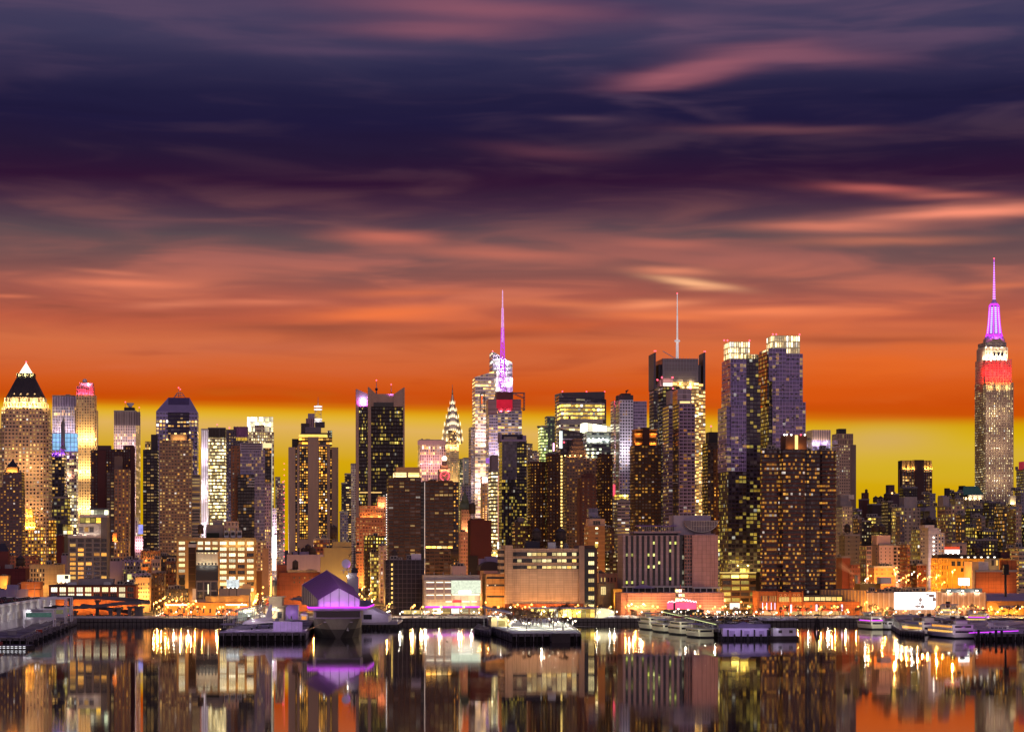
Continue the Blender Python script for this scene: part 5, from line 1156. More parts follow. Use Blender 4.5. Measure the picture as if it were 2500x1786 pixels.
TAN=M('tan_stucco',C(176,150,112),.85,var=.2,streak=True,joint=(30.,3.6));GREYB=M('grey_block',C(128,120,122),.85,streak=True);REDB=M('red_brick',C(106,56,44),.9,var=.3,joint=(8.,3.2));ORB=M('orange_brick',C(160,96,58),.9,var=.25,joint=(7.,2.6))
WHITEW=M('white_wall',C(190,180,172),.8,var=.15,streak=True);VIOW=M('violet_grey_wall',C(136,122,150),.8,var=.15,streak=True);BLACKB=M('black_brick',C(44,36,38),.9)
VIOF=F((136,122,150),(40,36,48),.42,.5,.16,AMBER,1.2);GREF=F((128,120,122),(40,38,44),.5,.52,.2,YEL,1.2);UMBF=F((104,76,60),(36,30,32),.36,.5,.22,AMBER,1.2);BLKF=F((50,40,42),(26,24,28),.5,.5,.2,AMBER,1.2);REDF=F((88,52,48),(36,28,30),.36,.5,.16,AMBER,1.2)
def doors(b,px0,px1,n,y,seed):
 r=random.Random(seed)
 for i in range(n):
  p=px0+(px1-px0)*(i+r.uniform(.2,.8))/n;x=b.lx(p,y);w=r.uniform(1.,2.4);h=r.uniform(2.4,3.6);z=ZG-b.zb;m=MB();m.box(x-w,x+w,y-.1,y,z,z+h,M('door_%d'%(i%4),C(*((70,60,60),(110,100,92),(60,76,70),(130,70,50))[i%4]),.6));m.box(x-w-.2,x+w+.2,y-.3,y,z+h,z+h+.4,STEEL);o=b.part(m,'door');m=MB();m.box(x+w*.6,x+w*.75,y-.2,y-.1,z+1.1,z+1.3,STEEL);b.part(m,'handle',o)
# ----- far left
b=plain('brick_warehouse','long dark red brick warehouse with a tank on its roof behind the tan windowed block',-20,71,1390,1800,26,M('maroon_brick',C(92,40,42),.9,joint=(7.,3.2)));b.tank(50,1390,'dark cone topped water tank on the dark red brick warehouse',10,3.6,5.5);b.blk('roof_shed',12,30,1377,1390,GREYB,y0=3,y1=14)
m=MB();r=[(b.lx(-10,12),12),(b.lx(20,12),12),(b.lx(20,12),24),(b.lx(-10,12),24)];m.poly(r,[(x*.4+b.lx(5,12)*.6,18) for x,_ in r],b.lz(1345,12),b.lz(1326,12),M('slate_roof',C(52,46,54),.6));b.part(m,'hipped_roof');b.blk('attic',-10,20,1345,1390,M('attic_red',C(110,56,50),.9),y0=12,y1=24)
plain('brick_row_house','low orange lit brick row under the brown apartment tower with the pyramid cap',14,100,1358,1960,20,F((150,90,66),(60,36,34),.4,.5,.3,AMBER,1.2))
b=plain('tan_block','tan block with rows of small windows at one end and a blank side',72,159,1380,1720,20,TAN,gear=3);wins(b,74,110,1386,1430,5,4,.05,PANE_Y,.45,.6);b.blk('raised_wall',112,153,1377,1384,TAN,y0=-.4,y1=3);b.flood(80,150,1436,3,AMB,3000,-8)
plain('dark_red_slab','narrow windowless dark red slab left of the grey loft block',138,157,1309,1900,18,M('oxblood',C(84,36,36),.9));b=plain('green_penthouse_block','small block with a green lit glass penthouse behind the grey loft block',142,170,1300,1960,18,M('olive_wall',C(96,90,70),.8),gear=0);b.blk('glass_penthouse',154,178,1284,1304,F((140,150,110),(120,130,80),.8,.8,2.,YEL,1.1),y0=-1,y1=14,bay=4,story=4);b.blk('black_screen',141,153,1278,1304,DARKM,y0=-.5,y1=8)
plain('violet_roofed_house','small violet roofed block and chimney right of the tan block',150,166,1358,1780,14,VIOW,gear=1)
def loft():
 b=B('loft_block','grey loft block with amber lit windows and a stepped glass penthouse',166,268,1690,28.)
 GW=M('loft_grey',C(122,116,116),.85,var=.12);b.blk('building_body',166,246,1312,None,GW);b.blk('side_slab',246.4,268,1262,None,M('loft_side',C(110,102,100),.85,streak=True),y0=1)
 b.blk('white_cornice',165.5,246,1305,1312,WHITEW,y0=-.6,y1=26)
 rr=random.Random(5)
 wins(b,168,246,1313,1415,4,9,0,PANE_A,.72,.62,litmap=lambda i,k:(i<2 and rr.random()<.8) or rr.random()<.12,bars=4)
 wins(b,246.6,261,1313,1415,1,9,.3,PANE_A,.9,.68,y=1.,bars=3)
 b.blk('penthouse_terrace',190,266,1300,1305,WHITEW,y0=3);b.blk('penthouse_lower',192,230,1283,1301,F((150,140,136),(60,56,60),.8,.7,.5,AMBER,1.),y0=4,bay=5,story=4.6);b.blk('penthouse_wall',230,262,1281,1304,M('penthouse_white',C(182,172,166),.8),y0=3.4)
 b.blk('penthouse_band',190,262,1277,1283,WHITEW,y0=3,y1=24);b.blk('penthouse_glass',195,260,1262,1277,F((70,64,70),(50,46,56),.86,.8,.6,YEL,1.,.2),y0=5,y1=22,bay=5,story=5);b.blk('upper_band',196,262,1256,1262,WHITEW,y0=4,y1=24);b.blk('glass_loft',221,263,1243,1257,F((120,130,120),(100,110,90),.88,.8,1.6,COOL,1.,0.),y0=6,y1=20,bay=3,story=6);b.blk('loft_roof',219,264,1240,1243,M('loft_roof_teal',C(74,82,96),.5),y0=5,y1=21)
 b.flood(170,244,1303,3,(1,.8,.6),1500,-1.2)
loft()
plain('dark_brick_shop','low black brick building with terrace frames right of the grey loft block',268,302,1372,1760,18,VIOW,gear=3)
b=plain('striped_foot_block','tan low block with five amber lit window columns under the striped tower',278,318,1322,1900,18,F((150,116,86),(40,30,30),.4,.6,.55,AMBER,1.3,.0),gear=2);b.blk('amber_shaft',275,285,1301,1322,M('amber_wall',C(190,120,70),.8),y0=1,y1=10);light(b.e,(b.lx(280,-2),-2,b.lz(1316)),AMB,3000,.5)
for i,(lb,a,c,yt,D,w) in enumerate((('violet roofed low block between loft block and yellow warehouse',296,350,1368,1880,VIOF),('dark roofed house with dormer in front of the balcony tower',344,392,1346,1960,F((130,84,60),(46,34,32),.36,.5,.2,AMBER,1.2)),('pale cube house among the dark roofs left of the yellow warehouse',370,393,1367,1840,M('cube_pale',C(190,160,140),.8)),('dark low roof behind the pale cube house',390,432,1358,1880,BLKF),
  ('orange lit box on the dark roofs left of the yellow warehouse',345,364,1386,1790,M('box_orange',C(200,130,70),.8)),('grey low block with white windows beside the lit street corner',300,345,1392,1740,GREF),('violet grey office along the lit street, left side',312,368,1402,1700,VIOF),('brown brick block on the far side of the lit street',368,404,1402,1720,UMBF),('dark red house hidden behind the brown brick block by the lit street',404,432,1372,1800,REDF),('black fronted low shop right of the lit street',404,462,1440,1640,BLKF))):
 b=plain('low_block',lb,a,c,yt,D,16,w,gear=3)
 if i in(1,4):b.flood(a,c,yt+22,2,AMB,2500,-3)
 wins(b,a+2,c-2,yt+4,yt+26,max(2,int((c-a)/6)),2,.3,PANE_A,.5,.55)
# orange street corner, shed roofs behind the pier
b=plain('orange_corner_block','tall pale block glowing orange at the corner of the lit street beside the red office',331,369,1412,1640,24,M('corner_pale',C(186,150,112),.85));b.flood(345,372,1450,4,AMB,5000,-5);wins(b,336,366,1420,1470,5,5,.4,PANE_A,.5,.5)
b=plain('shed_block','purple grey shed with an orange end behind the white pier terminal',-10,68,1442,1580,24,VIOW,ROOFS,gear=2);b.blk('roof_box',16,43,1427,1442,VIOW,ROOFS,y0=3,y1=15);b.blk('orange_end',68.3,97,1438,None,M('end_orange',C(190,120,70),.85),y0=1)
light(b.e,(b.lx(80,-5),-5,b.lz(1462)),AMB,5000,.6)
b=plain('orange_brick_shed','flat orange brick shed in front of the dark red warehouse',51,105,1423,1650,18,ORB);b.flood(55,100,1445,2,AMB,3500,-5);b=plain('sand_house','sand coloured lit house at the far left edge behind the purple shed',-4,25,1408,1700,16,M('sand_wall',C(206,160,96),.85));light(b.e,(b.lx(10,-5),-5,b.lz(1425)),AMB,4000,.6)
# white billboard
def billboard(label,px0,px1,py0,py1,D,mat,legs=True,zb=None,dark=None):
 b=B('billboard',label,px0,px1,D,1.2,'billboard','lit billboards');b.blk('panel',px0,px1,py0,py1,mat,DARKM,y0=0,y1=.5)
 m=MB()
 for p in(px0+(px1-px0)*.2,px0+(px1-px0)*.8):
  x=b.lx(p);m.bar((x,.9,(b.lz(zb) if zb else 0)),(x,.9,b.lz(py0)),.5,DARKM)
 m.box(b.lx(px0),b.lx(px1),-1.3,.2,b.lz(py1)-.5,b.lz(py1)-.3,DARKM);b.part(m,'posts')
 for i in range(3):
  q=MB();x=b.lx(px0+(px1-px0)*(i+.5)/3);q.bar((x,-.2,b.lz(py1)-.4),(x,-1.8,b.lz(py1)-.2),.2,DARKM);q.box(x-.5,x+.5,-2.,-1.5,b.lz(py1)-.3,b.lz(py1),EM('lamp_white',(1,.95,.8,1),10.));b.part(q,'floodlight')
  light(b.e,(x,-2.4,b.lz(py1)-.2),(1,.95,.8),500,.3)
 if dark:b.blk('dark_patch',*dark,DARKM,y0=-.1,y1=-.01)
 return b
CRM=EM('board_cream',(1,.93,.62,1),1.5,.12,.15)
billboard('glaring cream billboard with a black square patch above the red office',139,171,1402,1420,1640,CRM,dark=(158,167,1404,1412));billboard('small upright yellow billboard near the orange street corner',311,321,1401,1416,1690,EM('board_yellow',(.9,.86,.3,1),1.))
# red office with ribbon windows
def red_office():
 b=B('red_office','low red brick office with two rows of broad lit windows behind the curving ramp',119,332,1566,30.)
 RB=M('office_red',C(120,56,44),.9,var=.15);b.blk('building_body',119,331,1430,None,RB,ROOF);b.blk('cornice',118.6,331.6,1427,1430,M('cornice_dark',C(58,32,32),.8),y0=-.8,y1=30)
 wins(b,122,329,1431.5,1445,10,1,1,PANE_W,.74,.82,bars=3,litmap=lambda i,k:i!=9);wins(b,122,329,1447,1458,10,1,.6,PANE_W,.74,.82,bars=3)
 wins(b,132,329,1464,1478,9,1,.8,PANE_A,.8,.7,bars=3);b.blk('orange_ground_floor',119.6,330.6,1462,None,M('ground_orange',C(190,110,60),.8),y0=-.25,y1=0)
 b.flood(130,325,1482,5,AMB,2600,-4)
 b.blk('roof_shed',192,276,1412,1428,GREYB,y0=8,y1=24);b.blk('roof_plant',165,187,1420,1428,STEEL,y0=3,y1=10);b.blk('roof_plant',253,271,1420,1428,STEEL,y0=3,y1=8);b.gear(280,328,1428,5)
 m=MB()
 for i in range(5):x=b.lx(285+i*8);m.bar((x,3,b.lz(1428)),(x+4,3,b.lz(1414)),.25,DARKM)
 b.part(m,'fire_stairs')
red_office()
# yellow warehouse and things in front of it
def warehouse():
 b=B('yellow_warehouse','big tan warehouse with rows of bright yellow factory windows',432,624,1700,34.)
 W=M('warehouse_tan',C(184,144,92),.85,var=.12,streak=True);b.blk('building_body',432,624,1318,None,W);b.blk('cornice',431,625,1312,1318,M('cornice_tan',C(150,126,92),.8),y0=-.9,y1=35);b.blk('side_wall',624.2,626,1316,None,W,y0=.5)
 wins(b,436,452,1318,1440,1,9,1,PANE_W,.95,.55,bars=5,litmap=lambda i,k:k>2);wins(b,534,622,1318,1446,4,9,.95,PANE_W,.74,.56,bars=4);wins(b,462,534,1318,1346,4,2,.9,PANE_W,.7,.56,bars=4)
 m=MB()
 for p in(434,454,534,556,578,600,622):m.box(b.lx(p)-.5,b.lx(p)+.5,-.5,-.02,0,b.lz(1318),W)
 for k in range(9):z=b.lz(1318+k*14.2);m.box(b.lx(534),b.lx(622),-.3,-.02,z-.35,z+.35,W)
 b.part(m,'pilasters')
 b.flood(440,620,1455,5,GOLD,3500,-7);b.flood(540,620,1330,3,GOLD,800,-3)
 b.blk('penthouse',503,545,1280,1312,M('penthouse_stone',C(140,126,116),.85),y0=10,y1=26);b.blk('roof_tank_house',519,543,1268,1281,GREYB,y0=12,y1=24);b.blk('rear_block',546,582,1272,1312,F((196,160,130),(90,60,50),.4,.5,.3,YEL,1.3),y0=14,y1=30,bay=4,story=4)
 for p in(547,563,579):
  q=MB();q.box(b.lx(p),b.lx(p+11),4,9,b.lz(1312),b.lz(1294),STEEL);q.box(b.lx(p+1),b.lx(p+10),3.9,4,b.lz(1306),b.lz(1297),DARKM);q.box(b.lx(p)-.2,b.lx(p+11)+.2,3.8,9.2,b.lz(1299),b.lz(1298),STEEL);b.part(q,'cooling_unit')
 b.blk('black_banner',438,451,1409,1428,M('banner_black',C(30,26,28),.8),y0=-.5,y1=-.3)
 b.tank(490,1312,'grey water tank on legs at the front edge of the tan warehouse',2,2.2,5.5)
 q=plain('roof_garden_shrub','row of dark shrubs on the roof of the tan warehouse',503,535,1300,1708,3,M('shrub_dark',C(40,44,34),.9),gear=0,par=False,cat='shrubs',part='planter')
warehouse()
b=B('dark_elevator_tower','slim dark brown tower with a white capped top beside the black billboard building',460,479,1640,16.,'building');b.blk('tower_body',460,479,1335,None,M('umber_dark',C(62,46,42),.9),y0=0);b.blk('white_cap',460,480,1327,1335,WHITEW,y0=-.2,y1=16);b.blk('roof_cap',461,482,1322,1327,DARKM,y0=1,y1=15)
m=MB()
for k in range(6):z=b.lz(1350+k*17);m.box(b.lx(460),b.lx(479),-.06,-.01,z,z+.5,M('band_umber',C(88,66,58),.9))
b.part(m,'brick_bands')
b=B('billboard_building','square building with a white lit top wall over a large black hoarding',479,533,1620,18.,'building');b.blk('building_body',479,531,1347,None,GREYB);b.blk('dark_parapet',479,532,1341,1347,DARKM,y0=-.2,y1=18);b.blk('white_wall',479,532,1347,1379,M('wall_cream',C(206,196,170),.8,streak=True),y0=-.3,y1=0);b.blk('black_hoarding',478.5,532.5,1379,1416,M('hoarding_black',C(40,40,48),.55,var=.2),y0=-.7,y1=-.1)
wins(b,481,531,1347,1352,6,1,1,PANE_W,.4,.6,y=-.35,bars=1);wins(b,481,531,1372,1379,6,1,0,PANE_W,.4,.6,y=-.35,bars=1);wins(b,480,531,1418,1464,3,2,0,PANE_W,.8,.8,bars=3);b.flood(484,528,1383,3,(1,.95,.7),1100,-3);b.blk('glowing_strip',507,509.5,1425,1449,EM('strip_warm',(1,.85,.5,1),1.6),y0=-1,y1=-.6)
# low orange sheds along the road
b=B('orange_shed','long low orange lit shed with strings of white bulbs along the riverside road',400,606,1556,20.);OW=M('shed_orange',C(206,128,66),.85);b.blk('building_body',400,606,1470,None,OW,ROOF);b.blk('white_pillar',470,478,1436,1465,WHITEW,y0=3,y1=5)
b.flood(405,600,1490,9,AMB,1900,-4)
for a,c in((404,456),(552,602)):
 m=MB()
 for i in range(26):x=b.lx(a+(c-a)*i/25,-.6);m.ball((x,-.6,b.lz(1475+(i%2))),.28,EM('bulb_white',(1,.9,.66,1),6.),6,4)
 m.bar((b.lx(a,-.6),-.6,b.lz(1474)),(b.lx(c,-.6),-.6,b.lz(1474)),.12,DARKM);b.part(m,'bulb_string')
wins(b,410,600,1480,1500,12,1,.15,PANE_A,.25,.5)
b=plain('cream_roof_block','cream block stepping up at one end on the low orange shed',502,607,1458,1576,14,M('cream_wall',C(206,160,96),.85),gear=0);b.blk('raised_end',585,607,1452,1459,M('cream_wall',C(206,160,96),.85),y0=0,y1=12);b.flood(506,604,1466,3,AMB,900,-2.5)
b=plain('terrace_house','low grey roof block under the bright picture billboard',534,612,1440,1620,20,GREYB,gear=3);b.blk('terrace_box',592,612,1425,1440,M('terrace_tan',C(180,150,116),.8),y0=1,y1=10)
PB_=EM('board_picture',(.86,.92,.93,1),.85,.9,.6);billboard('glaring white picture billboard above the cream block',553,584,1414,1433,1600,PB_,zb=1458)
# street walls between the warehouse and the red brick block
plain('street_side_block','dark brown block with orange lamps beside the tan warehouse street',626,640,1398,1760,60,M('side_brown',C(110,78,58),.9),gear=0);b=tower('brown grid hotel block rising behind the tan warehouse by the bright signs',622,650,1322,2050,26,F((150,118,100),(60,44,44),.6,.55,.7,WARM,1.2,.2),'grid_block',gear=1);b=plain('sloped_roof_house','house with a pale sloping roof edge beside the bright signs',640,656,1340,1960,20,M('house_tan2',C(140,110,96),.9),gear=0)
# red brick block right of the street
b=plain('red_brick_block','broad blank red brick block right of the glowing street',682,782,1400,1650,36,REDB,gear=3);b.blk('brick_shoulder',676,700,1378,None,REDB,y0=2);b.blk('tan_band',702,775,1391,1398,TAN,y0=1,y1=2.4);wins(b,712,776,1404,1426,5,2,.06,PANE_A,.22,.35);b.flood(690,775,1470,4,AMB,4000,-12)
m=MB()
for i in range(12):x=b.lx(703+i*6,.5);m.box(x,x+1.,.4,.9,b.lz(1400),b.lz(1397.6),M('vent_white',C(200,196,190),.6))
b.part(m,'roof_vents')
b.tank(721,1398,'pale domed water tank standing alone on the red brick block roof',8,2.2,5.)
b=plain('violet_roof_block','violet slate roofed block in front of the concrete hotel tower',700,790,1356,1780,26,VIOW,M('slate_violet',C(70,58,86),.8),gear=5);b.blk('roof_step',712,760,1346,1356,VIOW,y0=6,y1=20);b.blk('chimney',712,715,1347,1356,BLACKB,y0=4,y1=6);b.blk('chimney',728,731,1336,1356,BLACKB,y0=5,y1=7)
b.tank(741,1356,'round dark water tank right of the two chimneys on the violet roof',9,2.2,3.2);b.tank(752,1352,'cone topped water tank next to the round dark one on the violet roof',10,2.4,4.);b.tank(763,1362,'pale ball shaped water tank at the right of the violet roof',5,2.8,4.4);b.tank(704,1372,'small green water tank at the left edge of the violet roof',3,2.,3.6)
b=tower('small red brick block with amber lit square windows beside the green water tank',765,804,1316,1860,18,F((110,60,50),(60,34,34),.68,.58,.7,AMBER,1.25,.1),'brick_block',bay=3.6,story=3.6);b.tank(815,1330,'large dark green water tank on tall legs beside the amber windowed brick block',4,3.,9.)
b=plain('blank_tan_block','blank tan stucco block with black edged corners behind the ship',790,858,1340,1640,24,M('tan_plain',C(172,144,92),.85,var=.12,streak=True),gear=2);b.blk('upper_step',812,858,1322,1341,M('tan_plain',C(172,144,92),.85),y0=1,y1=20);b.blk('lower_step',782,792,1358,None,M('tan_plain',C(172,144,92),.85),y0=-.4,y1=18);b.flood(795,855,1420,3,GOLD,3200,-9)
plain('dark_corner_house','dark block with two lit window rows left of the brown twin apartment block',888,944,1310,1980,22,F((62,46,46),(26,22,26),.5,.5,.45,YEL,1.3,.3));plain('street_corner_block','narrow grey block with white window edges at the street beside the scaffolded building',924,944,1334,1800,30,F((140,116,116),(70,50,60),.5,.6,.5,WARM,1.1));b=plain('balcony_house','glass balconied house glowing yellow over the right hand street',904,926,1350,1900,18,F((140,126,100),(80,70,60),.8,.6,.8,YEL,1.1),gear=1)
# ---------------------------------------------------------------- nearer, lower buildings (south half)
b=B('scaffolded_building','black building wrapped in dark scaffold netting with a violet sheen',940,1037,1590,26.)
NET=M('netting_black',C(34,26,40),.7,var=.5,scale=.15);b.blk('building_body',941,1036,1366,None,NET);b.blk('roof_sign_back',1004,1028,1351,1366,M('sign_lavender',C(178,166,190),.6),y0=2,y1=3);b.gear(945,1030,1366,5)
m=MB();SC=M('scaffold_steel',C(96,84,96),.5,.4)
for i in range(10):x=b.lx(940+i*10.7,-1.4);m.bar((x,-1.4,0),(x,-1.4,b.lz(1362)),.22,SC)
for k in range(11):z=b.lz(1366+k*11.5,-1.4);m.bar((b.lx(940,-1.4),-1.4,z),(b.lx(1037,-1.4),-1.4,z),.25,SC)
for k in range(5):m.bar((b.lx(942,-1.4),-1.4,b.lz(1480-k*23)),(b.lx(957,-1.4),-1.4,b.lz(1466-k*23)),.2,SC)
b.part(m,'scaffold_poles');m=MB()
for k in range(10):z=b.lz(1380+k*11.5,-.3);m.box(b.lx(955,-.3),b.lx(959,-.3),-.4,-.05,z,z+1.6,EM('work_lamp',(1,.62,.16,1),1.8,.4))
b.part(m,'work_lamp_column');b.blk('lit_shop_front',985,1036,1489,1503,EM('shop_yellow',(1,.72,.26,1),.9,.6,.3),y0=-.3,y1=0);b.tank(963,1366,'brown wooden water tank on the scaffolded building',9,2.,3.8)
def garage():
 b=B('white_garage','pale three tier parking garage with a bright speckled billboard and violet neon strip',1036,1172,1572,30.);W=M('garage_white',C(190,176,164),.8,var=.12,streak=True,joint=(5.,2.4));b.blk('building_body',1036,1172,1415,None,W,ROOFS);b.blk('roof_wall',1034,1171,1403,1414.6,M('garage_parapet',C(170,156,150),.85),y0=3,y1=26)
 m=MB()
 for p in(1036,1061,1083,1103):m.box(b.lx(p),b.lx(p+3),-.4,-.01,0,b.lz(1416),W)
 b.part(m,'piers')
 TL=EM('tube_cream',(1,.90,.66,1),2.)
 for k in range(3):
  for a,c in((1041,1060),(1065,1082),(1086,1101)):
   q=MB();q.box(b.lx(a),b.lx(c),-.12,.05,b.lz(1421.5+k*15.5),b.lz(1419.3+k*15.5),TL);o=b.part(q,'light_strip');q=MB();q.box(b.lx(a),b.lx(c),-.08,-.02,b.lz(1431+k*15.5),b.lz(1422+k*15.5),M('louvre_violet_grey',C(150,136,146),.7,streak=True,scale=2.));b.part(q,'louvre_panel')
 for a,c in((1088,1104),(1106,1123),(1128,1147),(1151,1164)):b.blk('light_strip',a,c,1466.5,1469,TL,y0=-.15,y1=0)
 b.blk('speckled_billboard',1102,1174,1416,1448,EM('board_speckle',(.86,.93,.70,1),1.0,.5,.7),y0=-1.6,y1=-.6);b.blk('billboard_glow_edge',1104,1172,1449.5,1452,TL,y0=-1.8,y1=-1);b.blk('white_mark',1120,1150,1441,1447.5,EM('mark_white',(1,1,.9,1),3.,.3),y0=-1.7,y1=-1.62)
 b.blk('violet_neon',1039,1171,1479,1482.5,EM('neon_violet',(.62,.04,.86,1),2.2),y0=-1.4,y1=0);b.blk('shop_front',1055,1168,1484,1498,F((120,90,60),(60,40,30),.86,.9,3.,PALE,1.7,0.),y0=-.6,y1=0,bay=6,story=7);b.blk('red_sign',1104,1126,1464,1469.8,EM('sign_red_small',(1,.05,.05,1),2.),y0=-.4,y1=-.2)
 b.flood(1040,1165,1478,6,(1,.6,.25),1700,-3);b.flood(1108,1168,1457,3,(1,1,.75),900,-3.5)
 for i in range(5):
  q=MB();q.cyl(b.lx(1060+i*22,6),6,b.lz(1403,6),b.lz(1396,6),.3,STEEL,6);b.part(q,'roof_post')
garage()
b=plain('violet_plant_block','violet grey roof plant blocks behind the pale parking garage',1100,1138,1384,1680,18,VIOW,ROOFS,gear=3);b.tank(1110,1376,'big dark water tank above the violet roof plant blocks',6,3.2,6.5)
b=B('arched_roof_warehouse','pink grey warehouse with a black arched roof left of the white windowless office',1166,1224,1640,30.);m=MB();PW=M('warehouse_pink',C(176,142,140),.85);x0,x1,zt,zr=b.lx(1172),b.lx(1226),b.lz(1392),b.lz(1370);n=10
b.blk('building_body',1172,1226,1392,None,PW);pts=[(x0+(x1-x0)*(1-cos(pi*i/n))/2,zt+(zr-zt)*sin(pi*i/n)**.7) for i in range(n+1)]
BR_=M('arch_black',C(44,34,44),.7)
for(xa,za),(xb,zb_) in zip(pts,pts[1:]):m.face([(xa,0,za),(xb,0,zb_),(xb,30,zb_),(xa,30,za)],BR_,None,True)
m.face([(x,0,z) for x,z in pts],BR_);m.face([(x,30,z) for x,z in reversed(pts)],BR_);b.part(m,'arched_roof');b.blk('roof_box',1186,1224,1358,1385,VIOW,y0=18,y1=28);b.blk('roof_box',1168,1186,1363,1392,VIOW,y0=20,y1=28)
b=plain('maroon_slab','blank maroon brick tower with a water tank behind the arched roof warehouse',1142,1200,1272,1850,26,M('maroon_plain',C(78,36,36),.9,var=.2),gear=0);b.blk('stepped_top',1148,1182,1265,1272,M('maroon_plain',C(78,36,36),.9),y0=2,y1=20);b.blk('black_foot',1144,1166,1356,None,BLACKB,y0=-2,y1=-.2);b.tank(1153,1265,'grey water tank on a lit steel frame atop the blank maroon tower',5,2.8,7.)
b=plain('copper_domed_house','tan tower with a green copper spire beside the maroon brick tower',1123,1150,1246,2150,18,F((170,124,90),(80,50,44),.3,.5,.25,WARM,1.1),gear=0);m=MB();x=b.lx(1135,8);GC=M('verdigris',C(96,108,88),.7);z=lambda p:b.lz(p,8)
m.lathe(x,8,[(5.4,z(1246)),(5.4,z(1232)),(4.2,z(1228)),(2.2,z(1210)),(1.2,z(1206)),(.5,z(1200)),(.15,z(1166))],GC,8);b.part(m,'copper_spire');b.flood(1126,1148,1300,2,(1,.55,.3),8000,-5)
plain('pinkish_tenement','narrow pink lit tenement wall left of the maroon brick tower',1120,1143,1300,1960,20,F((190,134,110),(90,56,50),.3,.5,.4,WARM,1.1),gear=1)
b=plain('dim_office','dim brown office with a few lit floors behind the white windowless office',1250,1296,1276,1960,24,F((74,56,52),(34,28,30),.7,.45,.35,YEL,1.2,.7));b.blk('roof_plant',1265,1280,1262,1276,GREYB,y0=3,y1=10)
def depot():
 b=B('windowless_depot','big pale depot office with three ribbon windows above a blank river wall',1232,1466,1566,34.);P=M('depot_pale',C(180,150,126),.8,var=.12,streak=True,joint=(6.,1.6));R=M('ribbon_dark',C(26,22,26),.3)
 b.blk('building_body',1250,1420,1338,None,P,ROOFS,y0=1.2);b.blk('corner_fin',1233,1252,1330,None,P,y0=-1.6,y1=24);b.blk('south_fin',1414,1427,1331,None,M('depot_shade',C(150,124,110),.8),y0=-.8,y1=24)
 for k,(a,c) in enumerate(((1347,1357),(1363,1372.5),(1379.5,1388))):
  b.blk('ribbon',1252.2,1413.8,a,c,R,y0=.9,y1=1.25);rr=random.Random(k)
  wins(b,1262,1408,a+.6,c-.4,12,1,.75,PANE_Y,.86,.85,y=.85,bars=3,rr=rr)
 b.blk('dark_cladding',1424,1458,1330,None,M('cladding_brown',C(72,44,40),.7),y0=2.5);b.blk('glass_bay',1427.4,1452,1339,None,GLASSD,y0=1.6,y1=2.5);wins(b,1436,1451,1342,1490,1,7,1,PANE_Y,.95,.42,y=1.5,bars=3)
 # delivery shield: gold shield with dark lettering
 m=MB();x,z=b.lx(1456.2,2.2),b.lz(1331.5,2.2);G=EM('shield_gold',(1,.66,.12,1),.9);s=.9
 P2=[(-1.2,1.5),(-1.2,-.2),(-.7,-1.1),(0,-1.7),(.7,-1.1),(1.2,-.2),(1.2,1.5),(.6,1.75),(-.6,1.75)]
 m.face([(x+a*s,2.1,z+c*s) for a,c in P2],G);m.face([(x+a*s,2.5,z+c*s) for a,c in reversed(P2)],G);em=b.part(m,'shield_emblem')
 cu=bpy.data.curves.new('emblem_lettering','FONT');cu.body='ups';cu.size=1.3;cu.align_x='CENTER';cu.extrude=.02;cu.materials.append(M('lettering_brown',C(60,36,24),.7));t0=bpy.data.objects.new('emblem_lettering',cu);COL.objects.link(t0);bpy.context.view_layer.update();me=bpy.data.meshes.new_from_object(t0);bpy.data.objects.remove(t0);t=obj('emblem_lettering',me);t.location=(x,2.06,z-.5);t.rotation_euler=(pi/2,0,0);adopt(t,em)
 # north wing, orange under the street lamps
 b.blk('north_wing',1187,1233,1400,None,M('wing_sand',C(190,140,84),.8,var=.12,joint=(5.,2.)),y0=3);b.blk('wing_upper',1222,1234,1339,1400,F((186,160,130),(30,26,30),1.1,.5,0.),y0=3,y1=24,bay=10,story=4.6)
 for a,c in((1407,1412),(1425,1430),(1453,1457)):b.blk('ribbon',1188,1232,a,c,R,y0=2.8,y1=3.05);
 wins(b,1188,1230,1425.6,1429.6,9,1,.25,PANE_W,.7,.8,y=2.7,bars=2)
 b.blk('brick_base',1233,1424,1473,None,M('base_redbrown',C(134,70,44),.85),y0=-2.,y1=1)
 b.flood(1258,1410,1478,7,(1,.46,.12),2600,-5);b.flood(1190,1230,1470,4,AMB,2600,-4);b.flood(1250,1405,1420,3,(1,.78,.5),3200,-13)
 doors(b,1240,1420,12,-2.02,3);b.blk('lit_ground_floor',1430,1464,1481,1492,EM('shop_gold',(1,.7,.22,1),.9,.6,.4),y0=-.4,y1=2.4)
 b.blk('roof_plant',1284,1318,1320,1338,M('plant_black',C(46,40,52),.7),y0=8,y1=20);b.blk('roof_plant',1338,1357,1323,1338,STEEL,y0=4,y1=9);b.gear(1360,1410,1338,3);b.tank(1310,1330,'grey steel water tank, left one of the pair above the pale depot',14,3.4,6.);b.tank(1369,1330,'grey steel water tank, right one of the pair above the pale depot',14,3.8,6.)
depot()
b=B('tan_brick_block','tan brick block with a white roof box behind the dark glass bay of the depot',1426,1478,1700,24.);b.blk('building_body',1426,1477,1283,None,F((150,108,70),(50,36,34),.16,.34,.6,PALE,1.2),bay=9,story=3.6);b.blk('roof_box',1430,1477,1266,1283,M('box_cream',C(184,150,130),.8),y0=1,y1=16);wins(b,1448,1466,1271,1280,3,1,0,PANE_Y,.8,.9,y=1.,bars=2);b.blk('glass_box',1437,1460,1240,1262,F((110,104,130),(90,90,120),.9,.8,.2,COOL,1.),y0=6,y1=16);b.gear(1430,1475,1266,4)
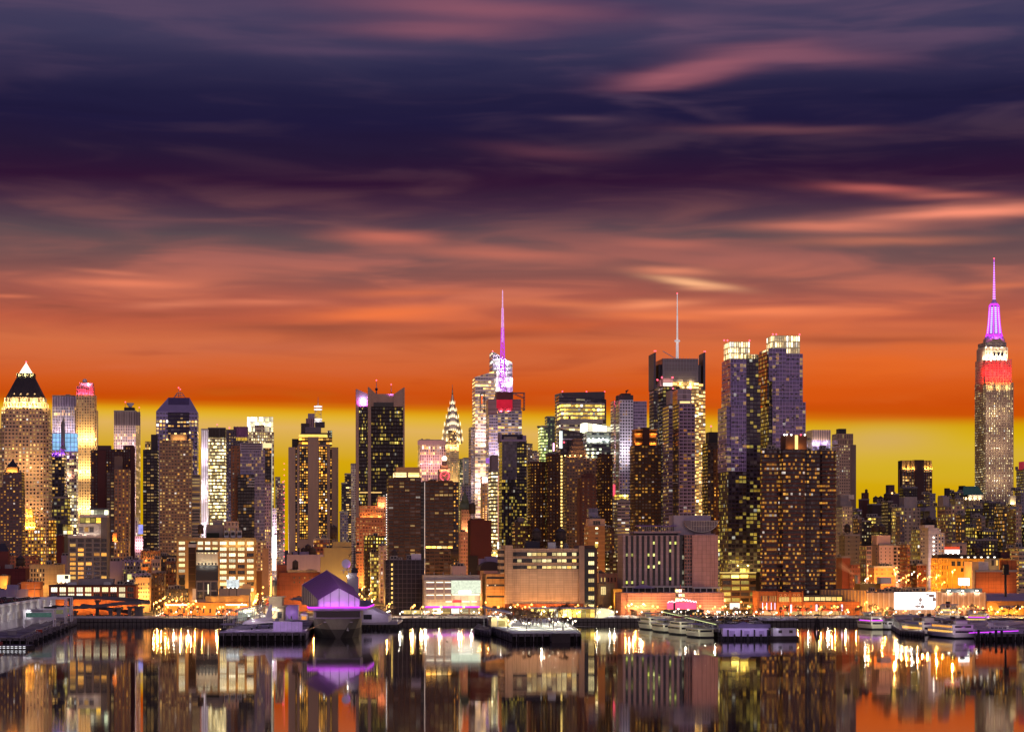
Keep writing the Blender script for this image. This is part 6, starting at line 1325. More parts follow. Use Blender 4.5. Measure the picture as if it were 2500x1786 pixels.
plain('striped_rear_block','plum brick block between tan brick block and the striped consulate',1478,1500,1290,1780,22,F((80,54,48),(26,20,24),.4,.5,.3,AMBER,1.3));b=plain('dark_gap_block','dark low block with bright strip windows left of the striped consulate',1478,1522,1352,1700,20,F((56,42,40),(24,20,22),.7,.4,.4,PALE,1.3,.6))
b=plain('pinkish_low_house','pinkish low house with terraces beside the depot',1462,1508,1402,1620,20,M('house_pink',C(190,150,130),.85),gear=3);wins(b,1464,1506,1404,1424,5,1,.2,PANE_Y,.3,.5);b=plain('garden_house','tan house with one tall yellow window beside the depot',1460,1500,1426,1600,12,TAN,gear=1);wins(b,1466,1480,1430,1452,1,1,1,PANE_Y,.9,.9,bars=3)
b=plain('yellow_box_shed','yellow lit box shed at the corner of the pink podium',1498,1518,1440,1590,14,M('shed_yellow',C(210,170,90),.8),gear=0);light(b.e,(b.lx(1508,-4),-4,b.lz(1462)),AMB,3000,.5)
def consulate():
 b=B('striped_consulate','concrete hotel block with dark vertical window stripes, a blank slab and a half bowl balcony',1520,1756,1585,26.);CP=M('consulate_concrete',C(156,132,134),.8,var=.12,streak=True,joint=(40.,3.));CPK=M('consulate_pink',C(182,138,130),.8,var=.12,streak=True,joint=(3.,3.))
 b.blk('building_body',1521,1660,1306,None,CP,ROOFS);b.blk('roof_cornice',1548,1662,1296,1301,CP,y0=2,y1=22);b.blk('roof_recess',1556,1655,1300,1306,DARKM,y0=4,y1=20)
 rr=random.Random(3);xs=[1527+i*13.2 for i in range(11)]
 for p in xs:b.blk('window_stripe',p,p+6.4,1307,1428,M('stripe_glass',C(24,20,28),.2,spec=.6),y0=-.12,y1=.4)
 for p,q in((1527,1354),(1540,1354),(1580,1354),(1593,1354),(1593,1325),(1633,1325),(1645.6,1325),(1633,1344),(1606,1373),(1580,1383),(1593,1383),(1633,1412),(1527,1421),(1540,1421),(1566,1421)):
  obj('window',win_mesh(1.5,1.9,glow_pane('pane_lime',(220,230,90),(240,240,150),1.3),1),b.e,(b.lx(p+3.2),-.2,b.lz(q+3)))
 m=MB();PU=M('pergola_violet',C(116,84,140),.5)
 for i in range(24):x=b.lx(1558+i*4,6);m.bar((x,4,b.lz(1284,4)),(x,18,b.lz(1284,4)),.3,PU)
 m.box(b.lx(1557),b.lx(1655),5,14,b.lz(1284),b.lz(1281.5),PU);b.part(m,'pergola');m=MB()
 for i in range(20):x=b.lx(1560+i*4.8,4);m.bar((x,4,b.lz(1296,4)),(x,4,b.lz(1284,4)),.22,STEEL)
 b.part(m,'pergola_posts')
 b.blk('core',1645,1735,1257,None,M('core_lavender',C(158,146,158),.8,streak=True),y0=6);b.blk('core_front',1696,1746,1302,1306,CP,y0=3,y1=20)
 # half bowl
 m=MB();x0,x1=b.lx(1671,2),b.lx(1753,2);xm,R=(x0+x1)/2,(x1-x0)/2;zt=b.lz(1270,2);Hh=zt-b.lz(1298,2);n=12
 for i in range(n):
  a0,a1=pi*i/n,pi*(i+1)/n;p0,p1=(xm-R*cos(a0),zt-Hh*sin(a0)),(xm-R*cos(a1),zt-Hh*sin(a1));m.face([(p0[0],2,p0[1]),(p1[0],2,p1[1]),(p1[0],12,p1[1]),(p0[0],12,p0[1])],CP,None,True)
 Q=[(xm-R*cos(pi*i/n),zt-Hh*sin(pi*i/n)) for i in range(n+1)];m.face([(x,2,z) for x,z in Q],M('bowl_glass',C(104,92,96),.3));m.face([(x,12,z) for x,z in reversed(Q)],CP);m.face([(x0,2,zt),(x1,2,zt),(x1,12,zt),(x0,12,zt)],CP);bw=b.part(m,'half_bowl')
 m=MB()
 for i in range(11):
  t=-.6+i*.155;x=xm+R*t;m.bar((x,1.9,zt),(x,1.9,zt-Hh*sqrt(max(0,1-t*t))),.2,WHITEW)
 m.bar((xm-R*.65,1.9,zt-.2),(x1,1.9,zt-.2),.3,WHITEW);m.bar((xm-R*.5,1.9,zt-Hh*.5),(xm+R*.85,1.9,zt-Hh*.5),.2,WHITEW)
 for i in range(14):
  t0,t1=pi*(.18+.82*i/14),pi*(.18+.82*(i+1)/14);m.bar((xm-R*cos(t0),1.85,zt-Hh*sin(t0)),(xm-R*cos(t1),1.85,zt-Hh*sin(t1)),.35,WHITEW)
 b.part(m,'bowl_glazing_bars',bw)
 b.blk('glass_link',1661,1690,1305,None,F((52,46,52),(30,28,34),.8,.8,.3,COOL,1.),y0=4);b.blk('grid_flank',1671,1690.4,1305,1432,F((140,100,90),(54,40,44),.66,.7,.03,YEL,1.),y0=1,y1=5,bay=2.2,story=2.4);b.blk('blank_slab',1690.6,1753,1305,1432,CPK,ROOFS,y0=-1.5,y1=22);b.blk('glass_edge',1753.4,1757,1305,1432,F((70,64,70),(90,90,90),.8,.7,.6,YEL,.9),y0=0,y1=8,bay=2,story=3);b.blk('slab_foot',1688,1760,1432,1436,WHITEW,y0=-2.4,y1=22)
 b.blk('terrace_roof',1521,1690,1430,1433,WHITEW,y0=-5,y1=3);m=MB();x0,x1=b.lx(1546,-8),b.lx(1598,-8);m.poly([(x0,-10),(x1,-10),(x1,-1),(x0,-1)],[(x*.3+(x0+x1)*.35,-5) for x in(x0,x1,x1,x0)],b.lz(1435,-8),b.lz(1426,-8),M('pavilion_violet',C(140,124,150),.6));b.part(m,'pavilion_roof')
 m=MB()
 for i in range(16):x=b.lx(1530+i*15,-4);m.box(x-.3,x+.3,-4.4,-3.8,b.lz(1446,-4),b.lz(1433,-4),WHITEW)
 b.part(m,'terrace_columns');b.blk('terrace_glass',1524,1690,1433,1446,M('terrace_dark',C(46,36,40),.4),y0=-2.5,y1=0);b.blk('terrace_glass',1694,1750,1436,1446,M('terrace_dark',C(46,36,40),.4),y0=0,y1=2)
 # podium
 p=B('pink_podium','long pink lit podium wall with floor lines under the striped consulate',1516,1768,1556,28.);PP=M('podium_pink',C(184,128,106),.8,var=.12,streak=True,joint=(7.,2.2));p.blk('building_body',1532,1768,1446,None,PP,ROOFS);p.blk('north_return',1516,1532,1446,None,PP,y0=.8)
 m=MB()
 for k in range(7):z=p.lz(1451+k*6.6);m.box(p.lx(1532),p.lx(1768),-.12,-.02,z-.12,z+.12,M('line_pink',C(226,176,146),.7))
 p.part(m,'wall_lines');p.blk('glass_stair',1649,1672,1436,1468,F((150,130,110),(70,60,56),.86,.6,.9,PALE,1.1,.3),y0=-.4,y1=2,bay=2.6,story=2.6);q=MB();q.cyl(p.lx(1661,-1),-1,p.lz(1470),p.lz(1426),.2,M('pole_red',C(200,70,60),.5),6);p.part(q,'flag_pole')
 doors(p,1536,1764,11,-.14,5)
 p.flood(1522,1605,1482,5,(1,.5,.14),3600,-4.5);p.flood(1720,1766,1488,3,(1,.42,.2),3000,-5);p.flood(1536,1760,1462,4,(1,.6,.42),3000,-9)
 # neon skyline on the pier head house
 s=B('pink_neon_house','low black roofed pier house crowned with a pink neon skyline sign',1622,1718,1538,12.);s.blk('building_body',1624,1716,1492,None,M('pier_house_dark',C(46,36,40),.7));s.blk('flat_roof',1621,1719,1488,1492,DARKM,y0=-1.2,y1=13);wins(s,1680,1715,1494,1501,4,1,.7,PANE_A,.5,.8)
 NP=EM('neon_rose',(1,.10,.22,1),1.5,.25,.3);s.blk('glowing_backboard',1629,1700,1469,1486,NP,y0=1,y1=2);s.blk('dark_doorway',1644,1649,1470,1488,DARKM,y0=.6,y1=1.)
 m=MB();NW=EM('neon_white_pink',(1,.66,.66,1),3.);prev=None;hs=[1470,1467,1468,1466,1470,1468,1464,1467,1463,1466,1465,1462,1466,1463,1467,1464,1468,1466,1469,1467,1471]
 for i,h in enumerate(hs):
  x=s.lx(1629+i*3.55,.8);z=s.lz(h,.8)
  if prev:m.bar((prev[0],.8,prev[1]),(x,.8,prev[1]),.35,NW);m.bar((x,.8,prev[1]),(x,.8,z),.35,NW)
  prev=(x,z)
 s.part(m,'neon_skyline');s.flood(1632,1698,1476,4,(1,.08,.18),1800,-2.)
consulate()
b=B('glass_podium','amber lit glass and concrete podium at the foot of the purple twin towers',1758,1852,1600,24.);b.blk('building_body',1763,1852,1400,None,F((110,82,56),(46,38,36),.86,.62,.3,YEL,1.1,.2),bay=6,story=4.2);b.blk('lit_floor',1762,1850,1401,1411,F((170,140,90),(90,70,50),.86,.8,1.6,YEL,1.4,0.),y0=-.3,y1=0,bay=6,story=5);b.blk('amber_ledge',1760,1850,1396,1398,EM('ledge_amber',(1,.66,.18,1),1.3),y0=-1,y1=20);b.blk('dark_side',1846,1858,1396,None,M('side_black',C(52,40,36),.8),y0=-1);b.blk('white_lobby',1782,1806,1471,1486,EM('lobby_white',(1,.92,.76,1),1.4,.4,.3),y0=-.6,y1=-.3);b.flood(1765,1850,1480,3,AMB,4500,-6);b.blk('roof_pavilion',1812,1830,1385,1398,F((190,150,90),(100,80,50),.8,.8,2,YEL,1.3,0.),y0=4,y1=12)
def podium():
 b=B('brick_podium','orange lit brick podium with round medallions and neon blade signs under the curved bay block',1852,2062,1556,22.);O=M('podium_brick',C(168,94,52),.85,var=.25,joint=(6.,1.8));b.blk('building_body',1898,2112,1468,None,O,ROOF);b.blk('north_return',1852,1898,1442,None,O,y0=1.5);b.blk('upper_block',1897,1960,1444,1469,O,y0=.6,y1=18)
 for p in(1898,1929,1960):b.blk('pier',p-1.5,p+1.5,1441,None,O,y0=-.6,y1=.6)
 TL=M('medallion_tan',C(220,176,130),.8)
 for i in range(5):
  m=MB();x,z=b.lx(1906+i*11,.3),b.lz(1451.5,.3)
  for k in range(14):a,c=2*pi*k/14,2*pi*(k+1)/14;m.bar((x+.75*cos(a),.45,z+.75*sin(a)),(x+.75*cos(c),.45,z+.75*sin(c)),.28,TL)
  b.part(m,'medallion')
 wins(b,1901,1928,1456,1470,1,1,1,PANE_A,.95,.95,y=.5,bars=4);wins(b,1931,1958,1456,1470,1,1,1,PANE_A,.95,.95,y=.5,bars=4);wins(b,1962,2056,1456,1466,7,1,1,PANE_Y,.9,.9,y=4.4,bars=4);b.blk('glass_gallery',1961,2058,1452,1469,M('gallery_dark',C(60,50,44),.5),y0=4.6,y1=18);wins(b,1856,1896,1452,1468,7,1,.6,PANE_A,.4,.8,y=1.4,bars=2);wins(b,1905,2055,1474,1484,9,1,.05,PANE_A,.22,.5)
 for i in range(6):
  q=MB();q.box(b.lx(1903+i*26),b.lx(1918+i*26),-1.6,0,b.lz(1490.5),b.lz(1486.5),M('awning_red',C(170,40,40),.7));b.part(q,'red_awning')
 for p in(1929,1991,2053):
  q=MB();q.box(b.lx(p),b.lx(p)+.5,-1.8,-.1,b.lz(1492),b.lz(1473),M('blade_black',C(36,28,34),.6));o=b.part(q,'blade_sign');q=MB()
  for k in range(5):z=b.lz(1476+k*3.2);q.cyl(b.lx(p)+.25,-1.9,z-.35,z+.35,.55,EM('neon_orchid',(1,.56,.7,1),3.),8)
  b.part(q,'neon_discs',o)
 for p in(1862,1872,1883,1892):
  q=MB();q.cyl(b.lx(p,-1),-1,b.lz(1487),b.lz(1470),.16,EM('neon_lilac',(.9,.66,1,1),3.),6);b.part(q,'neon_tube')
 b.flood(1860,2050,1490,8,AMB,3000,-4.5);b.blk('lit_shop_front',1856,1897,1490,1500,EM('shop_red',(1,.4,.16,1),1.2,.7,.4),y0=.8,y1=1.4);b.blk('lit_shop_front',1915,2055,1491,1500,EM('shop_amber',(1,.58,.2,1),.8,.8,.3),y0=-.4,y1=0)
podium()
# ---------------------------------------------------------------- the crowded south end
def mid(name,label,x0,x1,yt,D,dep,wall,gear=2,bay=3.2,story=3.4,wallmat=None):
 b=B(name,label,x0,x1,D,dep);b.blk('building_body',x0,x1,yt,None,wall,bay=bay,story=story);b.parapet(x0,x1,yt,wallmat or GREYB,h=1.);
 if gear:b.gear(x0,x1,yt,gear,2,dep-2)
 return b
DK=lambda lit=.3,t=YEL:F((58,48,46),(24,22,26),.5,.5,lit,t,1.3,.2)
b=mid('white_apartment_block','tall off white block with a stepped head right behind the curved bay block',2040,2081,1236,1980,24,F((164,146,126),(60,50,50),.3,.5,.45,YEL,1.25,.1));b.blk('stepped_head',2042,2078,1222,1236,GREYB,y0=2,y1=16);b.blk('stepped_head',2044,2072,1208,1222,GREYB,y0=3,y1=14);b.blk('head_box',2060,2085,1207,1218,WHITEW,y0=5,y1=16)
b=mid('olive_wall_block','blank olive grey block with a dark tank in front of the tall off white block',2048,2100,1306,1860,20,F((110,96,80),(40,34,34),.2,.34,.1,YEL,1.1),bay=8);b.tank(2069,1306,'dark fat water tank on the blank olive grey block',6,2.8,4.8)
mid('dark_lit_block','dark block with bright white window groups right of the off white block',2082,2128,1272,2050,22,DK(.35,PALE));mid('dark_low_gap_block','black narrow block with violet roof box above the dark block',2082,2104,1248,2150,18,DK(.2)).blk('violet_box',2084,2104,1243,1250,VIOW,y0=2)
b=mid('plum_tower','plum brick tower with a slim tank top against the mustard sky',2096,2122,1219,2500,18,M('plum_plain',C(92,58,54),.9),0);b.blk('slim_top',2108,2121,1202,1219,M('plum_plain',C(92,58,54),.9),y0=3,y1=12);m=MB();m.cyl(b.lx(2115,7),7,b.lz(1202,7),b.lz(1195,7),1.6,TWOOD,8);m.cyl(b.lx(2115,7),7,b.lz(1195,7),b.lz(1193,7),1.7,TCONE,8,.1);b.part(m,'roof_drum')
b=mid('dark_ridge_block','long dark block with twin tanks on the skyline right of the plum tower',2118,2162,1231,2400,20,M('ridge_brown',C(60,48,50),.9),1);b.tank(2138,1231,'left one of the twin cone topped tanks on the dark skyline block',6,3.2,4.4);b.tank(2150,1231,'right one of the twin cone topped tanks on the dark skyline block',6,3.2,4.4)
b=mid('violet_stepped_tower','violet brown stepped tower left of the golden crowned tower',2160,2196,1206,2450,20,M('violet_brown',C(78,58,66),.9),1);b.blk('tall_head',2169,2184,1183,1206,M('violet_brown',C(78,58,66),.9),y0=3,y1=14);b.blk('low_wing',2150,2161,1214,None,M('plum_plain',C(92,58,54),.9),y0=2);m=MB();m.ball((b.lx(2178,-.6),-.6,b.lz(1203)),.8,EM('lamp_amber',(1,.55,.16,1),7.),6,4);b.part(m,'wall_lamp')
mid('lit_shelf_block','olive block with ribbon windows under the twin tanks',2118,2160,1262,2100,20,F((112,98,70),(50,44,40),.7,.5,.8,YEL,1.1,.5));b=mid('dark_tall_block','tall nearly black block with round tanks left of the pale gridded block',2152,2180,1224,2050,22,DK(.1));b.tank(2166,1224,'black broad water tank on the nearly black tall block',6,3.4,4.)
b=mid('pale_gridded_block','pale gridded apartment block glowing yellow with a blank grey head',2178,2206,1238,1960,24,F((150,130,96),(70,64,56),.74,.66,.55,YEL,1.15,.1,2.));b.blk('grey_wing',2206.3,2247,1238,None,F((146,132,124),(60,56,62),.3,.6,.3,YEL,1.2,.1),y0=1,bay=5);b.blk('blank_head',2207,2239,1212,1238,M('head_grey',C(150,140,138),.8,streak=True),y0=3,y1=18)
b=mid('pink_white_block','pink white block with rows of tiny square windows above the lit rail yard',2128,2180,1330,1720,22,M('wall_pinkwhite',C(206,168,152),.8,var=.08),2);wins(b,2135,2178,1334,1386,4,6,0,PANE_Y,.14,.34,bars=1);wins(b,2180.5,2200,1334,1424,2,10,.12,PANE_A,.6,.5,y=.95,bars=2);b.blk('south_grid',2180.2,2202,1331,None,M('wall_pinkwhite',C(206,168,152),.8),y0=1.05,y1=20);b.blk('north_wing',2098,2128,1332,None,F((150,116,100),(60,50,50),.8,.66,.2,YEL,1.1,.1,2.),y0=1.4,bay=4.4,story=3.6);b.blk('blank_head',2128,2174,1306,1330,M('wall_pinkwhite',C(206,168,152),.8),y0=3,y1=18)
b.tank(2138,1306,'left black round tank behind the head of the pink white block',14,3.4,4.);b.tank(2152,1306,'right black round tank behind the head of the pink white block',14,3.8,4.);b.flood(2130,2198,1440,3,(1,.56,.34),6500,-10)
b=mid('red_rib_block','brick red ribbed block joined to the right side of the pink white block',2202,2222,1328,1700,20,F((120,70,50),(60,36,32),.6,.6,.25,AMBER,1.1),1);b=mid('brick_row_block','orange brick row with two window lines before the pink white block',2120,2186,1384,1660,16,F((176,104,60),(80,46,34),.3,.4,.35,AMBER,1.3),2,5);b.flood(2125,2180,1412,3,AMB,3500,-5)
b=mid('russet_warehouse','russet plain warehouse with a slanting steam plume beside the curved bay block',2040,2076,1360,1720,20,M('russet_brick',C(124,62,42),.9),1);b.blk('low_wing',2074,2100,1378,None,F((116,64,46),(50,34,30),.3,.5,.4,YEL,1.2),y0=-1,bay=3)
b=mid('grey_house','blank grey house shaped head right of the golden crowned tower foot',2255,2285,1247,2080,20,M('house_grey',C(124,116,122),.8,streak=True),0);m=MB();x0,x1=b.lx(2255),b.lx(2285);m.poly([(x0,0),(x1,0),(x1,20),(x0,20)],[(x0+(x1-x0)*.3,0),(x1-(x1-x0)*.3,0),(x1-(x1-x0)*.3,20),(x0+(x1-x0)*.3,20)],b.lz(1247),b.lz(1237),M('house_grey',C(124,116,122),.8),ROOF);b.part(m,'sloped_head')
for i,(nm,lb,a,c,yt,D,w) in enumerate((('dark_foot_block','dark block at the foot of the golden crowned tower',2194,2240,1190,2600,DK(.15)),('skyline_box_block','grey boxes on a dark block right of the golden crowned tower',2258,2284,1206,2350,F((110,100,106),(50,44,50),.4,.4,.2,YEL,1.)),('umber_block','umber block with a few amber lamps between grey house and capped tan block',2240,2262,1228,2180,DK(.25,AMBER)),
  ('dark_skyline_block','dark skyline block with a slim chimney tower left of the green roof',2318,2352,1202,2500,DK(.2)),('arcade_block','tan arcaded block below the dark skyline block',2320,2352,1216,2400,F((170,148,110),(70,56,50),.5,.5,.4,YEL,1.)),('white_sill_block','dark block with white sills under the green roof',2354,2400,1240,2150,DK(.3)),
  ('south_black_block','black block in front of the great spire tower foot',2400,2432,1226,2200,DK(.25)),('south_grey_block','brown block with lit lower floors right of the black block by the spire tower',2428,2456,1228,2300,F((120,104,92),(50,44,46),.4,.5,.5,PALE,1.)),('violet_slope_block','violet grey stepped block in the middle of the south jumble',2374,2404,1262,2050,F((120,110,126),(60,56,66),.3,.4,.1,YEL,1.)),
  ('olive_shelf_block','olive block glowing with tall yellow windows in the south jumble',2358,2386,1286,1980,F((120,100,60),(70,60,40),.5,.7,.7,YEL,1.2,.1)),('black_lit_block','black block sprinkled with yellow windows in the south jumble',2384,2434,1296,1900,DK(.4)),('dark_shelf_block','dark wide block with bright lamps below the black sprinkled block',2352,2436,1318,1850,DK(.45)),
  ('umber_strip_block','yellow green strip windowed narrow block left of the white stepped block',2229,2246,1292,1850,F((140,124,70),(80,74,50),.6,.7,.5,YEL,1.1,.1)),('low_red_block','low red roofed block between the yellow green strip block and rail yard',2222,2262,1378,1700,F((120,66,44),(50,34,30),.3,.4,.4,AMBER,1.2)))):
 b=mid(nm,lb,a,c,yt,D,18,w,3)
 if i==3:b.blk('chimney_tower',2309,2319,1191,None,M('ridge_brown',C(60,48,50),.9),y0=2,y1=8)
rf=random.Random(4)
for i in range(16):
 a=2086+i*25+rf.uniform(-6,6);D=rf.uniform(1830,2240);mid('small_lit_block','small crowded block sprinkled with lit windows, filling the jumble below the great spire tower',a,a+rf.uniform(16,30),rf.uniform(1252,1338),D,14,F(rf.choice(((96,78,66),(120,104,92),(70,56,54),(140,118,100),(104,90,96))),(36,32,34),rf.choice((.42,.5,.62)),.5,rf.uniform(.3,.6),rf.choice((YEL,AMBER,PALE)),1.3,.2),3).e['group']='small lit blocks filling the south jumble'
b=mid('capped_tan_block','tan apartment block with a violet capped grey head left of the green roof',2288,2356,1236,1920,24,F((140,112,92),(60,52,54),.7,.64,.38,YEL,1.15,.1,2.));b.blk('plain_bay',2322,2356.4,1234,None,F((160,132,112),(66,58,66),.34,.6,.35,YEL,1.2,.1),y0=-.6,y1=20,bay=4.6);b.blk('grey_head',2289,2318,1212,1236,M('head_grey',C(150,140,138),.8,streak=True),y0=2,y1=18);b.blk('violet_cap',2298,2312,1209,1212,VIOW,y0=4,y1=14)
def green_roof():
 b=B('green_roofed_hall','ornate stone hall with a green copper mansard roof below the great spire tower',2350,2400,2520,26.);ST=M('hall_stone',C(176,154,124),.85);b.blk('building_body',2348,2402,1212,None,F((170,148,118),(70,56,50),.4,.6,.3,YEL,1.),ST,bay=3.4);GC=M('copper_green',C(66,116,104),.6,var=.15);x0,x1=b.lx(2349),b.lx(2401)
 m=MB();m.poly([(x0,0),(x1,0),(x1,26),(x0,26)],[(x0+3.5,5),(x1-4.5,5),(x1-4.5,21),(x0+3.5,21)],b.lz(1207),b.lz(1186),GC,GC)
 for i in range(11):t=i/10;m.bar((x0+(x1-x0)*t,-.1,b.lz(1207)),(x0+3.5+(x1-x0-8)*t,4.9,b.lz(1186)),.25,GC)
 b.part(m,'mansard_roof');b.blk('lit_eaves',2348,2402,1207,1212,M('eaves_stone',C(196,176,150),.8),y0=-.6,y1=26);m=MB()
 for i in range(9):x=b.lx(2352+i*6);m.box(x-.5,x+.5,-.8,-.02,b.lz(1240),b.lz(1213),ST)
 b.part(m,'stone_piers');b.blk('dark_chimney_block',2340,2357,1185,1210,BLACKB,y0=6,y1=16);b.flood(2352,2400,1216,4,(1,.9,.7),1600,-2)
green_roof()
b=mid('white_capped_tan_tower','tan tower with a lit white box on its roof at the right edge',2458,2494,1231,1930,24,F((172,140,112),(40,34,38),.4,.48,.28,YEL,1.25,.1));b.blk('white_box',2455,2480,1209,1231,M('box_white',C(196,186,176),.8),y0=1,y1=14);b.blk('dark_grid_wing',2430,2458,1234,None,F((76,60,46),(36,32,32),.74,.6,.4,AMBER,1.2,.1),y0=1.5);b.flood(2458,2478,1229,2,GOLD,1500,-.8);b.blk('glass_band',2466,2488,1236,1242,F((120,116,126),(90,90,104),.8,.8,0.),y0=-.3,y1=0)
tower('grey stepped glass tower with a red lit roof box at the right edge',2481,2530,1146,2560,26,F((110,108,116),(80,82,92),.84,.6,.25,PALE,1.,.4),gear=2).blk('red_roof_box',2487,2510,1126,1146,M('roof_box_red',C(150,60,66),.6,emit=.25,ecol=(1,.05,.1,1)),y0=2,y1=16);mid('grey_corner_block','grey low block under the stepped glass tower at the right edge',2476,2530,1196,2300,22,F((124,116,122),(60,56,62),.5,.5,.3,YEL,1.));mid('olive_corner_block','dark olive block at the right edge below the white capped tan tower',2486,2540,1254,1990,20,DK(.35))
def white_stepped():
 b=B('white_stepped_block','white walled stepped block with a line of small lamps down its blank face',2246,2306,1760,22.);W=M('stepped_white',C(196,182,178),.8,var=.12,streak=True,joint=(30.,3.4));b.blk('building_body',2247,2292,1288,None,W);b.blk('tall_step',2258,2281,1281,1288,W,y0=.3,y1=16);b.blk('south_step',2292,2297,1294,None,W,y0=.4);b.blk('low_step',2297,2306,1300,None,W,y0=.8)
 wins(b,2248,2258,1292,1364,2,8,.15,PANE_Y,.42,.44,bars=1);wins(b,2282,2305,1302,1364,3,8,.35,PANE_A,.4,.44,bars=1);
 for k in range(7):
  m=MB();m.ball((b.lx(2279.5,-.3),-.3,b.lz(1311+k*10.5)),.42,EM('lamp_white',(1,.95,.8,1),10.),6,4);b.part(m,'wall_lamp')
 b.flood(2250,2300,1390,3,(1,.78,.74),3200,-14);b.blk('black_roof_house',2247,2282,1268,1288,BLACKB,y0=8,y1=18);b.tank(2268,1281,'middle and tallest of the three dark tanks above the white stepped block',9,2.2,3.4);b.tank(2254,1284,'left one of the three dark tanks above the white stepped block',9,2.2,3.2);b.tank(2281,1286,'right one of the three dark tanks above the white stepped block',9,2.2,3.2)
white_stepped()
b=mid('blush_block','plain blush block with four windows behind the red and white billboard',2306,2360,1326,1800,20,M('blush_wall',C(182,150,132),.85),2);wins(b,2334,2350,1330,1350,2,2,0,PANE_Y,.5,.6)
billboard('red topped glaring white billboard on the roof of the yellow lit depot',2307,2343,1341,1350,1700,EM('board_white',(1,.97,.92,1),2.2,.06),zb=1370);bb=B('red_billboard_header','red band over the glaring white billboard on the yellow lit depot',2306,2343,1699.5,1.,'sign');bb.blk('panel',2306.5,2343,1333.5,1340.5,EM('board_red',(.95,.10,.04,1),.9));m=MB();m.bar((bb.lx(2310),.8,bb.lz(1372)),(bb.lx(2310),.8,bb.lz(1334)),.4,DARKM);m.bar((bb.lx(2340),.8,bb.lz(1372)),(bb.lx(2340),.8,bb.lz(1334)),.4,DARKM);bb.part(m,'posts')
def yellow_depot():
 b=B('yellow_depot','long yellow depot washed in sodium light with ribbed and windowed bays',2272,2466,1640,26.);Y=M('depot_yellow',C(206,146,50),.85,var=.14,joint=(5.,3.4));b.blk('ribbed_bay',2272,2316,1362,None,F((200,136,46),(90,64,36),.6,.62,.4,AMBER,1.2,.1),bay=2.2,story=4.2);b.blk('building_body',2316.3,2466,1363,None,Y,ROOF,y0=.4);b.blk('grey_bay',2404,2439,1363,1392,GREYB,y0=.1,y1=.4)
 m=MB()
 for i in range(11):x=b.lx(2273+i*4.2);m.box(x-.25,x+.25,-.4,0,0,b.lz(1361),Y)
 b.part(m,'ribs');wins(b,2320,2376,1368,1382,4,1,.1,PANE_A,.6,.8,y=.38);wins(b,2344,2374,1384,1396,3,1,.2,PANE_A,.6,.7,y=.38);wins(b,2418,2450,1366,1380,3,1,.3,PANE_A,.5,.9,y=.05);b.blk('roof_strip',2290,2466,1353,1362,M('strip_black',C(46,34,34),.8),y0=6,y1=22);b.blk('roof_house',2444,2466,1346,1362,M('roof_house_maroon',C(70,40,42),.9),y0=3,y1=16)
 for i in range(7):
  q=MB();x=b.lx(2348+i*16,5.8);q.box(x-.7,x+.7,5.7,5.95,b.lz(1361),b.lz(1358),EM('lamp_roof',(1,.9,.7,1),3.));b.part(q,'roof_window')
 b.flood(2275,2460,1424,9,(1,.56,.09),3000,-8);b.flood(2280,2455,1385,6,(1,.56,.09),1500,-7);b.gear(2300,2340,1362,4);b.tank(2380,1356,'left snow capped tank of the three on the yellow depot roof',14,2.6,4.4);b.tank(2391,1356,'right snow capped tank of the three on the yellow depot roof',14,2.6,4.4);b.tank(2387,1360,'front snow capped tank of the three on the yellow depot roof',9,2.6,4.)
yellow_depot()
b=mid('rust_brick_block','rust brick block with a faded white painted panel before the yellow depot',2382,2482,1394,1604,20,M('rust_brick',C(150,80,44),.9,var=.25,joint=(9.,2.6)),1);b.blk('tall_end',2462,2482,1367,None,M('rust_brick',C(160,84,44),.9),y0=1);b.blk('tan_end',2373,2389,1370,None,M('tan_end_wall',C(196,150,100),.85),y0=1);b.blk('painted_panel',2383,2413,1370,1394,M('faded_white',C(178,166,164),.85,var=.4),y0=2,y1=4);b.flood(2390,2470,1435,4,(1,.5,.14),3200,-6)
b=mid('banded_corner_block','banded cream block with green lamps at the right edge',2466,2520,1337,1680,20,F((170,146,116),(50,44,46),.86,.46,.3,YEL,1.1,.3),2)
b=B('monopole_sign','black finned double faced sign on a single thick pole at the right edge',2450,2464,1580,3.,'sign');m=MB();x=b.lx(2456);m.cyl(x,1,0,b.lz(1402),.8,DARKM,8);b.part(m,'pole');m=MB()
for i in range(7):m.box(b.lx(2450.5+i*2),b.lx(2451.4+i*2),0,2,b.lz(1400),b.lz(1377),DARKM)
m.box(b.lx(2448),b.lx(2466),-.5,2.5,b.lz(1402),b.lz(1400),DARKM);b.part(m,'finned_panel')
billboard('glaring white street screen in front of the yellow depot',2340,2367,1410,1427,1600,EM('board_white',(1,.97,.92,1),2.2,.06),zb=1440)
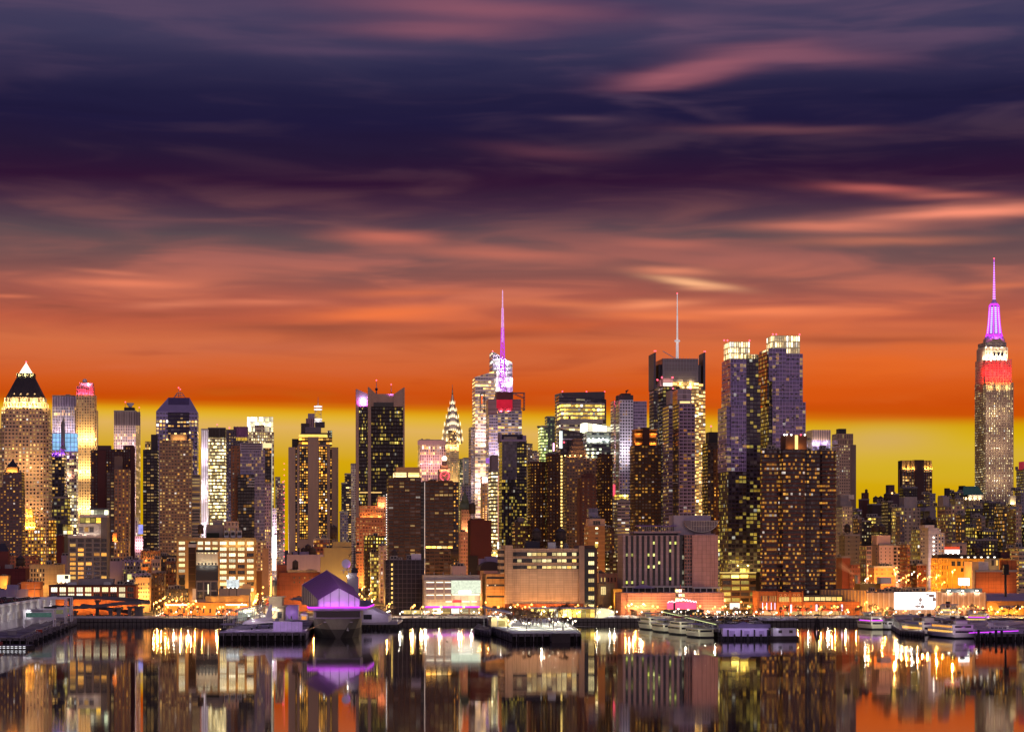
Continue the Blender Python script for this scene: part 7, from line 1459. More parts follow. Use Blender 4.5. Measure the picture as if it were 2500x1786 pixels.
def hall():
 b=B('exhibition_hall','long corrugated exhibition hall with a huge glaring screen on its river wall',2122,2408,1560,60.);CO=M('corrugated_tan',C(180,144,114),.7,var=.14,joint=(2.2,30.));b.blk('building_body',2116,2408,1446,None,CO,M('hall_roof',C(110,96,96),.85,col2=C(150,140,140)))
 m=MB()
 for i in range(23):x=b.lx(2118+i*13);m.box(x-.45,x+.45,-.55,-.01,0,b.lz(1445),M('corrugated_rib',C(206,176,150),.7))
 b.part(m,'wall_ribs');w=MB();x0=b.lx(2116);w.poly([(x0-26,26),(x0-.1,0),(x0-.1,58),(x0-26,58)],[(x0-26,26),(x0-.1,0),(x0-.1,58),(x0-26,58)],0,b.lz(1440),CO,ROOF);
 for i in range(14):
  t=(i+.5)/14;w.box(x0-26+26*t-.4,x0-26+26*t+.4,26-26*t-.6,26-26*t+.2,0,b.lz(1440),M('corrugated_gold',C(210,160,90),.7))
 b.part(w,'angled_wall')
 b.blk('giant_screen',2184,2284,1445,1487,EM('screen_white',(1,.98,.96,1),2.6,.04),y0=-1.5,y1=-.7);G=EM('screen_grey',(.42,.40,.44,1),.8,.5,.4)
 m=MB();fx=lambda p:b.lx(p,-1.5);fz=lambda q:b.lz(q,-1.5)
 for cx,cz,rx,rz in((2247,1463,4.2,5.5),(2246,1472,2.6,4.),(2240,1479,7,3.5),(2252,1480,5,5),(2274,1453,8,4),(2280,1462,4,6),(2264,1449,4,2)):
  k=12;x,z=fx(cx),fz(cz);sx,sz=(fx(cx+rx)-x),(fz(cz-rz)-z);m.face([(x+sx*cos(2*pi*i/k)*(1+.15*sin(3*i)),-1.53,z+sz*sin(2*pi*i/k)) for i in range(k)],G)
 m.bar((fx(2229),-1.55,fz(1487)),(fx(2229),-1.55,fz(1447)),.4,G);b.part(m,'screen_picture')
 for p in(2316,2349,2384):
  q=MB();q.bar((b.lx(p),1,b.lz(1446)),(b.lx(p),-.8,b.lz(1441)),.3,DARKM);q.box(b.lx(p)-.7,b.lx(p)+.7,-1.3,-.7,b.lz(1442),b.lz(1440),EM('lamp_white',(1,.95,.8,1),10.));b.part(q,'wall_floodlight');light(b.e,(b.lx(p),-2.4,b.lz(1443)),(1,.84,.7),2200,.4)
 doors(b,2290,2404,7,-.6,9);doors(b,2124,2182,4,-.6,8)
 b.flood(2290,2400,1492,5,(1,.55,.28),1800,-5.5);b.flood(2120,2182,1492,4,(1,.5,.10),1800,-5.5);light(b.e,(b.lx(2235),-12,b.lz(1470)),(1,.94,.9),5000,3)
 b.flood(2090,2118,1480,3,(1,.5,.10),2600,-6)
 # a strip of roof-top sheds and the glass box
 b.gear(2130,2300,1446,16,8,40,M('roof_shed_tan',C(186,156,120),.8));b.blk('glass_box',2310,2398,1436,1446,M('box_teal',C(70,84,90),.4),y0=3,y1=16);b.blk('white_stair_house',2150,2176,1408,1424,WHITEW,y0=30,y1=40);b.blk('stair_house_foot',2100,2150,1424,1440,M('foot_yellow',C(206,160,80),.8),y0=40,y1=55)
 # lower violet roofed sheds to the south
 s=B('violet_roofed_shed','low shed with a violet grey roof and zigzag lit fascia at the right edge',2409,2540,1566,44.);s.blk('building_body',2410,2540,1466,None,M('shed_wall_amber',C(206,140,70),.85));m=MB();x0,x1=s.lx(2409),s.lx(2540);m.poly([(x0,-1),(x1,-1),(x1,45),(x0,45)],[(x0,24),(x1,24),(x1,26),(x0,26)],s.lz(1466),s.lz(1449),M('shed_roof_violet',C(140,128,150),.7),ROOFS);s.part(m,'pitched_roof');m=MB()
 for i in range(9):x=s.lx(2376+i*14,46);m.face([(x-1.6,45.8,s.lz(1438,46)),(x+1.6,45.8,s.lz(1438,46)),(x,45.8,s.lz(1441.5,46))],DARKM)
 m.box(s.lx(2366,46),s.lx(2540,46),46,48,s.lz(1446,46),s.lz(1436,46),M('fascia_amber',C(220,180,130),.8));s.part(m,'zigzag_fascia');s.blk('front_canopy',2446,2540,1478,1484,M('canopy_violet',C(120,108,140),.7),y0=-8,y1=-1);s.flood(2412,2500,1494,4,(1,.6,.14),3600,-4)
hall()
def steam(label,px,py,D,size,col,tilt,emit=.0):
 """a drifting plume: one soft volume with ragged density"""
 m,N=newmat('steam_'+str(int(px)));co=N.n('ShaderNodeTexCoord').outputs['Object'];x,y,z=N.sep(co)
 n=N.noise(N.vm('MULTIPLY',co,(1.,1.,.6)),2.2,4.,.65,.6);r=N.m('SQRT',N.m('ADD',N.m('MULTIPLY',x,x),N.m('MULTIPLY',y,y)))
 w=N.m('ADD',.12,N.m('MULTIPLY',N.m('ADD',z,1.),.36));fall=N.m('SUBTRACT',1.,N.m('DIVIDE',r,w),clamp=True)
 d=N.m('MULTIPLY',N.m('MULTIPLY',fall,N.maprange(n,.3,.62)),N.maprange(z,1.,-.2))
 v=N.n('ShaderNodeVolumePrincipled');v.inputs['Color'].default_value=col;N.put(v.inputs['Density'],N.m('MULTIPLY',d,1.6/size));v.inputs['Anisotropy'].default_value=.2
 o=N.n('ShaderNodeOutputMaterial');N.t.links.new(v.outputs[0],o.inputs['Volume'])
 b=MB();b.cyl(0,0,-1,1,.3,m,12,1.,smooth=False);ob=b.build('steam_plume');x0,z0=PX(px,D),PZ(py,D);ob.scale=(size*.6,size*.6,size);ob.rotation_euler=(0,tilt,0);ob.location=(x0,D,z0)
 tag(ob,label,'steam')
 return ob
so=steam('soft pink steam plume drifting over the ribbed office beside the globe',1074,1103,2540,16.,(1,.86,.84,1),radians(-24));light(None,(PX(1074,2530),2522,PZ(1112,2530)),(1,.7,.6),30000,2.,name='globe_glow_light')
steam('orange lit steam plume slanting from a chimney beside the curved bay block',2066,1388,1640,9.,(1,.84,.74,1),radians(-56));light(None,(PX(2078,1630),1626,PZ(1408,1630)),(1,.5,.2),9000,1.,name='chimney_glow_light')
m_=B('steam_chimney','short dark chimney at the foot of the slanting orange steam plume',2089,2094,1636,3.,'chimney');m_.blk('stack',2089,2094,1404,None,DARKM);m_.blk('rim',2088.6,2094.4,1403.4,1404.6,DARKM,y0=-.2,y1=3.2)
# ---------------------------------------------------------------- piers, ships and boats
LAIM[0]=(0,1,-.7)
def deck(name,label,pts,z,top,side,cat='pier',kerb=True):
 """a pier: slab on dark piles, outline in world metres (counter-clockwise)"""
 c=(sum(p[0] for p in pts)/len(pts),sum(p[1] for p in pts)/len(pts));e=empty(name,(c[0],c[1],0),0,label,cat)
 q=[(x-c[0],y-c[1]) for x,y in pts];m=MB();m.poly(q,q,z-1.3,z,SLABM,top,bottom=True);m.build('slab',e)
 m=MB();n=len(q)
 for i in range(n):
  (x0,y0),(x1,y1)=q[i],q[(i+1)%n];L=sqrt((x1-x0)**2+(y1-y0)**2);k=max(1,int(L/3.2))
  for j in range(k):t=j/k;m.cyl(x0+(x1-x0)*t,y0+(y1-y0)*t,-2,z-.3,.32,PILE,6)
 inner=[(x*.97,y*.97+1.) for x,y in q];m.poly(inner,inner,-2,z-1.3,PILE,None)
 m.build('piles',e)
 m=MB()
 for i in range(n):
  (x0,y0),(x1,y1)=q[i],q[(i+1)%n];L=sqrt((x1-x0)**2+(y1-y0)**2);k=max(1,int(L/4.6));ox,oy=(y1-y0)/L*.3,-(x1-x0)/L*.3
  for j in range(k):t=(j+.5)/k;x,y=x0+(x1-x0)*t+ox,y0+(y1-y0)*t+oy;m.cyl(x,y,.3,z-.1,.17,KERBM,5)
 m.build('fender_posts',e)
 if kerb:
  m=MB()
  for i in range(n):
   (x0,y0),(x1,y1)=q[i],q[(i+1)%n];m.bar((x0,y0,z+.2),(x1,y1,z+.2),.5,KERBM,.4)
  m.build('kerb',e)
 return e
KERBM=M('kerb_snowy',C(150,140,150),.8,col2=C(96,88,94));SLABM=M('pier_concrete',C(96,88,92),.85,var=.4,scale=.6)
def W2(px,py,z=ZG):
 """the point at height z seen in the photo at px, py"""
 D=(CH-z)/((py-HZ)*K);return(PX(px,D),D)
DKW=M('deck_wood',C(84,70,80),.75,col2=C(134,122,134),scale=.09);PURS=M('deck_snow_violet',C(190,172,200),.8,col2=C(92,80,98),scale=.12);TIMB=M('black_timber',C(62,54,54),.9,var=.4)
def rail(e,pts,z,m=None,h=1.1,n=3.):
 r=MB()
 for(x0,y0),(x1,y1) in zip(pts,pts[1:]):
  L=sqrt((x1-x0)**2+(y1-y0)**2);k=max(1,int(L/n))
  for j in range(k+1):t=j/k;x,y=x0+(x1-x0)*t,y0+(y1-y0)*t;r.bar((x,y,z),(x,y,z+h),.1,m or STEEL)
  for q in(.55,1.):r.bar((x0,y0,z+h*q),(x1,y1,z+h*q),.08,m or STEEL)
 return r.build('railing',e)
# --- passenger terminal pier at the far left
def terminal():
 sl=-.06;ang=atan(.06)
 pts=[W2(-60,1556),W2(62,1557),(PX(186,1488),1488.),(PX(60,1488)-40,1488.)];e=deck('terminal_pier','dark apron pier with round fenders in front of the white passenger terminal',pts,ZG,DKW,TIMB)
 fx=MB();(xa,ya),(xb,yb)=pts[1],pts[2]
 for i in range(9):
  t=.05+i*.085;f=MB();x,y=xa+(xb-xa)*t,ya+(yb-ya)*t;cxm=sum(p[0] for p in pts)/4;cym=sum(p[1] for p in pts)/4;f.cyl(x-cxm+.9,y-cym,-1.2,2.0,1.2,M('rubber_black',C(34,30,32),.9),10);f.build('round_fender',e)
 for i in range(14):
  t=.03+i*.068;f=MB();x,y=xa+(xb-xa)*t-cxm-1.2,ya+(yb-ya)*t-cym;f.cyl(x,y,ZG,ZG+1.0,.34,KERBM,8);f.cyl(x,y,ZG+.8,ZG+1.1,.5,KERBM,8);f.build('bollard',e)
 rail(e,[(xa-cxm-3,ya-cym+2),(xb-cxm-3,yb-cym)],ZG)
 for i,(px,py,w,c) in enumerate(((96,1543,1.6,'red winch box'),(30,1549,2.2,'grey equipment hut'),(140,1527,1.5,'pale storage box'))):
  x,y=W2(px,py);k=empty('dock_box',(x,y,ZG),.1,c+' standing on the dark terminal apron','storage box');f=MB();f.box(-w,w,-1,1,0,w*1.1,M('dock_paint_%d'%i,C(*((140,56,44),(120,116,122),(170,160,150))[i]),.7));f.build('box',k);f=MB();f.box(-w-.1,w+.1,-1.1,1.1,w*1.1,w*1.1+.15,SNOW);f.build('lid',k)
 D0,D1=1275.,1484.;x0=PX(4,D0);t=empty('passenger_terminal',(x0,D0,ZG),ang,'long white columned passenger terminal running inland with cars parked on its roof','terminal');L=(D1-D0)/cos(ang)
 WH=M('terminal_white',C(206,202,204),.7,var=.1);m=MB();m.box(-46,0,-40,L,0,13.2,M('terminal_wall',C(168,164,172),.7),M('parking_deck',C(84,74,92),.8));m.build('building_body',t)
 m=MB()
 n=46
 for i in range(n):y=-30+(L+28)*i/(n-1);m.box(.02,1.1,y-.45,y+.45,0,13.6,WH)
 m.build('columns',t)
 m=MB()
 for z in(4.4,8.8):m.box(.02,.8,-36,L,z,z+.5,WH)
 m.box(-.6,1.5,-40,L+.5,13.2,14.6,WH);m.box(-46,-.6,L-.3,L+.5,13.2,14.2,WH);m.build('white_bands',t)
 m=MB();
 for i in range(n-1):y0=-30+(L+28)*i/(n-1)+.6;m.box(-.02,.05,y0,y0+(L+28)/(n-1)-1.2,5.2,8.4,PANE_D if i%4 else PANE_W);m.box(-.02,.05,y0,y0+(L+28)/(n-1)-1.2,9.6,12.4,PANE_D if i%5 else PANE_W)
 m.build('window_bays',t)
 for i in range(8):light(t,(9,-8+i*27,9.),(1,.96,.92),1500,.5,aim=(-1,.3,-.3))
 for i in range(4):light(t,(-20,20+i*50,22.),(.8,.62,1.),3000,.6)
 for i in range(9):
  q=MB();y=-6+i*25;q.cyl(-3-(i%3)*9,y,14,23,.14,STEEL,6);q.bar((-3-(i%3)*9,y,23),(-1.2-(i%3)*9,y,23.2),.14,STEEL);q.build('roof_light_pole',t)
 # boarding gangways
 G=M('gangway_white',C(206,202,210),.5)
 for i,(y,L2,c) in enumerate(((52.,17.,(120,190,170)),(116.,15.,(190,210,150)),(150.,14.,(190,210,150)))):
  g=empty('boarding_gangway',Vector((x0+2*cos(ang)-y*sin(ang),D0+y*cos(ang)+2*sin(ang),ZG)),ang,('wide boarding gangway with a green glazed cabin, nearest along the white terminal','boarding gangway tower in a tall white frame, second along the white terminal','boarding gangway with a dark cabin, furthest along the white terminal')[i],'gangway','gangways of the passenger terminal')
  m=MB()
  for xx in(3,3+L2):
   for yy in(-4,4):m.bar((xx,yy,0),(xx,yy,15 if i else 10),.6,G)
   m.bar((xx,-4,4.5),(xx,4,4.5),.5,G);m.bar((xx,-4,10),(xx,4,10),.5,G)
  for yy in(-4,4):m.bar((3,yy,4.5),(3+L2,yy,4.5),.5,G);m.bar((3,yy,15 if i else 10),(3+L2,yy,15 if i else 10),.5,G);m.bar((3,yy,0),(3+L2*.5,yy,4.5),.3,G)
  m.build('frame',g);m=MB();m.box(3.4,2.6+L2,-3.4,3.4,5.,9.2,G);m.build('cabin',g);m=MB();m.box(4.2,1.8+L2,-3.55,-3.42,5.8,8.4,EM('cabin_glow_%d'%i,C(c[0],c[1]*.86,c[2]*.9),.26,.7,.6));m.build('cabin_glazing',g)
  m=MB();m.box(5,5+L2*.5,-1.5,1.5,9.2,10.2,DARKM);m.build('roof_plant',g)
 b=empty('work_barge',(PX(38,W2(38,1560)[1]),W2(38,1560)[1]-8,0),0,'small dark work barge with white dashed lamps moored at the terminal pier end','barge');m=MB();m.poly([(-9,-5),(9,-5),(10,6),(-10,6)],[(-9.6,-5.4),(9.6,-5.4),(10,6),(-10,6)],-.6,1.9,TIMB,DKW);m.build('hull',b)
 m=MB()
 for k in(0.5,1.3):
  for i in range(8):m.box(-7.4+i*2,-6.2+i*2,-5.75,-5.5,k,k+.3,EM('strip_lamp',(.95,.93,1,1),1.1))
 m.build('lamp_strip',b);m=MB();m.box(-8,-5,-2,2,1.9,3.6,M('winch_red',C(130,50,44),.7));m.cyl(-3,0,1.9,2.8,.5,DARKM,8);m.build('winch',b)
terminal()
# --- curving ramp of the elevated road
def ramp():
 e=empty('highway_ramp',(PX(240,1530),1530,ZG),0,'curving two level concrete highway ramp on columns in front of the red office','ramp');ox,oy=PX(240,1530),1530.;CR=M('ramp_concrete',C(92,88,92),.85,var=.2)
 def way(P,w,name):
  m=MB();pts=[]
  for px,py,D in P:pts.append(Vector((PX(px,D)-ox,D-oy,PZ(py,D)-ZG)))
  # smooth by subdividing twice
  for _ in range(2):
   q=[pts[0]]
   for a,c in zip(pts,pts[1:]):q+=[a*.75+c*.25,a*.25+c*.75]
   pts=q+[pts[-1]]
  for a,c in zip(pts,pts[1:]):
   d=(c-a);m.bar(a,c+d*.01,w,CR,1.3)
   s=Vector((-d.y,d.x,0)).normalized()*(w/2-.2)
   for k in(-1,1):m.bar(a+s*k+Vector((0,0,1.)),c+s*k+Vector((0,0,1.)),.3,CR,.9)
  m.build(name,e)
 way([(126,1458,1548),(170,1458,1546),(240,1459,1542),(300,1463,1536),(345,1468,1526),(352,1472,1518)],8.,'upper_roadway');way([(140,1483,1524),(190,1484,1522),(240,1480,1520),(300,1473,1517),(350,1472,1514)],7.,'lower_roadway');way([(200,1478,1532),(250,1485,1530),(300,1492,1527),(330,1497,1524)],6.,'down_roadway')
 for px,py,D,t in((172,1462,1546,2.),(238,1464,1542,2.),(184,1490,1522,1.6),(270,1486,1519,2.4),(290,1481,1518,2.6),(317,1480,1517,2.2),(335,1479,1516,3.),(345,1479,1515,2.4)):
  m=MB();x,y=PX(px,D)-ox,D-oy;z=PZ(py,D)-ZG;m.box(x-t/2,x+t/2,y-1,y+1,-.5,z,CR);m.box(x-t*.9,x+t*.9,y-2.4,y+2.4,z-1.2,z+.1,CR);m.build('column',e)
 light(e,(PX(204,1556)-ox,26,PZ(1470,1556)-ZG),AMB,5200,.5)
ramp()
# --- museum pier with the white delta jet
def museum_pier():
 (xa,D)=W2(535,1545);(xb,D2)=W2(745,1544);pts=[(xa,D),(xb,D2),(xb-16,1489),(xa-10,1489)];e=deck('museum_pier','snowy museum pier lit violet with a dark piled front beside the grey ship',pts,ZG,PURS,TIMB);cx_,cy_=sum(p[0] for p in pts)/4,sum(p[1] for p in pts)/4
 rail(e,[(xa-cx_+.6,D-cy_+.4),(xb-cx_-.6,D2-cy_+.4)],ZG)
 for i in range(11):light(e,(xa-cx_+2+i*(xb-xa)/11,D-cy_+6,ZG+5),(.66,.42,1.),800,.4)
 for i in range(6):light(e,(xa-cx_+6+i*(xb-xa)/6.5,D-cy_+40+12*(i%2),ZG+7),(1,.9,.78),1500,.4)
 J=M('jet_white',C(214,206,214),.35,var=.08);x,d=W2(612,1540);p=empty('delta_jet',(x,d+8,ZG),radians(8),'white delta winged supersonic jet parked on the museum pier','aircraft')
 m=MB();prof=[(.1,31),(.5,28),(.95,23),(1.4,15),(1.5,0),(1.5,-14),(1.1,-24),(.5,-30),(.1,-32)]
 R=lambda r,y:[(r*cos(2*pi*i/10),y,4.4+r*1.15*sin(2*pi*i/10)-(.9*max(0,(y-23)/8)**2)) for i in range(10)]
 for(r0,y0),(r1,y1) in zip(prof,prof[1:]):
  a,c=R(r0,y0),R(r1,y1)
  for i in range(10):j=(i+1)%10;m.face([a[j],a[i],c[i],c[j]],J,None,True)
 # nose points along the pier, towards the river wall: turned to show the wing in profile
 f=m.build('fuselage',p);m=MB()
 for s in(-1,1):
  O=[(1*s,16),(3.2*s,6),(6*s,-6),(12.8*s,-20),(12.6*s,-22),(1*s,-23)];up=[(a,c,3.9) for a,c in O];dn=[(a,c,3.45) for a,c in O]
  m.face(up if s<0 else up[::-1],J);m.face(dn if s>0 else dn[::-1],J)
  for q in range(6):a,c=q,(q+1)%6;m.face([dn[a],dn[c],up[c],up[a]] if s<0 else[dn[c],dn[a],up[a],up[c]],J)
 m.build('delta_wing',p);m=MB();P3=[(-14,5.6),(-25,13.2),(-28,13.2),(-29,5.6)]
 m.face([(-.2,a,c) for a,c in P3],J);m.face([(.2,a,c) for a,c in reversed(P3)],J)
 for q in range(4):a,c=P3[q],P3[(q+1)%4];m.face([(.2,a[0],a[1]),(.2,c[0],c[1]),(-.2,c[0],c[1]),(-.2,a[0],a[1])],J)
 m.build('tail_fin',p)
 for yy,xs in((12,(0,)),(-10,(-3.6,3.6))):
  for xx in xs:
   m=MB();m.bar((xx,yy,.8),(xx,yy,3.6),.3,STEEL);m.obox((xx,yy,.5),(.4,0,0),(0,.55,0),(0,0,.5),DARKM);m.build('landing_gear',p)
 for xx in(-5,-3.4,3.4,5):
  m=MB();m.box(xx-.7,xx+.7,-21,-12,2.4,3.5,M('engine_grey',C(120,116,126),.4));m.build('engine',p)
 p.rotation_euler=(0,0,radians(170));p.location.y+=28
 light(p,(0,42,9),(.95,.8,1.),2600,.5,aim=(0,-1,-.3));light(p,(16,20,8),(1,.86,.8),1800,.5,aim=(-1,-.6,-.3));light(p,(-16,20,8),(.8,.6,1),1800,.5,aim=(1,-.6,-.3))  # unseen fills set round the jet to brighten it
 # white container wall and cubicle
 (x0,d0),(x1,_)=W2(666,1541),W2(737,1541);c=empty('container_wall',(x0,d0+2,ZG),0,'white container wall standing behind the delta jet wing on the museum pier','container');w=x1-x0;h=(1541-1517)*K*d0;m=MB();m.box(0,w,0,3,0,h,M('container_white',C(196,180,204),.6));m.build('box',c);m=MB()
 for i in range(8):m.box(w*i/8,w*i/8+.12,-.06,0,.1,h,STEEL)
 m.build('seams',c)
 (x0,d0),(x1,_)=W2(695,1512),W2(728,1512);c=empty('violet_cube_kiosk',(x0,d0,ZG),0,'square violet lit kiosk on the museum pier beside the ship','kiosk');w=x1-x0;m=MB();m.box(0,w,0,6,0,9.5,M('kiosk_violet',C(160,132,180),.6));m.build('box',c);m=MB()
 for i in range(1,4):m.box(w*i/4-.08,w*i/4+.08,-.08,0,0,9.5,STEEL);m.box(0,w,-.07,0,9.5*i/4-.06,9.5*i/4+.06,STEEL)
 m.box(w*.45,w*.55,-.12,0,.4,2.4,DARKM);m.build('panel_joints',c);light(c,(w/2,-5,5),(.7,.4,1.),900,.4)
 # glazed welcome hall and entry buildings
 (x0,d0),(x1,_)=W2(546,1533),W2(575,1533);c=empty('glass_fence_hall',(x0,d0,ZG),0,'tall steel framed glass screen along the left side of the museum pier','screen wall');m=MB()
 for i in range(22):y=i*6.;m.bar((i*.5,y,0),(i*.5,y,9),.25,STEEL);m.bar((i*.5,y,9),(i*.5+2.4,y,11),.2,STEEL)
 m.bar((0,0,9),(11,126,9),.25,STEEL);m.bar((0,0,4.5),(11,126,4.5),.2,STEEL);m.build('steel_frame',c)
 for i in range(4):light(c,(6,10+i*30,5),(1,.96,.8),700,.4)
 (x0,d0),(x1,_)=W2(580,1518),W2(614,1518);c=empty('welcome_pavilion',(x0,d0,ZG),0,'glass fronted welcome pavilion with a sloping violet roof on the museum pier','pavilion');w=x1-x0;m=MB();m.poly([(0,0),(w,0),(w,30),(0,30)],[(0,0),(w,0),(w,30),(0,30)],0,[7,9,9,7],F((140,140,140),(120,130,130),.85,.9,2.,COOL,.9,0.),M('pavilion_roof_violet',C(130,116,146),.6),2.5,3.5);m.build('building_body',c);m=MB();m.poly([(-1,-2),(w+1,-2),(w+1,31),(-1,31)],[(-1,-2),(w+1,-2),(w+1,31),(-1,31)],[7.2,9.4,9.4,7.2],[7.8,10,10,7.8],M('pavilion_roof_violet',C(130,116,146),.6),M('pavilion_roof_violet',C(130,116,146),.6),bottom=True);m.build('roof',c)
 light(c,(w/2,-6,6),(1,.96,.8),1500,.5)
 (x0,d0),(x1,_)=W2(648,1516),W2(692,1516);c=empty('entry_building',(x0,d0,ZG),0,'white stepped entry building with stairs and balconies on the museum pier','building');w=x1-x0;EW=M('entry_white',C(190,172,150),.8);m=MB();m.box(0,w,0,14,0,9,EW);m.build('lower_floor',c);m=MB();m.box(2,w-1,1,13,9.6,15,EW);m.build('upper_floor',c)
 m=MB();m.box(-1,w+1,-2,15,9,9.6,EW);m.box(0,w+.5,-1,14,15,15.6,EW);m.build('balcony_slabs',c);m=MB();m.bar((w*.2,-3,0),(w*.75,-3,9),1.6,STEEL,.5);m.build('stair',c)
 for i in range(3):
  m=MB();m.box(1+i*3.4,3.4+i*3.4,-.1,0,2,6,PANE_Y if i<2 else PANE_D);m.build('window',c)
 m=MB();m.ball((w*.45,-1.2,7.6),.45,EM('lamp_white',(1,.95,.8,1),10.),6,4);m.build('wall_lamp',c);light(c,(w*.45,-3,7.4),(1,.9,.7),2600,.3);light(c,(w*.5,-8,14),(1,.85,.6),1500,.4)
 # white mast and submarine
 (x0,d0)=W2(634,1528);c=empty('flag_mast',(x0,d0,ZG),0,'slim white mast on the museum pier in front of the entry building','mast');m=MB();m.cyl(0,0,0,15,.35,WHITEW,8,.18);m.build('pole',c);m=MB();m.cyl(0,0,0,.6,1.,CONC,8);m.build('foot',c)
 (x0,d0)=W2(520,1534);s=empty('submarine',(x0,1360,0),radians(4),'black submarine moored along the left edge of the museum pier','submarine');m=MB();BK=M('submarine_black',C(46,42,46),.5);pr=[(.2,-46),(1.8,-42),(3,-34),(3.3,-10),(3.3,20),(2.2,36),(.4,44)]
 for(r0,y0),(r1,y1) in zip(pr,pr[1:]):
  a,c2=[(r0*cos(2*pi*i/12),y0,.6+r0*sin(2*pi*i/12)) for i in range(12)],[(r1*cos(2*pi*i/12),y1,.6+r1*sin(2*pi*i/12)) for i in range(12)]
  for i in range(12):j=(i+1)%12;m.face([a[i],a[j],c2[j],c2[i]],BK,None,True)
 m.build('hull',s);m=MB();m.poly([(-.9,-10),(.9,-10),(1.,-2),(-1.,-2)],[(-.7,-9.4),(.7,-9.4),(.8,-2.6),(-.8,-2.6)],3.2,9.,BK,BK);m.build('sail',s);m=MB();m.cyl(0,-6,9,12,.2,STEEL,6);m.cyl(.3,-4,9,11,.15,STEEL,6);m.build('periscope',s);m=MB();m.box(-1.6,1.6,-40,34,3.7,3.95,TIMB);m.build('deck',s)
museum_pier()
# --- aircraft carrier museum ship
def carrier():
 X0=PX(826,1274);e=empty('aircraft_carrier',(X0,1272,0),radians(4.5),'grey aircraft carrier moored bow out with violet lit flight deck','ship');HG=M('hull_grey',C(112,104,98),.55,.1,var=.25,streak=True);HD=M('hull_dark',C(54,48,48),.6);DG=M('ship_grey',C(150,140,150),.6,var=.12)
 secs=[(0,.6,7.5),(4,3.2,10),(12,7.4,12.2),(28,11.6,13.4),(60,13.8,14),(200,14,14)]
 def ring(y,w,t):return[(-t,y-3.5*(1-min(1,y/28)),11.),(-(w+t)/2,y-1.5*(1-min(1,y/28)),5.),(-w,y,-1.),(w,y,-1.),((w+t)/2,y-1.5*(1-min(1,y/28)),5.),(t,y-3.5*(1-min(1,y/28)),11.)]
 m=MB();R=[ring(*q) for q in secs]
 m.face([R[0][0],R[0][1],R[0][4],R[0][5]],HG,None,True);m.face([R[0][1],R[0][2],R[0][3],R[0][4]],HD,None,True)
 for a,c in zip(R,R[1:]):
  m.face([c[0],c[1],a[1],a[0]],HG,None,True);m.face([c[1],c[2],a[2],a[1]],HD,None,True);m.face([a[3],c[3],c[4],a[4]],HD,None,True);m.face([a[4],c[4],c[5],a[5]],HG,None,True);m.face([a[0],a[5],c[5],c[0]],HG)
 m.build('hull',e);m=MB()
 Q=[(-12.4,1),(12.4,1),(14,8),(14,196),(-14,196),(-14,8)];m.poly(Q,Q,11,15.6,DG,DG,bottom=True);m.build('hangar_bow',e)
 m=MB();m.box(-12.2,12.2,.7,1.02,11.7,14.9,M('bow_glass',C(26,22,32),.12,spec=.7));m.build('bow_glazing',e)
 for i in range(3):
  q=MB();q.box(-4+i*2.4,-2.2+i*2.4,-.9,-.6,9.4,10.7,PANE_Y);q.build('bow_window',e)
 m=MB();m.box(-8,8,-2.6,.4,8.8,9.4,DG);m.build('bow_platform',e)
 FD=[(-16.5,-.5),(16,-.5),(17,10),(21,60),(21,200),(-17,200),(-17.5,30)];m=MB();m.poly(FD,FD,15.6,16.9,DG,M('flight_deck',C(120,108,130),.8),bottom=True);fd=m.build('flight_deck',e)
 VN=EM('neon_violet',(.62,.04,.86,1),2.2);m=MB()
 for(xa,ya),(xb,yb) in(((-16.5,-.7),(16,-.7)),((16.1,-.5),(17.1,10)),((-16.6,-.5),(-17.2,14)),((17.2,10),(21,60))):m.bar((xa,ya,17.2),(xb,yb,17.2),.35,VN,.7)
 m.build('violet_light_rail',fd)
 for i in range(9):light(e,(-15+i*3.8,1.6,18.4),(.66,.08,1.),700,.4)
 for i in range(4):light(e,(-13+i*9,-3,18.2),(.66,.08,1.),500,.4)
 # anchor, mooring line
 m=MB();m.bar((-9,-1.2,8.4),(-24,-4,1.2),.22,M('rope_tan',C(190,160,120),.8));m.build('mooring_line',e);m=MB();m.bar((5.4,-.6,6),(5.4,-.7,4.4),.4,STEEL);m.bar((4.7,-.8,4.4),(6.1,-.8,4.4),.4,STEEL);m.build('anchor',e)
 light(e,(-22,-10,6),(1,.72,.4),2600,.6);light(e,(-4,-14,5),(1,.8,.6),1200,.6);light(e,(24,6,6),(1,.6,.3),1800,.6)
 # exhibition tent on deck
 p=empty('deck_pavilion',(0,0,0),radians(4.5),'purple roofed white fabric pavilion standing on the carrier flight deck','pavilion');p.location=(PX(828,1300),1300,16.9);d=52.
 TW=M('tent_white',C(206,196,206),.7,var=.06);TR=M('tent_roof_purple',C(110,64,118),.55,var=.08);w=12.0
 hz=lambda py,D:PZ(py,D)-16.9
 f0,f1=(-w,0),(w,0);ze,za=hz(1462,1300),hz(1433,1300);Db=1352.;k=K*Db;xl,xm,xr=PX(754,Db),PX(815,Db),PX(879,Db);rx=PX(828,1300);zbe,zba=hz(1426,Db),hz(1391,Db)
 FL,FR,FA,BL,BR,BA=Vector((-w,0,ze)),Vector((w,0,ze)),Vector((0,0,za)),Vector((xl-rx,d,zbe)),Vector((xr-rx,d,zbe-2)),Vector((xm-rx,d,zba))
 m=MB();m.face([(-w,0,0),(w,0,0),FR,FA,FL],TW);m.face([(BL.x,d,0),(-w,0,0),FL,BL],M('tent_side',C(186,170,150),.8));m.face([(w,0,0),(BR.x,d,0),BR,FR],TW);m.face([(BR.x,d,0),(BL.x,d,0),BL,BA,BR],TW);m.build('fabric_walls',p)
 m=MB();o=Vector((0,-.8,.25));n=Vector((0,.8,.25))
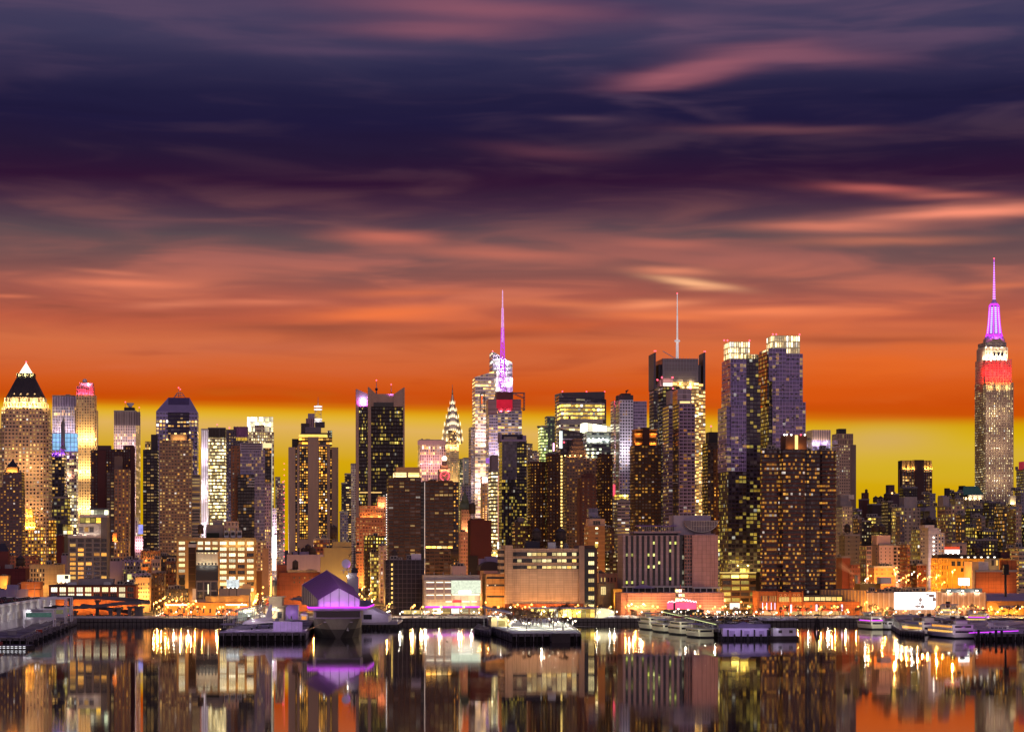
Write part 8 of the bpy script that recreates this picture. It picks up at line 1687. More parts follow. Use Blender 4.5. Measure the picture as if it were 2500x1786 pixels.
 for A_,B_,C_,D_ in((FL,FA,BA,BL),(FA,FR,BR,BA)):
  m.face([A_+o+Vector((0,0,-.3)),B_+o,C_+n,D_+n+Vector((0,0,-.3))],TR)
  m.face([D_+n+Vector((0,0,-.7)),C_+n-Vector((0,0,.4)),B_+o-Vector((0,0,.4)),A_+o+Vector((0,0,-.7))],TR)
  m.face([A_+o-Vector((0,0,.7)),B_+o-Vector((0,0,.4)),B_+o,A_+o-Vector((0,0,.3))],TR)
  for i in range(12):
   t=(i+.5)/12;m.bar(A_.lerp(D_,t)+Vector((0,0,.25)),B_.lerp(C_,t)+Vector((0,0,.55)),.25,M('tent_seam',C(134,84,142),.5),.2)
 m.build('purple_roof',p)
 m=MB()
 for t in(-.96,-.42,-.72,0,.45,.74,.98):
  zt=ze+(za-ze)*(1-abs(t));m.bar((w*t,-.08,0),(w*t,-.08,zt-.1),.22,DARKM)
 for i in range(9):
  t=i/9;a=Vector((-w,0,0)).lerp(Vector((BL.x,d,0)),t);c=FL.lerp(BL,t);m.bar((a.x-.1,a.y,0),(c.x-.1,c.y,c.z),.3,DARKM)
 m.build('frame_lines',p)
 for i in range(6):light(p,(-10+i*4,-2.4,.4),(.72,.10,1.),300,.4,aim=(0,1,.2))
 light(p,(0,-16,16),(.95,.88,1.),4200,1.);light(p,(-26,4,6),(1,.8,.5),1500,.6);light(p,(-8,-6,24),(.8,.5,1.),2600,1.)
 # island superstructure, mast and radar
 s=empty('ship_island',(PX(858,1372),1372,16.9),radians(4.5),'dark grey island of the carrier with mast, yardarms and a violet lit radar dish','ship superstructure');sz=lambda py:PZ(py,1372)-16.9;sx=lambda px:PX(px,1372)-PX(858,1372)
 m=MB();m.box(sx(848),sx(876),0,26,0,sz(1408),DG);m.box(sx(850),sx(872),2,20,sz(1408),sz(1398),DG);m.build('bridge_block',s);m=MB();m.box(sx(858),sx(874),5,12,sz(1398),sz(1386),DARKM);m.build('funnel',s)
 m=MB();MS=M('mast_black',C(50,42,44),.6);x=sx(865);m.cyl(x,6,sz(1400),sz(1322),.55,MS,8,.2);m.bar((sx(836),6,sz(1335)),(sx(892),6,sz(1335)),.3,MS);m.bar((sx(850),6,sz(1354)),(sx(882),6,sz(1346)),.35,MS);m.bar((sx(852),6,sz(1360)),(sx(860),6,sz(1345)),.5,MS);m.bar((x,6,sz(1365)),(sx(878),6,sz(1392)),.3,MS);m.bar((x,6,sz(1365)),(sx(852),6,sz(1392)),.3,MS);m.box(sx(868),sx(882),5.4,6.6,sz(1350),sz(1346),MS);m.ball((sx(874),6,sz(1327)),.9,MS,8,5);m.build('mast',s)
 m=MB();x,z=sx(845),sz(1376);DW=M('dish_white',C(200,196,205),.5);m.lathe(0,0,[(.4,-.6),(2.,0),(2.8,1.)],DW,12);o=m.build('radar_dish',s,(x,4,z));o.rotation_euler=(radians(80),radians(30),0);light(s,(x+3,1.5,z-1),(.75,.1,1.),120,.4,aim=(-1,.6,.3));m=MB();m.bar((sx(838),6,sz(1400)),(sx(845),4,z),.35,WHITEW);m.bar((sx(852),6,sz(1400)),(sx(845),4,z),.35,WHITEW);m.bar((sx(833),5,sz(1392)),(sx(860),5,sz(1388)),.5,WHITEW);m.build('dish_stand',s)
 m=MB();m.ball((sx(849),2,sz(1405)),.5,EM('lamp_white',(1,.95,.8,1),10.),6,4);m.build('deck_lamp',s);light(s,(sx(849),-1,sz(1404)),(1,.95,.8),500,.3)
 # side ramp building south of the bow
 (x0,d0),(x1,_)=(PX(881,1420),1420.),(PX(948,1420),0);c=empty('gangway_building',(x0,1420,0),0,'wedge shaped white gangway building alongside the carrier on its south side','building');w=x1-x0;m=MB();m.poly([(0,0),(w,0),(w,40),(0,40)],[(0,0),(w,0),(w,40),(0,40)],4.2,[15,8,8,15],M('wedge_white',C(180,166,186),.7),M('wedge_roof',C(190,180,200),.8),bottom=True);m.build('building_body',c);m=MB();m.box(-2,w+6,-3,60,2.8,4.1,DG);m.build('platform',c);m=MB()
 for i in range(9):m.cyl(i*w/8,-2,-2,2.8,.35,PILE,6)
 m.build('piles',c);m=MB();m.box(w*.1,w*.4,-.1,0,6,9,PANE_D);m.build('window',c);light(c,(w*.5,-6,12),(.9,.8,1.),900,.5)
carrier()
# helicopter and small jets parked on the carrier deck and pier
def small_jet(x,y,z,rz,label,col=(120,112,120)):
 e=empty('parked_jet',(x,y,z),rz,label,'aircraft','aircraft parked on the ship and pier');J=M('jet_grey_%d'%col[0],C(*col),.5);m=MB();pr=[(.1,8),(.5,6),(.8,2),(.8,-5),(.5,-7.5)]
 for(r0,y0),(r1,y1) in zip(pr,pr[1:]):
  a,c=[(r0*cos(2*pi*i/8),y0,2+r0*sin(2*pi*i/8)) for i in range(8)],[(r1*cos(2*pi*i/8),y1,2+r1*sin(2*pi*i/8)) for i in range(8)]
  for i in range(8):j=(i+1)%8;m.face([a[j],a[i],c[i],c[j]],J,None,True)
 m.build('fuselage',e)
 for s in(-1,1):
  m=MB();m.obox((s*2.8,-1.6,2),(2.4,-.9*s,0),(0,1.3,0),(0,0,.12),J);m.build('wing',e)
 m=MB();m.obox((0,-6.4,3.6),(.1,0,0),(0,1.1,.2),(0,-.5,1.3),J);m.build('tail_fin',e);m=MB();m.obox((0,3.6,2.8),(.4,0,0),(0,1.2,0),(0,0,.35),PANE_D);m.build('canopy',e)
 for q in((0,5),(-1,-2),(1,-2)):
  m=MB();m.bar((q[0],q[1],.1),(q[0],q[1],1.5),.25,DARKM);m.build('wheel_strut',e)
 return e
small_jet(PX(731,1400),1400,16.95,radians(60),'grey jet parked on the flight deck left of the pavilion');small_jet(PX(742,1440),1440,16.95,radians(120),'brown grey jet nosing out behind the pavilion',(150,110,80));small_jet(PX(752,1330),1345,16.95,radians(200),'dark jet tucked against the pavilion striped side',(90,84,92))
for i,(px,py,a,lb,c) in enumerate(((556,1532,40,'grey jet parked at the left front corner of the museum pier',(140,130,150)),(590,1526,150,'tan jet parked before the glass fronted welcome pavilion',(160,140,120)),(650,1529,80,'dark grey jet between the delta jet and the white container wall',(100,96,110)),(708,1521,200,'white jet parked before the violet lit kiosk',(190,184,194)))):
 x,y=W2(px,py);small_jet(x,y,ZG+.01,radians(a),lb,c)
def kiosk(px,py,w,h,lb,col,roof):
 x,y=W2(px,py);e=empty('market_tent',(x,y,ZG),0,lb,'tent','small tents and kiosks on the museum pier');m=MB();m.box(-w,w,0,4,0,h,M('tent_wall_%d'%col[0],C(*col),.8));m.build('walls',e);m=MB();m.poly([(-w-.3,-.3),(w+.3,-.3),(w+.3,4.3),(-w-.3,4.3)],[(-.1,1.9),(.1,1.9),(.1,2.1),(-.1,2.1)],h,h+2.2,M('tent_roof_%d'%roof[0],C(*roof),.7));m.build('roof',e);m=MB();m.box(-w*.6,w*.6,-.06,.02,.4,h*.7,PANE_A);m.build('lit_counter',e)
 light(e,(0,-2.5,h),(1,.85,.6),320,.3)
for a in((626,1520,2.4,3.4,'cream peaked tent left of the entry building on the museum pier',(190,176,150),(206,196,180)),(640,1516,2.2,3.2,'white peaked tent just before the entry building on the museum pier',(200,196,200),(214,206,214)),(742,1513,2.6,3.6,'violet peaked tent beside the bow of the grey ship',(170,150,190),(150,120,176)),(674,1509,3.,4.,'tan peaked tent behind the white container wall',(176,150,120),(190,170,150))):kiosk(*a)
# --- park pier with snow lawn
def park():
 pts=[W2(1203,1531),W2(1250,1547),W2(1418,1546),(PX(1366,1489),1489),(PX(1190,1489),1489)]
 e=deck('park_pier','snow covered park pier with bare trees and lamps',pts,ZG,M('lawn_snow',C(204,208,210),.85,var=.1,col2=C(166,172,172),scale=.04),TIMB);c=(sum(p[0] for p in pts)/5,sum(p[1] for p in pts)/5);q=[(x-c[0],y-c[1]) for x,y in pts]
 rail(e,[q[0],q[1],q[2],q[3]],ZG);m=MB();x,y=q[1][0]+26,q[1][1]-1.5;m.box(x-5,x+5,y-2,y+1,-2,ZG+.4,TIMB);m.build('fender_block',e)
 m=MB();
 for i in range(2):m.face([(q[0][0]+16+i*26,q[0][1]+24,ZG+.012),(q[0][0]+40+i*20,q[0][1]+12,ZG+.012),(q[0][0]+44+i*20,q[0][1]+14,ZG+.012),(q[0][0]+19+i*26,q[0][1]+28,ZG+.012)],SNOWD)
 m.build('trodden_paths',e)
 # boathouse
 x0,d0=W2(1183,1529);x1,_=W2(1246,1529);b=empty('boathouse',(x0,d0,ZG),radians(3),'cream boathouse with an open white trussed gable end on the park pier','boathouse');w=(x1-x0);CW=M('boathouse_cream',C(196,176,130),.8);m=MB();m.box(4,w,0,40,0,5.5,CW,ROOFS);m.build('building_body',b);m=MB();m.box(8,w-3,-.1,0,.6,3.6,M('shutter_olive',C(130,118,70),.7));m.build('roller_shutter',b)
 m=MB();RS_=M('boathouse_roof',C(150,142,160),.7);m.poly([(-1,-3),(w+1,-3),(w+1,42),(-1,42)],[(-1,-3),(w+1,-3),(w+1,42),(-1,42)],[11,7.6,7.6,11],[11.5,8.1,8.1,11.5],RS_,RS_,bottom=True);m.build('sloped_roof',b)
 m=MB();n=6
 for i in range(n):
  xa,xb=-.5+(w+1)*i/n,-.5+(w+1)*(i+1)/n;za,zb_=11-3.4*i/n,11-3.4*(i+1)/n;m.bar((xa,-2.4,za),((xa+xb)/2,-2.4,6.2),.3,WHITEW);m.bar(((xa+xb)/2,-2.4,6.2),(xb,-2.4,zb_),.3,WHITEW)
 m.bar((-.5,-2.4,6.2),(w+.5,-2.4,6.2),.35,WHITEW);m.bar((-.5,-2.4,11),(w+.5,-2.4,7.6),.35,WHITEW)
 for xx in(-.4,w*.5,w+.4):m.bar((xx,-2.4,0),(xx,-2.4,7.6),.35,STEEL)
 m.build('white_truss',b)
 for q_ in(3,w*.5,w-3):light(b,(q_,-3.6,5.6),(1,.95,.72),1100,.3)
 m=MB();m.ball((w*.62,-3,7.2),.45,EM('lamp_white',(1,.95,.8,1),10.),6,4);m.build('gable_lamp',b)
 # low timber dock beside it
 pt=[W2(1158,1529),W2(1194,1536),W2(1200,1530),W2(1168,1519)];deck('timber_dock','rough snow dusted timber dock left of the boathouse',pt,3.4,SNOWD,TIMB)
 # market hall on shore, long and lit
 x0,d0=PX(1296,1498),1499.;b=empty('market_hall',(x0,d0,ZG),0,'long low glass market hall with a flat snowy roof and a rounded lit end','hall');w=PX(1452,1498)-x0;m=MB();m.box(0,w,0,9,0,6.2,F((120,96,60),(70,60,40),.86,.8,1.4,YEL,1.2,0.),ROOFS,3.,6.2);m.build('building_body',b);m=MB();m.box(-2,w+1,-2,10,6.2,6.9,M('hall_roof_snow',C(150,138,160),.8));m.build('flat_roof',b);m=MB();n=8;xe=w+1
 for i in range(n):
  a0,a1=pi/2*i/n,pi/2*(i+1)/n;m.face([(xe+12*sin(a0),-1,4+2.9*cos(a0)),(xe+12*sin(a1),-1,4+2.9*cos(a1)),(xe+12*sin(a1),9,4+2.9*cos(a1)),(xe+12*sin(a0),9,4+2.9*cos(a0))],WHITEW,None,True)
 m.build('curved_roof_end',b);m=MB();m.face([(xe,-.9,0)]+[(xe+11.5*sin(pi/2*i/n),-.9,4+2.6*cos(pi/2*i/n)) for i in range(n+1)][::1]+[(xe+11.5,-.9,0)],EM('hall_cream',(1,.86,.5,1),1.2,.4,.4));m.build('lit_end',b)
 for i in range(5):light(b,(6+i*9,-4,4.5),(1,.85,.45),900,.3)
park()
# --- sightseeing boats: hull, decks, cabin, roof
def boat(name,label,px,py,L,wd,rz,decks=2,hullc=(206,200,180),roofc=(150,140,160),glow=PANE_Y,group=None,funnel=False,stripe=None,glow2=None):
 D=CH/((py-HZ)*K);x0=PX(px,D);D+=L/2*abs(cos(rz));e=empty(name,(x0-L*.4*sin(rz),D,0),rz,label,'boat',group);HW=M('hull_%d_%d'%hullc[:2],C(*hullc),.45,var=.1,streak=True);m=MB();bw=wd/2
 secs=[(-L/2,bw*.86,bw*.9),(-L*.3,bw*.97,bw),(L*.15,bw*.95,bw),(L*.36,bw*.6,bw*.8),(L*.5,bw*.06,bw*.16)]
 R=[[(-t,y+(1.6 if i==4 else 0),2.3+(.9 if i==4 else.35 if i==3 else 0)),(-(w+t)/2,y,.8),(-w*.85,y,-.5),(w*.85,y,-.5),((w+t)/2,y,.8),(t,y+(1.6 if i==4 else 0),2.3+(.9 if i==4 else.35 if i==3 else 0))] for i,(y,w,t) in enumerate(secs)]
 DKH=M('hull_bottom',C(40,36,40),.6)
 m.face([R[0][5],R[0][4],R[0][1],R[0][0]],HW);m.face([R[0][4],R[0][3],R[0][2],R[0][1]],DKH)
 for a,c in zip(R,R[1:]):m.face([a[0],a[1],c[1],c[0]],HW,None,True);m.face([a[1],a[2],c[2],c[1]],DKH,None,True);m.face([a[3],a[4],c[4],c[3]],DKH,None,True);m.face([a[4],a[5],c[5],c[4]],HW,None,True);m.face([a[5],a[0],c[0],c[5]],DKW)
 m.build('hull',e);z=2.3;y0,y1=-L*.47,L*.30
 for k in range(decks):
  w=bw*(.92-.06*k);m=MB();m.box(-w,w,y0,y1,z,z+2.5,HW);c=m.build('cabin',e);nW=int((y1-y0)/2.4)
  m=MB()
  for s in(-1,1):m.box(s*w-.04,s*w+.04,y0+.8,y1-.8,z+.9,z+2.,glow if k==0 or glow2 is None else glow2)
  m.box(-w*.8,w*.8,y0-.05,y0+.02,z+.9,z+2.,PANE_D);m.build('window_band',c);m=MB()
  for s in(-1,1):
   for i in range(nW):yy=y0+.8+i*2.4;m.box(s*w-.08,s*w+.08,yy-.15,yy+.15,z+.8,z+2.1,HW)
  m.build('window_posts',c)
  z+=2.5;m=MB();m.box(-w-.5,w+.5,y0-.6,y1+1.2,z,z+.22,M('boat_deck_white',C(200,194,200),.6));m.build('deck',e);z+=.22;y0+=L*.03;y1-=L*.1
 m=MB();w=bw*.84
 for i in range(6):
  for s in(-1,1):yy=y0+(y1-y0)*i/5;m.bar((s*w,yy,z),(s*w,yy,z+2.2),.12,STEEL)
 m.bar((-w,y0,z+2.1),(-w,y1,z+2.1),.1,STEEL);m.bar((w,y0,z+2.1),(w,y1,z+2.1),.1,STEEL);m.bar((-w,y0,z+2.1),(w,y0,z+2.1),.1,STEEL);m.build('canopy_posts',e);m=MB();RC=M('canopy_%d'%roofc[0],C(*roofc),.7);n=6
 for i in range(n):
  a0,a1=-1+2*i/n,-1+2*(i+1)/n;h=lambda a:z+2.2+.5*(1-a*a);m.face([(a0*(w+.4),y0-1,h(a0)),(a1*(w+.4),y0-1,h(a1)),(a1*(w+.4),y1+1,h(a1)),(a0*(w+.4),y1+1,h(a0))],RC);m.face([(a0*(w+.4),y1+1,h(a0)-.15),(a1*(w+.4),y1+1,h(a1)-.15),(a1*(w+.4),y0-1,h(a1)-.15),(a0*(w+.4),y0-1,h(a0)-.15)],RC)
 m.build('canopy',e);m=MB();m.box(-1.5,1.5,y1-1,y1+2.2,z,z+2.2,HW);wh=m.build('wheelhouse',e);m=MB();m.box(-1.4,1.4,y1+2.2,y1+2.26,z+1.,z+1.9,PANE_D);m.build('windscreen',wh);m=MB();m.cyl(0,y1,z+2.2,z+6,.12,STEEL,6);m.build('mast',e)
 if funnel:
  for s in(-1,1):
   m=MB();m.box(s*bw*.4-.8,s*bw*.4+.8,y0+5,y0+7.5,z,z+4.2,M('funnel_maroon',C(90,44,44),.6));m.box(s*bw*.4-.9,s*bw*.4+.9,y0+4.9,y0+7.6,z+3.3,z+4.3,DARKM);m.build('funnel',e)
  m=MB();m.box(-bw*.5,bw*.5,y0+.5,y0+4,z,z+2.5,HW);m.build('aft_house',e)
 if stripe:
  m=MB();w=bw*.93
  for s in(-1,1):m.box(s*w-.03,s*w+.06,-L*.4,L*.2,5.2,5.6,stripe)
  m.box(-w,w,-L*.475,-L*.47,5.4,5.9,stripe);m.build('light_stripe',e)
 light(e,(-wd*.8,-L*.5-4,7.),(1,.97,.8),1500,.3)  # unseen fill beside the boat, added to light its side
 return e
tb='sightseeing boats moored beside the parking pier'
for i,(px,py,lab) in enumerate(((1601,1541,'sightseeing boat with a white canopy, innermost of the four at the parking pier'),(1635,1547,'sightseeing boat with a pale snow topped canopy, second from the shore at the parking pier'),(1676,1553,'sightseeing boat with a red canopy at the parking pier'),(1722,1560,'sightseeing boat with a violet canopy, outermost of the four at the parking pier'))):
 boat('sightseeing_boat',lab,px,py-4,30,9.4,radians(14),1 if i%2 else 2,(206,200,172),((190,180,186),(184,174,190),(180,60,70),(134,112,156))[i],glow=PANE_D,group=tb)
boat('motor_yacht','white motor yacht with a violet lit upper deck moored alone by the snowy promenade',2140,1536,30,8,radians(13),2,(206,200,206),(196,188,196),PANE_D,stripe=EM('neon_violet',(.62,.04,.86,1),2.2))
boat('dinner_cruiser','white dinner cruiser with amber windows, inner one of the two twin funnelled ships',2272,1549,40,11.5,radians(13),2,(210,192,190),(150,136,150),PANE_A,'twin funnelled dinner cruisers',True);boat('dinner_cruiser','white dinner cruiser with amber windows, outer and larger one of the two twin funnelled ships',2352,1558,48,14,radians(12),2,(206,188,206),(150,136,156),PANE_A,'twin funnelled dinner cruisers',True)
boat('paddle_ferry','white old style ferry with lamp strings moored behind the dinner cruisers',2340,1522,24,8,radians(74),3,(214,196,180),(170,156,170),PANE_A,funnel=True);boat('white_ferry','white three deck ferry with arched windows and violet deck edge at the right pier',2408,1526,18,7,radians(66),2,(214,196,176),(180,170,180),PANE_Y,stripe=EM('neon_violet',(.62,.04,.86,1),2.2));boat('small_launch','small white launch moored right behind the white motor yacht',2172,1536,12,4,radians(30),1,(200,192,200),(180,170,180),PANE_D);boat('deck_launch','low white launch tied up by the violet lit pier piles',2456,1548,14,4,radians(86),1,(206,196,206),(190,180,190),PANE_D)
# --- parking pier with purple shed
def parking_pier():
 pts=[W2(1742,1536),W2(1878,1537),(PX(1848,1489),1489),(PX(1628,1489),1489)];e=deck('parking_pier','snowy parking pier full of cars behind the violet pier shed',pts,ZG,M('parking_snow',C(150,144,150),.85,col2=C(80,76,80),scale=.1),TIMB);c=(sum(p[0] for p in pts)/4,sum(p[1] for p in pts)/4)
 x0,d0=W2(1754,1562,0.);x1,_=W2(1876,1562,0.);s=empty('pier_shed',(x0,d0,0),0,'low violet lit shed with gabled parapet closing the end of the parking pier','shed');w=x1-x0;VS=M('pier_shed_violet',C(176,158,196),.7,var=.2,streak=True);m=MB();m.box(2.4,w,0,9,2.2,6.6,VS,ROOFS);m.build('building_body',s);m=MB();m.box(0,w+1,-.5,9.5,6.6,8.8,M('shed_fascia',C(84,72,100),.7));m.build('fascia',s);m=MB();m.poly([(w*.36,-.7),(w*.66,-.7),(w*.66,9),(w*.36,9)],[(w*.5,-.7),(w*.52,-.7),(w*.52,9),(w*.5,9)],8.8,10.2,M('shed_fascia',C(84,72,100),.7),None);m.build('gable',s)
 for i in range(8):
  m=MB();x=1.5+i*(w-2)/7;m.cyl(x,-1,-2,5.8 if i%2 else 3.4,.45,PILE,7);m.build('mooring_pile',s)
 m=MB()
 for i in range(22):m.cyl(.6+i*w/22,.2,-2,2.2,.32,PILE,6)
 m.box(1,w,2,9,-2,2.2,PILE);m.build('foundation_piles',s)
 for i in range(4):light(s,(4+i*w/4,-6,7),(.74,.6,1.),650,.4)
 m=MB();
 for i in range(3):m.box(6+i*8,9+i*8,-.06,0,2.6,5.2,M('shed_door',C(140,122,160),.7))
 m.build('doors',s)
 # covered walkway along the north edge
 a,c2=W2(1624,1508),W2(1756,1542);k=empty('covered_walkway',(a[0],a[1],ZG),0,'long sloping covered walkway with yellow green light between boats and parked cars','walkway');m=MB();v=Vector((c2[0]-a[0],c2[1]-a[1],0));m.bar((0,0,4.6),v+Vector((0,0,4.6)),4.2,M('walkway_roof',C(120,116,84),.7),.35);m.build('roof',k);m=MB()
 for i in range(20):q=v*(i/19);m.bar((q.x,q.y,0),(q.x,q.y,4.5),.2,STEEL)
 m.build('posts',k);m=MB();nrm=Vector((-v.y,v.x,0)).normalized()*-1.9;m.bar(Vector((nrm.x,nrm.y,4.2)),v+Vector((nrm.x,nrm.y,4.2)),.25,EM('tube_green',(.86,.95,.4,1),1.3));m.build('light_tube',k)
 for i in range(6):q=v*((i+.5)/6);light(k,(q.x-1,q.y-3,3.8),(.9,1.,.5),420,.3)
 # tug with white cabin
 x0,d0=W2(1902,1560,0);t=empty('work_boat',(x0,d0,0),radians(96),'black hulled work boat with a white cabin beside the violet pier shed','boat');m=MB();m.poly([(-3.4,-10),(3.4,-10),(3.6,6),(0,13),(-3.6,6)],[(-3.8,-10.4),(3.8,-10.4),(4.,6),(0,14),(-4.,6)],-.5,2.,TIMB,DKW);m.build('hull',t);m=MB();m.box(-2.8,2.8,-9,4,2,6.2,M('cabin_white',C(206,196,214),.6));m.build('cabin',t)
 for q in(-6,0):
  m=MB();m.box(2.78,2.86,q-1,q+1,3.6,5.2,PANE_D);m.build('window',t);m=MB();m.box(-2.86,-2.78,q-1,q+1,3.6,5.2,PANE_D);m.build('window',t)
 m=MB();m.cyl(0,5,2,9,.3,DARKM,6);m.bar((0,5,8),(0,10,4),.2,DARKM);m.build('derrick',t);light(t,(-6,0,7),(.9,.85,1.),400,.3)
 # dolphin of leaning piles
 x0,d0=W2(1995,1539,0);q=empty('mooring_dolphin',(x0,d0,0),0,'black dolphin of leaning timber piles standing alone in the water','dolphin')
 m=MB()
 for i in range(9):an=2*pi*i/9;m.bar((2.6*cos(an),2.6*sin(an),-2),(.55*cos(an),.55*sin(an),7.4),.45,PILE)
 m.cyl(0,0,5.4,6.,1.2,PILE,9);m.cyl(0,0,2.8,3.2,2.,PILE,9);m.build('piles',q);m=MB();m.cyl(0,0,7.2,8.6,.3,PILE,6);m.build('post',q)
 # violet pier at the right edge
 pts=[W2(2384,1549,3.6),W2(2520,1546,3.6),(PX(2560,1470),1470),(PX(2360,1470),1470)];e2=deck('violet_pier','violet lit timber pier with thick black piles at the right edge',pts,3.6,PURS,TIMB);c=(sum(p[0] for p in pts)/4,sum(p[1] for p in pts)/4)
 for i in range(11):
  m=MB();x=pts[0][0]-c[0]+1+i*3.1;m.cyl(x,pts[0][1]-c[1]-.7-.02*i,-2,(6.4,4.4,5.2)[i%3] if i<4 else(4.2 if i%4 else 6),.7,PILE,8);m.build('mooring_pile',e2)
 for i in range(9):light(e2,(pts[0][0]-c[0]+2+i*3.6,pts[0][1]-c[1]+10+i*6,5),(.7,.16,1.),480,.3)
 m=MB();m.bar((pts[0][0]-c[0],pts[0][1]-c[1]+20,4.),(pts[1][0]-c[0],pts[1][1]-c[1]+34,4.),.35,EM('neon_violet',(.62,.04,.86,1),2.2));m.build('violet_light_rail',e2)
 # finger pier between the yacht and the cruisers
 pts=[W2(2198,1531),W2(2256,1537),(PX(2250,1489),1489),(PX(2160,1489),1489)];e3=deck('ferry_landing','pale ferry landing with a long white roof between the yacht and the dinner cruisers',pts,2.6,SNOW,TIMB);c=(sum(p[0] for p in pts)/4,sum(p[1] for p in pts)/4);q=[(x-c[0],y-c[1]) for x,y in pts]
 m=MB();r=[(q[0][0]+1,q[0][1]+10),(q[1][0]-1,q[1][1]+10),(q[2][0]-3,q[2][1]-3),(q[3][0]+4,q[3][1]-3)];m.poly(r,r,6.6,7.1,WHITEW,ROOFS,bottom=True);m.build('landing_roof',e3);m=MB()
 for i in range(9):
  for a,b_ in((0,3),(1,2)):t=i/8;m.bar((r[a][0]*(1-t)+r[b_][0]*t,r[a][1]*(1-t)+r[b_][1]*t,2.6),(r[a][0]*(1-t)+r[b_][0]*t,r[a][1]*(1-t)+r[b_][1]*t,6.6),.25,STEEL)
 m.build('roof_posts',e3)
 for i in range(5):t=(i+.5)/5;light(e3,(r[0][0]*(1-t)+r[3][0]*t+3,r[0][1]*(1-t)+r[3][1]*t,5.6),(1,.95,.7),700,.3)
parking_pier()
# ---------------------------------------------------------------- lamps, trees, cars
LAIM[0]=(0,1,.3)
POLEM=M('pole_grey',C(90,84,84),.5,.4)
BULB={'o':EM('sodium_bulb',(1,.46,.08,1),8.),'w':EM('white_bulb',(1,.86,.58,1),7.)}
LCOL={'o':(1.,.48,.10),'w':(1.,.9,.66)}
LMESH={}
def lamp_meshes(h,twin,kind):
 k=(h,twin,kind)
 if k not in LMESH:
  m=MB();m.cyl(0,0,0,h,.16,POLEM,6,.1);m.cyl(0,0,0,.8,.3,POLEM,6);pole=m.mesh('pole')
  m=MB()
  for s in((-1,1) if twin else(1,)):m.bar((0,0,h-.2),(s*1.5,0,h+.3),.12,POLEM)
  arm=m.mesh('arm');hs=[]
  for s in((-1,1) if twin else(1,)):
   m=MB();m.box(s*1.6-.5,s*1.6+.5,-.2,.2,h+.25,h+.42,POLEM);m.ball((s*1.6,-.05,h+.02),.62 if kind=='o' else.48,BULB[kind],8,5);hs.append(m.mesh('lamp_head'))
  LMESH[k]=(pole,arm,hs)
 return LMESH[k]
def lamp(x,y,z,h=9.,kind='o',twin=False,rz=0.,power=3800,label=None,group=None):
 e=empty('street_lamp',(x,y,z),rz,label,'street lamp',group);p,a,hs=lamp_meshes(h,twin,kind);obj('pole',p,e);obj('arm',a,e)
 for q in hs:obj('lamp_head',q,e)
 light(e,(0,-.3,h-.9),LCOL[kind],power*(1.6 if twin else 1),.35,'POINT','lamp_light')
 return e
def lamp_at(px,py,kind='o',D=None,h=9.,twin=False,power=2800,label=None,group=None):
 if D is None:D=(CH-ZG-h)/((py-HZ)*K)
 D=max(D,1200);z=ground_z(D);hh=PZ(py,D)-z
 if hh<3 or hh>34:hh=h
 return lamp(PX(px,D),D,z,round(hh*2)/2,kind,twin,0,power,label,group)
rr0=random.Random(21)
GO,GWH='orange street lamps along the riverside road','white lamps along the snowy promenade'
for px,py in((404,1480),(455,1481),(493,1481),(531,1480),(945,1473),(1006,1477),(1258,1476),(1292,1475),(1405,1476),(1527,1477),(1546,1479),(1569,1477),(1588,1479),(1703,1478),(1999,1480),(2031,1479),(2063,1487),(2130,1479),(2138,1485),(2160,1485)):
 lamp_at(px,py,'o',D=1509+random.uniform(-2,2),label='orange street lamp on a grey pole beside the riverside road',group=GO)
for px,py in((977,1493),(1008,1492),(1030,1493),(945,1491),(1040,1492),(1072,1492),(1120,1491),(1325,1482),(1536,1498),(1565,1498),(1462,1492),(1500,1493),(1640,1493),(1790,1492),(1890,1494),(2020,1494),(905,1492),(1164,1494),(1390,1488),(440,1497),(585,1497)):
 lamp_at(px,py,'w',D=1501+random.uniform(-2,2),power=1500,label='low white lamp on the snowy promenade edge',group=GWH)
for i in range(46):lamp_at(392+i*46+rr0.uniform(-14,14),1480,'o',D=1548+rr0.uniform(-1,2),label='orange street lamp on a grey pole beside the riverside road',group=GO)
for i in range(40):lamp_at(412+i*52+rr0.uniform(-16,16),1493,'w',D=1496+rr0.uniform(-1,2),power=1300,label='low white lamp on the snowy promenade edge',group=GWH)
lamp_at(466,1472,'o',D=1514,twin=True,label='twin headed orange lamp before the long low orange shed',power=4200)
for i,(px,py) in enumerate(((1285,1519),(1356,1518),(1340,1503),(1312,1500),(1398,1516),(1252,1512),(1374,1500),(1322,1520),(1240,1506),(1386,1508))):lamp_at(px,py,'w',D=(1290,1295,1350,1385,1310,1330,1400,1330,1420,1370)[i],twin=i<2,power=6500,label='white lamp standing among the bare trees on the park pier',group='white lamps on the park pier')  # some of these lamps are added to brighten the snowy deck
for px,py,D,lb in((2325,1391,1610,'very tall glaring orange floodlight mast in front of the yellow depot'),(2286,1404,1620,'tall orange lamp at the ribbed end of the yellow depot'),(2240,1401,1650,'tall orange lamp before the low red roofed block'),(2154,1377,1640,'tall twin orange lamp above the roof of the exhibition hall by the pink white block'),(2183,1385,1650,'tall orange lamp right of the pink white block'),(2186,1394,1630,'lower orange lamp right of the pink white block'),(2490,1480,1512,'glaring orange lamp by the amber shed at the right edge')):
 lamp_at(px,py,'o',D,24,'twin' in lb,15000,lb)
for px,py,D in((2120,1404,1640),(2112,1412,1630),(2200,1410,1640),(2213,1402,1660),(2226,1396,1665),(2252,1412,1640),(2264,1408,1645),(2190,1416,1640),(2300,1420,1625),(2212,1416,1630)):lamp_at(px,py,'o' if px%3 else 'w',D,14,False,4500,'small lamp in the lit rail yard behind the exhibition hall','lamps of the rail yard behind the hall')
